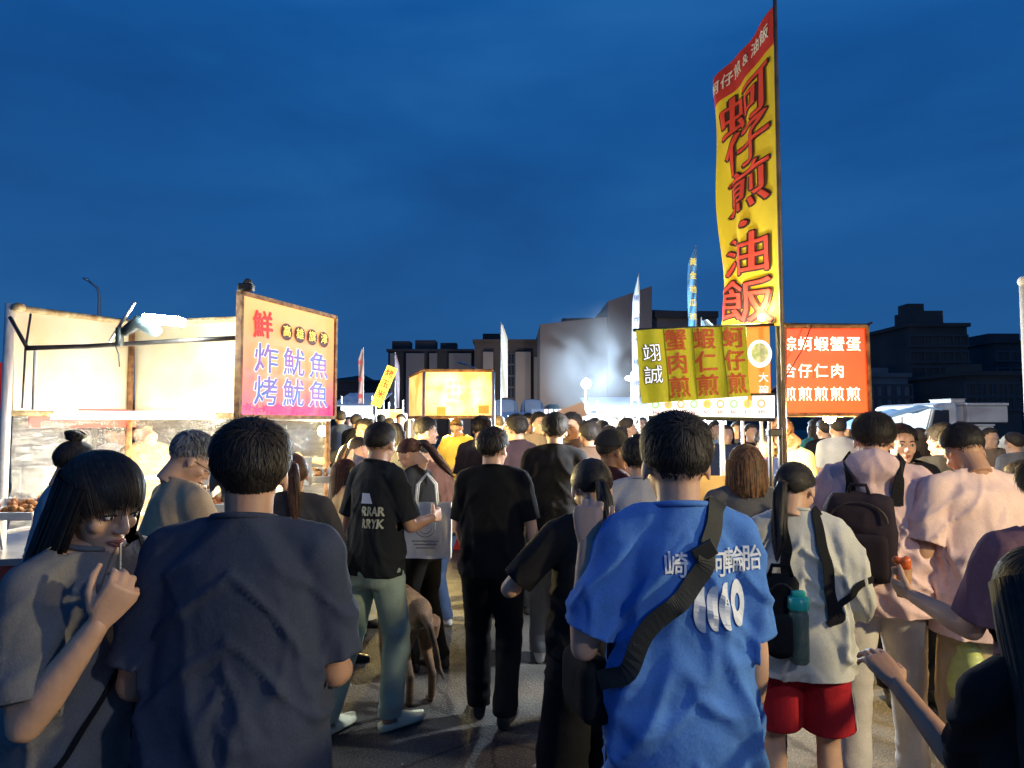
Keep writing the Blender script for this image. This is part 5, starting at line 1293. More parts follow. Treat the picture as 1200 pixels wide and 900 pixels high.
# ================================================================== flags, street lamps
def feather(px, pt, pb, dd, wpx, col, label, lean=0, text='', tcol=None, group='banner flags above the stalls', bands=None):
    a, b = P(px, pb, dd), P(px + lean, pt, dd); r = empty('banner_flag', (a.x, dd, 0), 0, label, 'flag', group); W_ = wpx / F * dd
    bm = bmesh.new(); tube(bm, [(0, 0, .02), (0, 0, a.z), (b.x - a.x, 0, b.z + .05)], [.018, .014, .010], 8); mobj('pole', bm, METAL, r)
    V = []; nn = 24; ax = Vector((b.x - a.x, 0, b.z - a.z)); h_ = ax.length; ax.normalize(); sd = Vector((ax.z, 0, -ax.x)) * (-1 if wpx > 0 else 1) * -1
    Wd = abs(W_); sgn = -1 if wpx < 0 else 1
    for j in range(nn + 1):
        g = j / nn; wd = Wd * min(1, .25 + (1 - g) * 4) if g > .8 else Wd
        for i in range(7): V.append(tuple(Vector((0, 0, a.z)) + ax * h_ * g + Vector((sgn * wd * i / 6, .04 * math.sin(i * .8 + g * 6), -.02 * i / 6 * 0))))
    F_ = [(j * 7 + i, j * 7 + i + 1, (j + 1) * 7 + i + 1, (j + 1) * 7 + i) for j in range(nn) for i in range(6)]
    mobj('cloth', mesh_np(np.array(V), np.array(F_)), cloth_mat('flag_' + str(px), col, None, 0), r, True)
    n_ = len(text)
    for k, ch in enumerate(text):
        g = .9 - (k + .5) / n_ * .85; c = Vector((0, -.06, a.z)) + ax * h_ * g + Vector((sgn * Wd * .5, 0, 0))
        sz = min(Wd * .85, h_ / n_ * .85); me = text_mesh(ch, 1.0, .02); me.transform(Matrix.Translation(c) @ Matrix((Vector((ax.z, 0, -ax.x)), ax, Vector((0, -1, 0)))).transposed().to_4x4() @ Matrix.Diagonal((sz, sz * 1.1, 1, 1)))
        mobj('lettering', me, tcol, r)
    return r
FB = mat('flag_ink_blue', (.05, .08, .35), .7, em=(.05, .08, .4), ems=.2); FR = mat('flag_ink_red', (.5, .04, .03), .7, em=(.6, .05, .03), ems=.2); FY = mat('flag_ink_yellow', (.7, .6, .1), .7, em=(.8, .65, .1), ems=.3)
feather(749, 324, 470, 10.6, -8, (.28, .32, .38), 'narrow white and blue flag behind the yellow cloth sign', 0, '現炸大雞排', FB)
feather(816, 291, 385, 12, -10, (.08, .22, .45), 'blue flag with yellow lettering left of the tall yellow banner', 0, '黃金地瓜球', FY)
feather(822, 375, 470, 12.5, 26, (.35, .50, .62), 'pale blue flag leaning beside the blue one', 0, '', FB)
feather(587, 380, 466, 16, 8, (.62, .62, .58), 'plain white feather flag behind the dark stepped block', 0)
feather(426, 409, 478, 17, -6, (.62, .45, .45), 'narrow red and white flag near the far cool lit stall', 0, '烤香腸', FR)
feather(463, 415, 478, 17, 5, (.5, .45, .55), 'narrow white flag right of the yellow slanting one', 0, '', FR)
feather(437, 473, 478, 12, 14, (.7, .62, .08), 'placeholder', 0) if False else None
# slanting yellow banner
fr = empty('slanting_banner', (P(442, 480, 12).x, 12, 0), 0, 'yellow banner with red lettering slanting to the right above the crowd', 'banner', 'banner flags above the stalls')
a, b = P(440, 476, 12) - fr.location, P(460, 430, 12) - fr.location; ax = (b - a); h_ = ax.length; ax.normalize(); sd = Vector((ax.z, 0, -ax.x)); Wd = .19
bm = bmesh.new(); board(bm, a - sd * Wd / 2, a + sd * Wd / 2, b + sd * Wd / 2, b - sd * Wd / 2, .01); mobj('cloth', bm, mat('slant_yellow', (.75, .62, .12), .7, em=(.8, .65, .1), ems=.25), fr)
bm = bmesh.new(); tube(bm, [(0, .03, .02), tuple(a + Vector((0, .03, 0))), tuple(b + Vector((0, .03, 0)))], .016, 8); mobj('pole', bm, METAL, fr)
for k, ch in enumerate('烤玉米'): letter(fr, ch, .15, FR, sd, ax, a, 0, h_ * (.82 - .26 * k), bold=.03)

def street_lamp(px, pt, dd, arm, label):
    a = P(px, pt, dd); r = empty('street_lamp', (a.x, dd, 0), 0, label, 'street lamp'); bm = bmesh.new(); tube(bm, [(0, 0, 0), (0, 0, a.z * .6), (0, 0, a.z - .5), (arm * .2, 0, a.z - .1), (arm, 0, a.z + .25)], [.12, .09, .07, .06, .05], 10); mobj('post', bm, mat('galvanised', (.45, .45, .45), .5, .5), r, True)
    bm = bmesh.new(); tube(bm, [(arm * .9, 0, a.z + .22), (arm * 1.15, 0, a.z + .32), (arm * 1.5, 0, a.z + .38)], [(.06, .05), (.20, .08), (.05, .03)], 12); mobj('lamp_head', bm, METAL, r, True); return r
street_lamp(117, 335, 32, -.55, 'tall unlit street lamp behind the white stall panels'); street_lamp(566, 432, 40, -1.0, 'curved unlit street lamp right of the cream light box')
# pale pole at the right edge
bm = bmesh.new(); p = P(1200, 330, 7); tube(bm, [(0, 0, 0), (0, 0, p.z)], .045, 14); ball(bm, (0, 0, p.z), .06, seg=12); tag(mobj('utility_pole', bm, mat('pole_pale', (.62, .6, .55), .5, var=.15, vscale=3), None, True, (p.x, 7, 0)), 'pale plain pole at the right edge of the picture', 'pole')

# ================================================================== far stalls
AWN = mat('awning_white', (.6, .64, .7), .6); NEONW = mat('far_white_glow', (.9, .95, 1), .5, em=(.72, .88, 1), ems=1.5, col2=(.45, .55, .75), vscale=3)
def far_stall(px0, px1, dd, label, zb=1.9, hh=.7, glow=NEONW, pw=120, awn=True, lc=COOL, back=True):
    a, b = P(px0, 480, dd), P(px1, 480, dd); w = b.x - a.x; r = empty('far_stall', ((a.x + b.x) / 2, dd, 0), 0, label, 'stall', 'small stalls far behind the crowd')
    for sx_ in (-1, 1):
        for yy in (0, 1.5): bm = bmesh.new(); tube(bm, [(sx_ * w / 2, yy, 0), (sx_ * w / 2, yy, zb + hh)], .025, 6); mobj('post', bm, METAL, r)
    bm = bmesh.new(); box(bm, (0, -.02, zb + hh * .35), (w, .06, hh * .45)); mobj('light_box', bm, glow, r)
    if back: bm = bmesh.new(); box(bm, (0, 1.5, 1.35), (w, .04, 1.1)); mobj('back_panel', bm, AWN, r)
    bm = bmesh.new(); box(bm, (0, .5, .45), (w * .95, .7, .9)); mobj('counter', bm, mat('far_counter', (.45, .47, .5), .7), r)
    if awn:
        bm = bmesh.new(); board(bm, Vector((-w / 2 - .2, -.3, zb + hh * .6)), Vector((w / 2 + .2, -.3, zb + hh * .6)), Vector((w / 2 + .2, 1.7, zb + hh * 1.25)), Vector((-w / 2 - .2, 1.7, zb + hh * 1.25)), .02); mobj('awning', bm, AWN, r)
    bm = bmesh.new(); ball(bm, (0, .5, zb + .05), .07, seg=10); mobj('bulb', bm, emi('far_bulb%d' % (lc[2] > .9), lc, 50), r, True); lamp_light('bulb_light', (0, .45, zb - .08), pw, lc, .1, parent=r)
    return r
far_stall(400, 436, 17, 'small cool lit stall behind the squid sign', 1.75, .6)
far_stall(440, 472, 14, 'small stall with a yellowish glowing sign under the slanting banner', 1.7, .45, mat('far_yellow_glow', (.9, .8, .5), .5, em=(1, .85, .5), ems=1.2, col2=(.8, .3, .1), vscale=4), 60, False, (1, .9, .7))
far_stall(636, 692, 15, 'bright stall hung with small coloured packets beside the bare globe lamp', 1.4, .5, NEONW, 150)
far_stall(700, 762, 14, 'bright stall behind the tilted brown board', 1.65, .5, NEONW, 160)
far_stall(768, 850, 13, 'cool lit stall behind the menu strip', 1.5, .4, NEONW, 120, False)
far_stall(596, 628, 19, 'small dim stall by the parked vans', 1.5, .4, NEONW, 30)
# packets on the bright stall
pk = [mat('packet%d' % i, c, .5, em=c, ems=.6) for i, c in enumerate(((.8, .3, .35), (.85, .85, .9), (.3, .45, .8), (.85, .75, .4)))]
for i in range(40):
    p = P(640 + 6.4 * (i % 10) * .85 + random.uniform(-1, 1), 482 + 7 * (i // 10), 14.85); bm = bmesh.new(); box(bm, (0, 0, 0), (.075, .02, .09), bev=.008)
    tag(mobj('hanging_packet', bm, pk[(i * 7 + i // 10) % 4], None, loc=p), 'small %s packet, %s in the %s row of the bright far stall' % (('pink', 'white', 'blue', 'yellow')[(i * 7 + i // 10) % 4], ('first', 'second', 'third', 'fourth', 'fifth', 'sixth', 'seventh', 'eighth', 'ninth', 'last')[i % 10], ('top', 'second', 'third', 'bottom')[i // 10]), 'packet', 'packets hung on the bright far stall')
# globe lamps
for (px, py, dd, rr_, pw, lb) in ((687, 450, 12.5, .085, 850, 'bare round lamp glowing white before the smoke'), (741, 443, 12.5, .13, 500, 'wide flat lamp glowing beside the yellow cloth sign')):
    p = P(px, py, dd); r = empty('globe_lamp', (p.x, dd, 0), 0, lb, 'lamp'); bm = bmesh.new(); tube(bm, [(0, .1, 0), (0, .1, p.z - .2), (0, .08, p.z + .1), (0, 0, p.z + .09)], .016, 8); mobj('post', bm, METAL, r)
    bm = bmesh.new(); ball(bm, (0, 0, p.z), (rr_, rr_, rr_ if rr_ < .1 else .05), seg=18); mobj('globe', bm, emi('globe%d' % pw, (.75, .9, 1), 45), r, True); lamp_light('globe_light', (0, -.16, p.z), pw, (.7, .86, 1), .12, parent=r)
# tilted brown board
p = P(671, 484, 9.5); r = empty('tilted_board', (p.x, 9.5, 0), 0, 'brown board held up at a slant above the crowd', 'board'); bm = bmesh.new(); box(bm, (0, 0, p.z), (.36, .02, .20), (0, R(-19), 0)); mobj('board_panel', bm, mat('brown_board', (.32, .22, .18), .7, var=.1), r); bm = bmesh.new(); tube(bm, [(0, .03, 0), (0, .03, p.z)], .015, 8); mobj('post', bm, METAL, r)

# ================================================================== vehicles
def van(px0, px1, dd, pt, label, colm, rot=0):
    a, b = P(px0, pt, dd), P(px1, pt, dd); w = b.x - a.x; h = a.z; r = empty('parked_van', ((a.x + b.x) / 2, dd, 0), R(rot), label, 'van', 'vans parked behind the market')
    bm = bmesh.new(); X_, Y_ = Vector((1, 0, 0)), Vector((0, 0, 1)); L_ = 4.2
    pts = []; rad = []
    for (yy, zt_) in ((0, h * .55), (.5, h * .62), (1.1, h * .98), (1.6, h), (3.9, h), (4.2, h * .9)): pts.append((0, yy, (zt_ + .3) / 2)); rad.append((w / 2 * (.94 if yy in (0, 4.2) else 1), (zt_ - .3) / 2))
    tube(bm, pts, rad, 24, (X_, Y_), 5); mobj('body', bm, colm, r, True)
    bm = bmesh.new(); board(bm, Vector((-w * .40, .53, h * .63)), Vector((w * .40, .53, h * .63)), Vector((w * .36, 1.08, h * .95)), Vector((-w * .36, 1.08, h * .95)), .02); mobj('windscreen', bm, GLASS, r)
    for sx_ in (-1, 1):
        bm = bmesh.new(); ball(bm, (sx_ * w * .36, -.02, h * .40), (.13, .04, .08), seg=10); mobj('headlight', bm, mat('headlight', (.6, .62, .65), .2), r, True)
        for yy in (.8, 3.3): bm = bmesh.new(); tube(bm, [(sx_ * (w / 2 - .12), yy, .32), (sx_ * (w / 2 + .01), yy, .32)], .32, 20); mobj('wheel', bm, BLACK, r)
    bm = bmesh.new(); box(bm, (0, -.04, .42), (w * .9, .1, .16), bev=.02); mobj('bumper', bm, DMETAL, r)
    return r
VW = mat('van_white', (.62, .66, .70), .35, var=.05); VG = mat('van_green', (.10, .20, .17), .35); VB = mat('van_blue', (.12, .2, .3), .35)
van(575, 608, 22, 466, 'white van nearest the cream light box', VW); van(611, 640, 23, 466, 'white van parked in the middle of the vans', VW); van(642, 660, 26, 472, 'small green van beside the bright stall', VG)
# white truck with crates at right
d_ = 9.5; p0, p1 = P(1070, 500, d_), P(1195, 500, d_)
r = empty('flatbed_truck', (p0.x, d_, 0), 0, 'white flatbed truck seen from behind the pink shirted man, cab on the left', 'truck'); w = p1.x - p0.x
bm = bmesh.new(); zt_ = P(1075, 472, d_).z
prof = [(0, .45), (0, 1.25), (.10, 1.30), (.28, zt_ - .04), (.40, zt_), (.62, zt_), (.62, .45)]
f = [bm.verts.new((x * 1.0, 0, z)) for x, z in prof]; k = [bm.verts.new((x * 1.0, 1.5, z)) for x, z in prof]; bm.faces.new(f); bm.faces.new(list(reversed(k)))
for i in range(len(f)): bm.faces.new((f[i], k[i], k[(i + 1) % len(f)], f[(i + 1) % len(f)]))
bmesh.ops.recalc_face_normals(bm, faces=bm.faces); bmesh.ops.bevel(bm, geom=bm.edges[:], offset=.02, segments=2, affect='EDGES'); mobj('cab', bm, VW, r)
bm = bmesh.new(); board(bm, Vector((.18, -.012, 1.32)), Vector((.50, -.012, 1.32)), Vector((.50, -.012, zt_ - .1)), Vector((.31, -.012, zt_ - .1)), .01); mobj('side_window', bm, GLASS, r)
bm = bmesh.new(); box(bm, ((w + .65) / 2, .75, .95), (w - .65, 1.5, .12)); box(bm, ((w + .65) / 2, .01, 1.12), (w - .66, .04, .3)); mobj('bed', bm, mat('truck_grey', (.16, .17, .18), .5), r)
for xx in (.35, w - .4): bm = bmesh.new(); tube(bm, [(xx, .02, .38), (xx, .25, .38)], .36, 22); mobj('wheel', bm, BLACK, r)
bm = bmesh.new(); box(bm, (.66, -.02, 1.02), (.09, .05, .1), bev=.01); mobj('tail_light', bm, mat('red_lens', (.5, .02, .03), .3, em=(.8, .02, .03), ems=.3), r)
CR = mat('white_crate', (.55, .56, .57), .55, var=.1)
for i, (cx0, cx1, ct, cb, dy, lb) in enumerate(((1098, 1138, 472, 494, .3, 'white foam box on the truck bed behind the cab'), (1137, 1184, 472, 495, .2, 'wide white foam box at the rear of the truck bed'), (1135, 1168, 497, 512, -.25, 'low white foam box by the truck side'), (1117, 1134, 467, 472, .3, 'thin white lid lying on the foam box'))):
    a, b = P(cx0, cb, d_ + dy), P(cx1, ct, d_ + dy); rr2 = empty('foam_box', ((a.x + b.x) / 2, d_ + dy + .3, a.z), 0, lb, 'box', 'white foam boxes on the truck'); hh_ = b.z - a.z
    bm = bmesh.new(); box(bm, (0, 0, hh_ * .42), (b.x - a.x, .5, hh_ * .84), bev=.015); mobj('box_body', bm, CR, rr2)
    bm = bmesh.new(); box(bm, (0, 0, hh_ * .93), (b.x - a.x + .02, .52, hh_ * .14), bev=.006); mobj('lid', bm, CR, rr2)
    if i == 2: bm = bmesh.new(); box(bm, (0, 0, -a.z / 2), (.3, .3, a.z)); mobj('support', bm, DMETAL, rr2)
# small pale blue awning over dark goods beside the truck
p = P(1056, 498, 8.2); r = empty('small_awning', (p.x, 8.2, 0), 0, 'low pale blue awning over dark covered goods in front of the truck cab', 'awning')
for sx_ in (-.30, .30): bm = bmesh.new(); tube(bm, [(sx_, .5, 0), (sx_, .5, p.z + .1)], .014, 8); mobj('pole', bm, METAL, r)
V = [(-.42 + .80 * i / 10, -.2 + .8 * j / 8, p.z - .02 + .26 * (i / 10) ** .6 - .10 * max(0, i / 10 - .8) * 3 + .03 * math.sin(j * .8)) for j in range(9) for i in range(11)]
F_ = [(j * 11 + i, j * 11 + i + 1, (j + 1) * 11 + i + 1, (j + 1) * 11 + i) for j in range(8) for i in range(10)]
o = mobj('canopy', mesh_np(np.array(V), np.array(F_)), mat('parasol_blue', (.25, .42, .62), .6, em=(.3, .5, .75), ems=.12), r, True); md = o.modifiers.new('thickness', 'SOLIDIFY'); md.thickness = .012
bm = bmesh.new(); box(bm, (0, .3, p.z - .30), (.66, .5, .40), bev=.06); box(bm, (0, .3, (p.z - .5) / 2), (.5, .4, p.z - .5)); mobj('side_cover', bm, mat('navy_cover', (.02, .03, .08), .6, bump=.5, bscale=10), r)
p = P(1190, 508, 8.6); bm = bmesh.new(); ball(bm, (0, 0, .85), (.30, .3, .62), seg=20); m_ = remesh(bm, .05, 2); v = getv(m_); setv(m_, v + getn(m_) * (pn(v * 6) * .05)[:, None]); tag(mobj('covered_cart', m_, mat('beige_cover', (.40, .34, .26), .8, bump=.5, bscale=8), None, True, (p.x, 8.6, .10 + 0)), 'beige cover draped over goods at the end of the truck', 'cover')

# ================================================================== smoke over the far grill
p = P(697, 432, 13.6); bm = bmesh.new(); ball(bm, (0, 0, 0), (1.35, .8, 1.55), seg=32); sm = bpy.data.meshes.new('smoke'); bm.to_mesh(sm); bm.free()
m = bpy.data.materials.new('smoke'); m.use_nodes = True; t = m.node_tree; t.nodes.clear(); o = t.nodes.new('ShaderNodeOutputMaterial'); pv = t.nodes.new('ShaderNodeVolumePrincipled'); pv.inputs['Color'].default_value = (.75, .84, .95, 1)
tc = t.nodes.new('ShaderNodeTexCoord'); n = t.nodes.new('ShaderNodeTexNoise'); n.inputs['Scale'].default_value = .9; n.inputs['Detail'].default_value = 5; n.inputs['Distortion'].default_value = .9; mr = t.nodes.new('ShaderNodeMapRange'); mr.inputs['From Min'].default_value = .38; mr.inputs['From Max'].default_value = .72; mr.inputs['To Max'].default_value = .6
mp = t.nodes.new('ShaderNodeMapping'); mp.inputs['Scale'].default_value = (1 / 1.3, 1 / .8, 1 / 1.5); vl = t.nodes.new('ShaderNodeVectorMath'); vl.operation = 'LENGTH'; fo = t.nodes.new('ShaderNodeMapRange'); fo.interpolation_type = 'SMOOTHSTEP'; fo.inputs['From Min'].default_value = 1.0; fo.inputs['From Max'].default_value = .15; mu = t.nodes.new('ShaderNodeMath'); mu.operation = 'MULTIPLY'
t.links.new(tc.outputs['Object'], n.inputs['Vector']); t.links.new(n.outputs['Fac'], mr.inputs['Value']); t.links.new(tc.outputs['Object'], mp.inputs[0]); t.links.new(mp.outputs[0], vl.inputs[0]); t.links.new(vl.outputs['Value'], fo.inputs['Value'])
t.links.new(mr.outputs[0], mu.inputs[0]); t.links.new(fo.outputs[0], mu.inputs[1]); t.links.new(mu.outputs[0], pv.inputs['Density']); t.links.new(pv.outputs[0], o.inputs['Volume'])
tag(mobj('smoke', sm, m, loc=p), kind='stuff')

# ================================================================== lamps added on posts out of view, to light the crowd's backs
added_pole_lamp((3.6, 1.0, 2.5), 0, (1.0, .81, .44), 255, 'warm stall lamp on a post, out to the side of the crowd', er=40)
added_pole_lamp((1.9, -.25, 2.8), 0, (.90, .93, 1.0), 42, 'cool stall lamp on a post behind the photographer', er=40)

# added wall lamps, hidden behind the crowd, brightening the big buildings
for (px, dd, pw, lb) in ((690, 50, 2000, 'floodlight on a short post before the blank walled building'), (560, 60, 1600, 'floodlight on a short post before the apartment blocks'), ):
    p = P(px, 495, dd); r = empty('floodlight', (p.x, dd, 0), 0, lb, 'floodlight'); bm = bmesh.new(); tube(bm, [(0, 0, 0), (0, 0, .9)], .04, 8); mobj('post', bm, METAL, r); bm = bmesh.new(); box(bm, (0, 0, .95), (.3, .12, .22), (R(-40), 0, 0), bev=.02); mobj('lamp_head', bm, DMETAL, r); bm = bmesh.new(); box(bm, (0, .07, .97), (.26, .02, .18), (R(-40), 0, 0)); mobj('lens', bm, emi('flood_lens', (1, .85, .7), 6), r)
    l = bpy.data.lights.new('flood', 'SPOT'); l.energy = pw; l.color = (1, .84, .72); l.spot_size = R(150); l.spot_blend = 1; l.shadow_soft_size = .15; o = bpy.data.objects.new('flood', l); COL.objects.link(o); o.parent = r; o.location = (0, .12, 1.02); o.rotation_euler = (R(100), 0, 0)
# ================================================================== the crowd
fb = fabric
BLK = fb('black', (.014, .014, .016)); NAVY = fb('navy', (.045, .055, .085)); DENIM = fb('denim', (.05, .08, .15)); TANF = fb('tan', (.34, .24, .14)); WHT = fb('white', (.62, .62, .60)); GRY = fb('grey', (.17, .17, .175)); DGR = fb('dark_grey', (.055, .055, .06))
PINKF = fb('pink', (.62, .30, .28)); BRN = fb('brown', (.17, .085, .06)); YEL = fb('yellow', (.72, .55, .12)); BLU = fb('blue', (.09, .23, .60)); MAR = fb('maroon', (.10, .02, .03))
FOAM = mat('foam_cream', (.60, .60, .42), .6); SHW = mat('shoe_white', (.6, .58, .55), .6)
DN = ((.17, -.02, -1), (.05, .15, -1)); 
def arms(**k): return k
INKC = mat('shirt_print_cream', (.55, .55, .38), .8); INKP = mat('shirt_print_white', (.72, .76, .82), .8); INKRD = mat('shirt_print_red', (.75, .10, .05), .8)
pers = {}
# --- the two big ones close to the camera
root, rig, t = make_person('big person in a plain dark navy tee seen from behind, before the squid sign', 288, 489, 1.58, rot=4, skin='t', hair='thick', topc=NAVY, botc=fb('charcoal', (.03, .03, .035)), build=1.02, sh=.98, hyaw=20, hpitch=2, lean=3, h=1.70, hem=.78, fit=1.2, amp=.012,
    arms=arms(L=((-.22, -.06, -1), (.0, .95, -.28)), R=((.14, .16, -1), (-.12, 1, -.25))), hands=('relax', 'relax'))
root, rig, t = make_person('person in a bright blue tee with a black strap and tyre print on the back', 792, 483, 1.75, rot=2, skin='l', hair='under', topc=BLU, botc=BLK, bfit=.2, build=.90, sh=.90, hyaw=-3, hpitch=3, h=1.715, hem=.80, fit=1.1, amp=.013,
    arms=arms(L=((-.36, .0, -1), (.06, .16, 1)), R=((.14, -.05, -1), (.06, .35, -1))), hands=('grip', 'relax'), palms=((.2, .95, 0), None))
bv = bvh_of(t)
strapm = mat('webbing_black', (.018, .020, .018), .75, bump=.12, bscale=260)
strap_on(root, bv, [(.10, .08, 1.46), (.092, -.02, 1.50), (.082, -.12, 1.45), (.040, -.2, 1.36), (-.012, -.2, 1.29), (-.064, -.2, 1.23), (-.15, -.18, 1.12), (-.23, -.04, 1.06)], .044, strapm, name='bag_strap', n=60)
bm = bmesh.new(); c, no, _, _ = bv.find_nearest(Vector((.072, -.2, 1.40))); box(bm, c + no * .010, (.055, .010, .040), (R(8), R(-30), 0), bev=.003); mobj('buckle', bm, BLACK, root)
print_on(root, t, text_mesh('崎', 1, .02), (-.036, 1.336), .060, .062, INKP, rot=-.05); print_on(root, t, text_mesh('阿', 1, .02), (.064, 1.335), .054, .062, INKP, rot=-.05); print_on(root, t, text_mesh('輪', 1, .02), (.112, 1.340), .058, .062, INKP); print_on(root, t, text_mesh('胎', 1, .02), (.160, 1.343), .054, .062, INKP)
for i in range(4):       # row of tyres: crescents and one ring
    cx = .030 + i * .030; bm = bmesh.new(); n = 20; prev = None
    a0, a1 = (math.pi * .5, math.pi * 1.5) if i < 3 else (0, 2 * math.pi)
    for k in range(n + 1):
        a = a0 + (a1 - a0) * k / n; ro, ri = 1, (.10 if i < 3 else .40)
        oo = (math.cos(a) * .020 * (1 if i == 3 else 1.25), math.sin(a) * .052); ii = (math.cos(a) * .020 * ri - (.0 if i == 3 else -.004), math.sin(a) * .052 * (ri if i == 3 else .97))
        v = (bm.verts.new((oo[0], oo[1], 0)), bm.verts.new((ii[0], ii[1], 0)))
        if prev: bm.faces.new((prev[0], v[0], v[1], prev[1]))
        prev = v
    me = bpy.data.meshes.new('tyre'); bm.to_mesh(me); bm.free(); print_on(root, t, me, (cx - .004, 1.238 + .003 * i), 1, 1, INKP)
bm = bmesh.new(); box(bm, (-.225, .05, 1.03), (.09, .20, .16), (0, 0, R(15)), bev=.03); tag(mobj('waist_bag', remesh(bm, .012, 2), BLK, None, True, root.location), 'black bag hanging at the hip of the person in the blue tee', 'bag'); bpy.context.view_layer.objects
# --- eating woman at left
root, rig, t = make_person('person with long dark hair and grey tee eating, turned towards the camera', 118, 528, 1.66, rot=-108, skin='l', hair='long', topc=GRY, botc=fb('dusk_blue', (.04, .05, .10)), build=1.02, hyaw=-6, hpitch=18, face=True, h=1.625, hem=.88,
    arms=arms(R=((.22, .30, -1), (-.30, .60, 1.0)), L=((-.20, .40, -1), (.35, 1, .55))), hands=('grip', 'grip'), palms=((.2, -.3, 1), (-.5, -.8, 0)))
J = rig.J; M = root.matrix_basis if False else None
bpy.context.view_layer.update(); mouth = root.matrix_world @ (rig.Mh @ Vector((0, .10, -.062))); hd = root.matrix_world @ (J['HR'] + J['fR'] * .07)
bm = bmesh.new(); c = root.location; tube(bm, [hd - c, mouth - c], [.0035, .002], 6); o1 = mobj('skewer', bm, mat('bamboo', (.55, .42, .22), .7), None, loc=c); tag(o1, 'thin wooden skewer held to the mouth of the eating person', 'skewer')
bm = bmesh.new(); hl = root.matrix_world @ (J['HL'] + J['fL'] * .09) - c; tube(bm, [hl + Vector((-.02, 0, .0)), hl + Vector((.05, .02, .06)), hl + Vector((.09, .02, .05))], [(.05, .02), (.06, .035), (.03, .02)], 12); tag(mobj('food_wrap', remesh(bm, .008, 2), mat('paper_brown', (.45, .34, .2), .8, bump=.5, bscale=30), None, True, c), 'brown paper food wrap held by the eating person', 'food wrap')
bv = bvh_of(t); strap_on(root, bv, [(-.10, .0, 1.50), (-.08, .14, 1.40), (.05, .2, 1.2), (.18, .14, 1.02), (.21, .0, .95)], .012, BLK, name='bag_strap')
bm = bmesh.new(); box(bm, (0, 0, 0), (.30, .14, .36), bev=.06); bag = remesh(bm, .014, 3); v = getv(bag); setv(bag, v + getn(bag) * (pn(v * 14) * .012)[:, None]); p = P(140, 850, 1.66); tag(mobj('shoulder_bag', bag, BLK, None, True, p, (0, 0, R(20))), 'slack black shoulder bag between the eating person and the navy tee', 'bag')
# --- black tee, blurred, in front of blue
root, rig, t = make_person('person in a black tee with bobbed dark hair, elbow out, beside the blue tee', 694, 541, 2.60, rot=20, skin='l', hair='pony_low', topc=BLK, botc=BLK, botk='wide', build=.98, hpitch=22, hyaw=-10, h=1.565, hem=.92, arms=arms(L=((-.75, .25, -.9), (.6, 1, -.1)), R=((.25, .25, -1), (-.2, .95, .1))))
# --- white jacket girl
root, rig, t = make_person('person in white jacket and red striped shorts, teal lidded bottle at the back', 934, 547, 2.72, rot=-14, skin='l', hair='pony_low', topc=fb('ivory', (.60, .60, .55)), topk='long', botc=fb('red', (.42, .02, .03)), botk='shorts', build=.93, sh=.92, hyaw=-30, hpitch=18, h=1.545, hem=.80, fit=1.7, amp=.016,
    arms=arms(L=((-.2, .1, -1), (.1, .9, -.2)), R=((.30, -.05, -1), (-.25, .8, -.35))), shoec=SHW, seed=11, lean=6)
bv = bvh_of(t)
for sg in (-1, 1): strap_on(root, bv, [(sg * .09, .10, 1.42), (sg * .095, -.02, 1.50), (sg * .10, -.15, 1.40), (sg * .11, -.2, 1.2), (sg * .12, -.2, 1.05)], .045, BLK, name='bag_strap')
strap_on(root, bv, [(.09, -.2, 1.04), (.15, -.18, 1.10), (.20, -.1, 1.17), (.24, -.0, 1.20)], .026, BLK, name='bag_strap')
for zz in (0, 1, 2):
    pass
bs = [o for o in root.children if o.name.startswith('shorts')][0]; bvs = bvh_of(bs)
for k in range(3): strap_on(root, bvs, [(.3, -.045 + k * .02, .90), (.3, -.045 + k * .02, .75), (.3, -.045 + k * .022, .57)], .008, SHW, name='side_stripe', thick=.001, n=20)
def in_root(root, p): bpy.context.view_layer.update(); return root.matrix_world @ Vector(p)
bo = empty('water_bottle', in_root(root, (-.04, -.215, 1.02)), 0, 'clear bottle with a teal lid in the side of the black backpack', 'bottle')
bm = bmesh.new(); tube(bm, [(0, 0, -.11), (0, 0, -.10), (0, 0, .06), (0, 0, .08)], [.030, .036, .036, .030], 18); mobj('bottle_body', bm, mat('smoky_plastic', (.10, .16, .13), .12, alpha=.75), bo, True)
bm = bmesh.new(); tube(bm, [(0, 0, .081), (0, 0, .085), (0, 0, .125), (0, 0, .13)], [.034, .037, .036, .028], 18); box(bm, (0, 0, .14), (.05, .02, .02), bev=.005); mobj('lid', bm, mat('teal_lid', (.02, .42, .36), .35), bo, True)
def backpack(root, rig, label, m, c=(0, -.20, 1.20), s=(.26, .13, .38), parent=True):
    bm = bmesh.new(); box(bm, (0, 0, 0), s, bev=min(s) * .4); me = remesh(bm, .012, 3); v = getv(me); setv(me, v + getn(me) * (.010 * (1 - 3 * np.abs(pn(v * 9 + c[2])))) [:, None])
    e_ = empty('backpack', in_root(root, rig.up(c)), root.rotation_euler.z, label, 'backpack'); mobj('bag_body', me, m, e_, True)
    bm = bmesh.new(); box(bm, (0, -s[1] * .5 - .02, -s[2] * .18), (s[0] * .8, .05, s[2] * .5), bev=.02); mobj('pocket', remesh(bm, .012, 2), m, e_, True)
    bm = bmesh.new(); tube(bm, [(-.04, -.02, s[2] / 2), (-.03, -.03, s[2] / 2 + .04), (.03, -.03, s[2] / 2 + .04), (.04, -.02, s[2] / 2)], .008, 8); mobj('handle', bm, m, e_, True)
    bm = bmesh.new(); tube(bm, [(math.cos(a) * s[0] * .40, -s[1] * .5 - .008, math.sin(a) * s[2] * .22 + s[2] * .2) for a in np.linspace(0, math.pi, 12)], .004, 6); mobj('zip', bm, DMETAL, e_); return e_
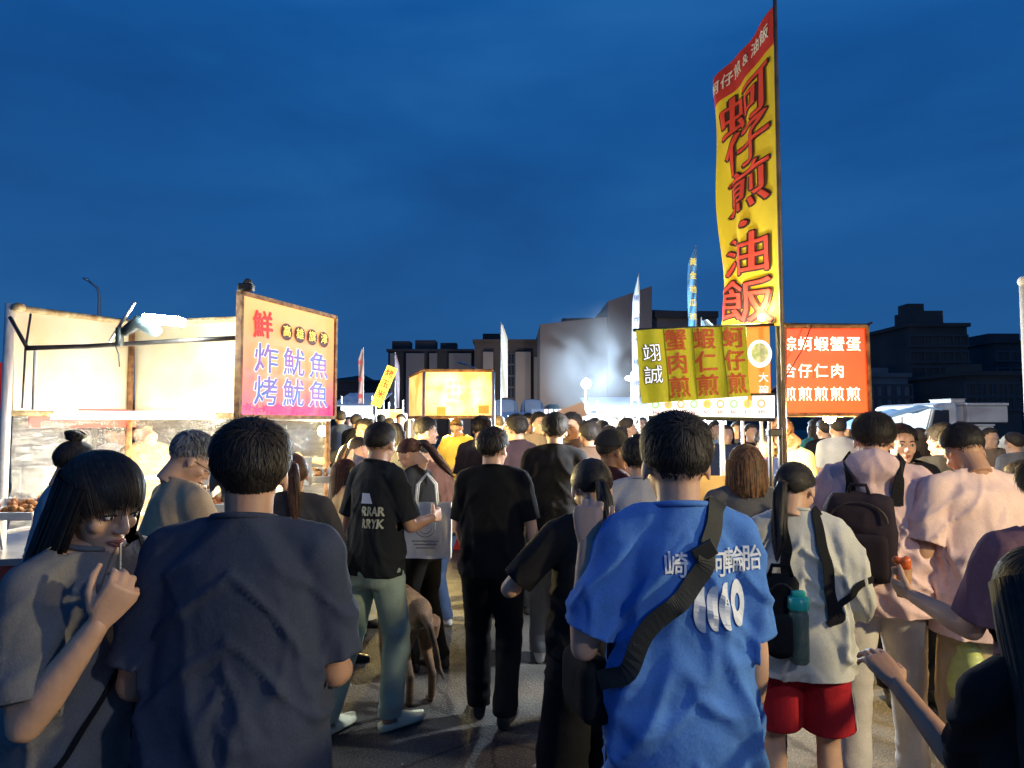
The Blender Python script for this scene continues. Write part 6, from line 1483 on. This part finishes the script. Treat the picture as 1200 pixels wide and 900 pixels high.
backpack(root, rig, 'slim black drawstring backpack on the white jacket', BLK, (-.10, -.165, 1.06), (.12, .07, .30))
# --- pink hooded jacket
root, rig, t = make_person('person in a pink hooded jacket with a bulky dark backpack', 1022, 494, 3.2, rot=-30, skin='l', hair='short', topc=fb('pink_jacket', (.78, .55, .52)), topk='long', botc=fb('cargo', (.66, .62, .58)), botk='pants', build=1.08, hyaw=8, hpitch=6, lean=10, hood=True, h=1.745, hem=.82, fit=1.6, amp=.016, lod=0,
    arms=arms(L=((-.25, .3, -1), (.15, 1, .0)), R=((.42, -.12, -1), (.12, .05, -1))), feet={'L': (-.10, -.20), 'R': (.12, .16)}, bfit=.7, shoec=DGR)
bv = bvh_of(t)
for sg in (-1, 1): strap_on(root, bv, [rig.up((sg * .09, .13, 1.28)), rig.up((sg * .10, .08, 1.44)), rig.up((sg * .12, -.02, 1.5)), rig.up((sg * .12, -.16, 1.40)), rig.up((sg * .11, -.2, 1.26))], .05, BLK, name='bag_strap')
backpack(root, rig, 'bulky dark purple black backpack worn over the pink hooded jacket', fb('backpack_dark', (.030, .022, .030)), (-.05, -.225, 1.13), (.28, .16, .38))
hw = in_root(root, rig.J['HR'] + rig.J['fR'] * .08)
bm = bmesh.new(); tube(bm, [(0, 0, 0), (0, 0, -.06), (.01, 0, -.16), (.015, 0, -.28), (.01, 0, -.33)], [(.012, .01), (.035, .02), (.08, .05), (.10, .07), (.07, .05)], 18); me = remesh(bm, .010, 1); v = getv(me); setv(me, v + getn(me) * (.010 * (1 - 3 * np.abs(pn(v * 16))))[:, None])
tag(mobj('plastic_bag', me, mat('bag_yellow_green', (.62, .72, .25), .4, alpha=.85), None, True, hw), 'yellow green plastic bag hanging from the hand of the pink jacket', 'bag')
# --- pale pink tee, head bowed
root, rig, t = make_person('person in a pale pink tee with shaved neck, head bowed', 1150, 512, 3.05, rot=12, skin='t', hair='crop', topc=fb('pale_pink', (.80, .58, .52)), botc=fb('beige', (.48, .38, .24)), build=1.22, sh=1.08, hyaw=-14, hpitch=26, lean=8, h=1.70, hem=.78, fit=1.3, amp=.014, lod=0, arms=arms(L=((-.35, .1, -1), (.35, 1, -.2)), R=((.3, .2, -1), (-.2, 1, .1))))
# --- slides man
root, rig, t = make_person('person in a black printed tee, pale green jeans and cream slides', 442, 501, 3.85, rot=-38, skin='t', hair='crop', topc=fb('black_tee', (.022, .024, .026)), botc=fb('green_jeans', (.34, .44, .36)), build=.92, sh=.93, hyaw=14, hpitch=3, h=1.70, hem=.86, lod=0, amp=.008, shoe='slide', shoec=FOAM, lean=2,
    arms=arms(L=((-.30, -.05, -1), (-.05, .25, -1)), R=((.15, .3, -1), (-.25, .9, .1))), feet={'L': (-.16, -.20), 'R': (.04, .08)}, bfit=.8)
print_on(root, t, text_mesh('RA', 1, .03), (.055, 1.235), .062, .075, INKC, space=1) if False else None
bm = bmesh.new(); vs = [bm.verts.new(x) for x in ((-.5, -.5, 0), (.55, -.5, 0), (.25, .5, 0), (-.5, .5, 0))]; bm.faces.new(vs); me = bpy.data.meshes.new('m'); bm.to_mesh(me); bm.free(); print_on(root, t, me, (.045, 1.275), .065, .055, INKP)
for k, (tx, xx) in enumerate((('RRAR', .082), ('RRYK', .084))): print_on(root, t, text_mesh(tx, 1, .04), (xx, 1.205 - .065 * k), .047, .066, INKC)
# --- others in the middle distance
make_person('person in a pale denim jacket with a hair bun at the plastic sheet', 74, 522, 3.35, rot=-38, skin='l', hair='bun', topc=fb('pale_denim', (.30, .36, .40)), topk='long', build=1.0, sh=1.0, hpitch=14, lean=5, h=1.615, fit=1.5, amp=.009, arms=arms(L=((-.2, .3, -1), (.2, 1, .1)), R=((.2, .3, -1), (-.2, 1, .1))))
root, rig, t = make_person('person with glasses and grey streaked hair looking down at the food', 199, 507, 3.0, rot=-42, skin='l', hair='under', hairmat=HAIRG, topc=fb('sand_tee', (.50, .36, .22)), face=True, build=1.0, hpitch=26, hyaw=-16, lean=8, h=1.66, arms=arms(L=((-.2, .3, -1), (.2, 1, .2)), R=((.3, .35, -1), (-.2, 1, .2))))
bm = bmesh.new()
for s in (-1, 1):
    pts = [rig.Mh @ Vector((s * .033 + .021 * math.cos(a), .098, .004 + .016 * math.sin(a))) for a in np.linspace(0, 2 * math.pi, 17)]; tube(bm, pts, .0016, 6, cap=False); tube(bm, [rig.Mh @ Vector((s * .054, .098, .006)), rig.Mh @ Vector((s * .078, .0, .006))], .0016, 6)
tube(bm, [rig.Mh @ Vector((-.012, .099, .006)), rig.Mh @ Vector((.012, .099, .006))], .0016, 6); mobj('glasses', bm, BLACK, root)
make_person('person with a brown ponytail behind the navy tee, pale trousers', 343, 536, 3.45, rot=6, skin='l', hair='pony', hairmat=HAIRB, topc=DGR, botc=fb('stone', (.36, .34, .27)), hyaw=14, hpitch=8, h=1.545, lod=0, botk='pants', arms=arms(L=((-.2, .2, -1), (.1, 1, .1)), R=((.25, .2, -1), (-.1, 1, 0))), feet={'L': (-.09, .02), 'R': (.13, -.05)}, shoec=SHW)
root, rig, t = make_person('person in a plain black tee and black trousers standing alone mid street', 578, 504, 4.0, rot=-6, skin='l', hair='short', topc=fb('jet', (.010, .010, .011)), botc=fb('jet', (.010, .010, .011)), build=1.0, hyaw=-24, h=1.66, hem=.84, arms=arms(L=((-.14, .1, -1), (.1, .6, -.8)), R=((.24, -.05, -1), (.06, .3, -1))), feet={'L': (-.09, .05), 'R': (.08, -.08)})
make_person('taller person in a black tee over a white undershirt, further back', 650, 484, 4.95, rot=-10, skin='l', hair='short', topc=BLK, botc=fb('slate', (.10, .11, .12)), build=1.02, hyaw=10, h=1.76, arms=arms(L=((-.2, .05, -1), (.1, .5, -1)), R=((.2, .05, -1), (0, .5, -1))), shoec=SHW)
# tote woman
root, rig, t = make_person('person with a ponytail looking down, black top and cream tote bag', 497, 513, 4.8, rot=72, skin='l', hair='pony_low', hairmat=HAIRB, topc=BLK, botc=fb('jet', (.010, .010, .011)), botk='slim', build=.95, hpitch=34, lean=10, h=1.60, arms=arms(L=((-.15, .15, -1), (.15, .9, -.1)), R=((.1, -.1, -1), (-.1, 1, .05))), feet={'L': (-.07, .05), 'R': (.08, -.12)}, face=True)
p = P(500, 621, 4.55); tb = empty('tote_bag', p, R(-4), 'cream tote bag with a round grey print held by the person in black', 'bag'); bm = bmesh.new(); nx = 12; V = []
for s in (-1, 1):
    for j in range(13):
        for i in range(13): f, g = i / 12 - .5, j / 12 - .5; V.append((f * .33, s * (.02 + .02 * math.cos(f * 3) * (.5 - g)) + .008 * math.sin(f * 14 + g * 5), g * .36))
F_ = [(s * 169 + j * 13 + i, s * 169 + j * 13 + i + 1, s * 169 + (j + 1) * 13 + i + 1, s * 169 + (j + 1) * 13 + i) for s in (0, 1) for j in range(12) for i in range(12)]
F_ += [(j * 13, (j + 1) * 13, 169 + (j + 1) * 13, 169 + j * 13) for j in range(12)] + [(j * 13 + 12, (j + 1) * 13 + 12, 169 + (j + 1) * 13 + 12, 169 + j * 13 + 12) for j in range(12)] + [(i, i + 1, 169 + i + 1, 169 + i) for i in range(12)]
mobj('bag_body', mesh_np(np.array(V), np.array(F_)), fb('canvas', (.85, .82, .70)), tb, True)
for s in (-1, 1): bm = bmesh.new(); tube(bm, [(-.07, s * .03, .17), (-.06, s * .03, .30), (0, s * .02, .37), (.06, s * .03, .30), (.07, s * .03, .17)], .007, 6); mobj('handle', bm, fb('canvas', (.85, .82, .70)), tb, True)
bm = bmesh.new()
for r_ in (.045, .068): tube(bm, [(r_ * math.cos(a), -.052, .03 + r_ * math.sin(a)) for a in np.linspace(0, 2 * math.pi, 25)], .003, 5, cap=False)
for k in range(3): box(bm, (0, -.048, -.065 - k * .022), (.18 - .03 * k, .003, .007))
mobj('print', bm, mat('print_grey', (.25, .25, .24), .8), tb)
make_person('person bending in a loose brown top and blue jeans behind the tote bag', 522, 530, 5.9, rot=70, skin='l', hair='short', topc=BRN, topk='long', hood=False, botc=DENIM, build=1.15, lean=22, hpitch=20, h=1.58, fit=2.0, amp=.012, feet={'L': (-.08, -.05), 'R': (.08, .15)}, shoec=SHW)
make_person('person in profile with a short fringe and dark vest near the cream light box', 499, 486, 6.4, rot=-70, skin='l', hair='under', topc=DGR, topk='tank', face=True, h=1.735)
make_person('vendor in a yellow tee working under the cream light box', 538, 487, 9.4, rot=165, skin='l', hair='crop', topc=YEL, face=True, lod=1, hpitch=25, lean=8, h=1.76, arms=arms(L=((-.25, .3, -1), (.4, 1, -.1)), R=((.25, .3, -1), (-.4, 1, -.1))), cat='person')
make_person('person with a patterned black backpack and pink collar by the cream light box', 564, 487, 6.6, rot=-15, skin='l', hair='short', topc=fb('patterned', (.05, .045, .05)), h=1.75, hpitch=8)
make_person('person in a dark tee with long forelock, lit cheek, behind the plain black tee', 605, 484, 6.1, rot=40, skin='l', hair='short', topc=fb('plum', (.05, .03, .035)), face=True, h=1.76, build=1.05)
make_person('person facing the camera with pale clothes, left one of a close pair', 619, 481, 8.6, rot=165, skin='l', hair='short', topc=fb('buff', (.34, .27, .18)), face=True, lod=1, h=1.80)
make_person('person facing the camera in a tan shirt, right one of a close pair', 632, 480, 8.0, rot=200, skin='l', hair='short', topc=TANF, face=True, lod=1, h=1.81)
make_person('person in a grey brown shirt turned back towards the camera', 670, 481, 6.3, rot=150, skin='t', hair='short', topc=fb('taupe', (.16, .12, .10)), face=True, h=1.78)
make_person('person with a red lit neck and brown shirt in the thick of the crowd', 691, 496, 5.9, rot=20, skin='t', hair='short', topc=fb('umber', (.12, .075, .05)), h=1.70)
root, rig, t = make_person('person in a dark baseball cap looking right over the crowd', 717, 503, 4.15, rot=-72, skin='b', hair='crop', topc=fb('maroon_tee', (.05, .015, .02)), face=True, h=1.64, hpitch=4)
cp = mobj('cap', baseball_cap(), fb('cap_black', (.02, .022, .026)), root, True); cp.matrix_basis = rig.Mh
bm = bmesh.new(); ball(bm, (.0, .105, .092), (.026, .008, .022), seg=10); bl = mobj('cap_badge', bm, INKP, root, True); bl.matrix_basis = rig.Mh @ Matrix.Rotation(R(50), 4, 'Z')
root, rig, t = make_person('person in pale grey tee with dark square print mostly hidden by the blue tee', 752, 510, 3.5, rot=-4, skin='l', hair='short', topc=fb('mist', (.42, .42, .44)), h=1.625, hyaw=-40)
bm = bmesh.new(); box(bm, (0, 0, 0), (1, 1, .001)); me = bpy.data.meshes.new('m'); bm.to_mesh(me); bm.free(); print_on(root, t, me, (.0, 1.24), .15, .09, mat('print_dark', (.03, .04, .045), .8)); print_on(root, t, text_mesh('LIVE', 1, .02), (0, 1.24), .05, .055, INKP, off=.007)
make_person('person with a chestnut bob and grey top facing the oyster stall', 874, 521, 3.45, rot=-8, skin='l', hair='bob', hairmat=HAIRC, topc=fb('ash', (.12, .12, .125)), h=1.585, hpitch=2)
make_person('curly haired cook in a yellow green tee bending over the counter', 938, 494, 5.7, rot=112, skin='t', hair='curly', hairmat=HAIRC, topc=fb('lime', (.42, .46, .20)), face=True, lod=1, hpitch=38, lean=16, h=1.74, arms=arms(L=((-.2, .4, -1), (.2, 1, .0)), R=((.2, .4, -1), (-.2, 1, 0))))
make_person('person in a dark navy apron behind the steel poles', 898, 506, 5.7, rot=150, skin='l', hair='short', topc=fb('deep_navy', (.02, .03, .08)), face=True, lod=1, hpitch=30, h=1.63)
make_person('person in dark clothes facing the camera beyond the pink jacket', 1055, 497, 4.3, rot=172, skin='l', hair='short', topc=BLK, face=True, h=1.68)
root, rig, t = make_person('person in a black tee with red lettering across the shoulders by the truck', 1104, 498, 4.7, rot=-24, skin='l', hair='short', topc=fb('soot', (.025, .026, .03)), h=1.68, hyaw=45, hpitch=8)
print_on(root, t, text_mesh('大88包', 1, .05), (.0, 1.29), .075, .085, INKRD)
make_person('person in a blue and white checked shirt cut off at the right edge', 1200, 540, 3.4, rot=-10, skin='l', hair='short', topc=fb('checked', (.36, .42, .52)), h=1.50, build=1.05)
# near right: mauve top with a snack, and in front of it long dark hair with a reaching hand
root, rig, t = make_person('person in a mauve top holding a red snack, almost out at the right edge', 1236, 548, 2.05, rot=-10, skin='l', hair='short', topc=fb('mauve', (.16, .09, .12)), hpitch=16, h=1.60, lod=0, hem=.86,
    arms=arms(L=((-.25, .25, -1), (-.38, 1, .20)), R=((.2, .1, -1), (0, 1, 0))), hands=('grip', 'relax'), palms=((.6, .2, .4), None))
sn = in_root(root, rig.J['HL'] + rig.J['fL'] * .085 + Vector((.03, .02, .01))); bm = bmesh.new()
for k in range(9): ball(bm, (random.uniform(-.022, .022), random.uniform(-.022, .022), random.uniform(.0, .03)), random.uniform(.011, .019), seg=10)
tag(mobj('tomato_snack', remesh(bm, .005, 1), mat('tomato', (.70, .14, .03), .3), None, True, sn + Vector((0, 0, .05))), 'orange red snack in a paper cup in the hand of the mauve top', 'snack')
bm = bmesh.new(); tube(bm, [(0, 0, -.05), (0, 0, -.02), (0, 0, .05)], [.018, .024, .034], 16); tag(mobj('paper_cup', bm, mat('cup_orange', (.45, .22, .10), .6), None, True, sn), 'small orange paper cup under the snack in the mauve person hand', 'cup')
root, rig, t = make_person('short person with long dark hair at the bottom right, dark hand reaching in', 1226, 618, 1.25, rot=-12, skin='t', hair='long', build=.80, sh=.80, topc=fb('dark_umber', (.030, .022, .020)), hpitch=22, h=1.47, lod=0, hem=.86,
    arms=arms(L=((.05, .5, -.8), (-.34, .80, .50)), R=((.2, .1, -1), (0, 1, 0))), hands=('relax', 'relax'), palms=((.1, .2, -1), None))

# --- people between the squid stall and the yellow stall, workers in the stall
make_person('worker behind the plastic sheet in profile, left one', 136, 491, 6.1, rot=80, skin='l', hair='short', topc=fb('white_tee', (.5, .5, .5)), face=True, lod=1, hpitch=25, h=1.74)
make_person('worker behind the plastic sheet leaning right, head down', 181, 489, 5.95, rot=60, skin='l', hair='short', topc=TANF, face=True, lod=1, hpitch=45, lean=14, h=1.76)
make_person('person with long auburn hair and a tan coat just right of the squid sign', 404, 541, 5.0, rot=-60, skin='l', hair='long', hairmat=HAIRB, topc=fb('camel', (.48, .34, .18)), topk='long', botc=TANF, h=1.43, fit=1.6)
root, rig, t = make_person('person in pink with dark hair reading a paper sheet', 420, 512, 5.7, rot=-110, skin='l', hair='pony_low', topc=fb('rose', (.50, .26, .24)), h=1.58, hpitch=25, botc=fb('cream_skirt', (.6, .5, .3)), botk='wide')
bm = bmesh.new(); box(bm, (0, 0, 0), (.20, .004, .28), (R(-25), R(20), R(25))); tag(mobj('paper_sheet', bm, mat('paper_printed', (.7, .68, .6), .7, col2=(.2, .2, .25), vscale=12), None, loc=P(424, 556, 5.2)), 'printed paper sheet held up beside the person in pink', 'paper')
make_person('person facing the camera in black beyond the cropped head, arm stretched', 427, 489, 7.3, rot=160, skin='t', hair='short', topc=BLK, face=True, lod=1, h=1.73, arms=arms(R=((.8, .3, -.5), (.5, .6, .1))))
make_person('person with a black bob between the cropped head and the vest', 463, 493, 6.9, rot=10, skin='l', hair='bob', topc=DGR, lod=1, h=1.69)

# ------------------------------------------------------------------ far crowd: copies of two figures
def far_proto(hair, kind, **k):
    n0 = set(bpy.data.objects); root, rig, t = make_person('x', 600, 480, 15, hair=hair, topc=GRY, topk=kind, lod=2, h=1.7, **k); return root
protos = [far_proto('short', 'tee'), far_proto('long', 'long', build=.95), far_proto('short', 'long', build=1.12, arms=dict(L=((-.2, .3, -1), (.2, 1, .1)), R=((.2, .2, -1), (-.1, .9, .1))))]
TOPS = [(fb('black', (.014,) * 3), 'black'), (WHT, 'white'), (GRY, 'grey'), (NAVY, 'navy'), (BRN, 'brown'), (fb('sky', (.25, .4, .55)), 'light blue'), (PINKF, 'pink'), (TANF, 'tan'), (fb('olive', (.12, .14, .07)), 'olive'), (fb('wine', (.2, .03, .05)), 'wine red'), (fb('teal', (.05, .22, .22)), 'teal')]
def copy_person(i, px, top, d, rot, tm, lab, group):
    src = protos[i % 3]; p = P(px, top, d); c = src.copy(); COL.objects.link(c); c.location = (p.x, d, 0); s = p.z / 1.705; c.scale = (s, s, s); c.rotation_euler = (0, 0, R(rot)); c['label'] = lab; c['category'] = 'person'; c['group'] = group
    for ch in src.children:
        k = ch.copy(); COL.objects.link(k); k.parent = c
        nm = ch.name.split('.')[0]
        if nm in ('shirt', 'jacket'): k.material_slots[0].link = 'OBJECT'; k.material_slots[0].material = tm
        if nm == 'trousers': k.material_slots[0].link = 'OBJECT'; k.material_slots[0].material = random.choice((BLK, DENIM, DGR, TANF))
    return c
spots = [ # px, top, d, rot, colour index, where
 (399, 480, 12.0, 30, 3, 'close to the squid sign post'), (409, 487, 13.5, 190, 2, 'second from the squid sign post'), (418, 484, 11.2, -20, 0, 'under the cool lit far stall'), (434, 490, 14.5, 160, 5, 'under the slanting banner'), (446, 484, 12.6, 20, 1, 'right under the yellowish far sign'), (456, 489, 11.4, 60, 0, 'just left of the cream light box post'), (470, 484, 13.3, 180, 3, 'half hidden by the light box post'), (480, 490, 11.0, 10, 8, 'before the light box corner'),
 (585, 486, 11.0, 10, 0, 'in front of the vans, first in line'), (594, 490, 13, 170, 4, 'in front of the vans, behind the first'), (642, 489, 10.4, 170, 2, 'before the hanging packets'), (656, 488, 12, 20, 7, 'between two heads near the packets'), (683, 491, 10.2, 200, 0, 'under the bare round lamp'), (697, 487, 11.0, 30, 1, 'left of the tilted brown board post'),
 (706, 491, 9.0, 0, 0, 'nearest to the tilted brown board'), (714, 497, 7.8, 20, 3, 'dark head before the capped person'), (727, 498, 7.4, -40, 4, 'dark head beside the capped person'), (735, 488, 8.0, -70, 7, 'with cropped hair looking right'), (719, 486, 12.4, 180, 5, 'pale in the bright stall'), (728, 484, 13.0, 170, 1, 'serving in the bright stall'), (741, 486, 12.6, 190, 5, 'serving by the flat lamp'), (752, 487, 11.6, 200, 2, 'below the yellow cloth sign corner'), (762, 492, 9.0, 20, 6, 'close left of the blue tee head'), (771, 489, 11.0, 0, 0, 'behind the blue tee head'),
 (838, 492, 9.0, 200, 5, 'blue lit beyond the steel poles'), (851, 496, 8.2, 180, 3, 'stooping beyond the steel poles'), (864, 493, 9.6, 170, 2, 'beyond the menu strip'), (880, 495, 8.8, 190, 0, 'behind the chestnut bob'), (955, 489, 8.4, 20, 10, 'beyond the curly cook'), (966, 490, 8.0, 10, 0, 'with long hair under the red sign'), (981, 487, 7.6, 0, 1, 'under the right half of the red sign'), (992, 489, 9.4, 170, 2, 'beside the hooded jacket far off'),
 (1027, 490, 8.4, 180, 3, 'left of the pale blue parasol'), (1040, 493, 7.4, 40, 9, 'under the pale blue parasol'), (1077, 499, 7.2, 10, 0, 'before the truck cab'), (1160, 500, 7.6, 180, 7, 'beside the rear of the truck'), (1188, 505, 7.0, 10, 2, 'by the pale pole')]
for i, (px, tp, dd, ro, ci, wh) in enumerate(spots):
    copy_person(i, px, tp, dd, ro, TOPS[ci][0], 'small far person in %s %s' % (TOPS[ci][1], wh), 'people in the crowd further back')
for pr_ in protos:
    for ch in list(pr_.children): bpy.data.objects.remove(ch)
    bpy.data.objects.remove(pr_)

# ------------------------------------------------------------------ dog
p = P(477, 780, 4.5); dg = empty('dog', (p.x, 4.45, 0), R(28), 'tan short haired dog seen from behind, tail hanging', 'dog'); bm = bmesh.new()
tube(bm, [(0, -.30, .50), (0, -.24, .53), (0, -.05, .53), (0, .18, .50), (0, .30, .52)], [(.05, .06), (.085, .10), (.09, .11), (.11, .145), (.07, .10)], 18, (Vector((1, 0, 0)), Vector((0, 0, 1))))
cap_tube(bm, (0, .26, .54), (0, .42, .66), .085, .06); ball(bm, (0, .46, .68), (.065, .09, .06), seg=14); tube(bm, [(0, .50, .67), (0, .60, .64)], [.04, .026], 12); ball(bm, (0, .605, .64), .025, seg=8)
for s in (-1, 1):
    tube(bm, [(s * .06, -.22, .48), (s * .075, -.19, .38), (s * .07, -.17, .30)], [.085, .065, .04], 12); tube(bm, [(s * .07, -.17, .30), (s * .07, -.28, .19)], [.036, .022], 10); tube(bm, [(s * .07, -.28, .19), (s * .07, -.27, .04)], [.028, .023], 10); ball(bm, (s * .07, -.24, .02), (.026, .05, .02), seg=10); ball(bm, (s * .07, -.28, .19), .024, seg=8)
    tube(bm, [(s * .07, .20, .46), (s * .075, .21, .30), (s * .07, .20, .04)], [.06, .042, .026], 12); ball(bm, (s * .07, .23, .02), (.026, .045, .02), seg=10)
    tube(bm, [(s * .035, .44, .72), (s * .05, .43, .78)], [.022, .006], 8)
tube(bm, [(0, -.30, .54), (.02, -.36, .48), (.05, -.38, .36), (.08, -.36, .24), (.10, -.40, .17)], [.028, .024, .020, .018, .008], 10)
mobj('body', remesh(bm, .010, 3), mat('dog_fur', (.20, .11, .05), .8, bump=.6, bscale=90, col2=(.10, .055, .03), vscale=6, stretch=(1, 1, 2)), dg, True)
for s in (-1, 1): bm = bmesh.new(); ball(bm, (s * .035, .525, .70), .009, seg=8); mobj('eye', bm, EYED, dg, True)
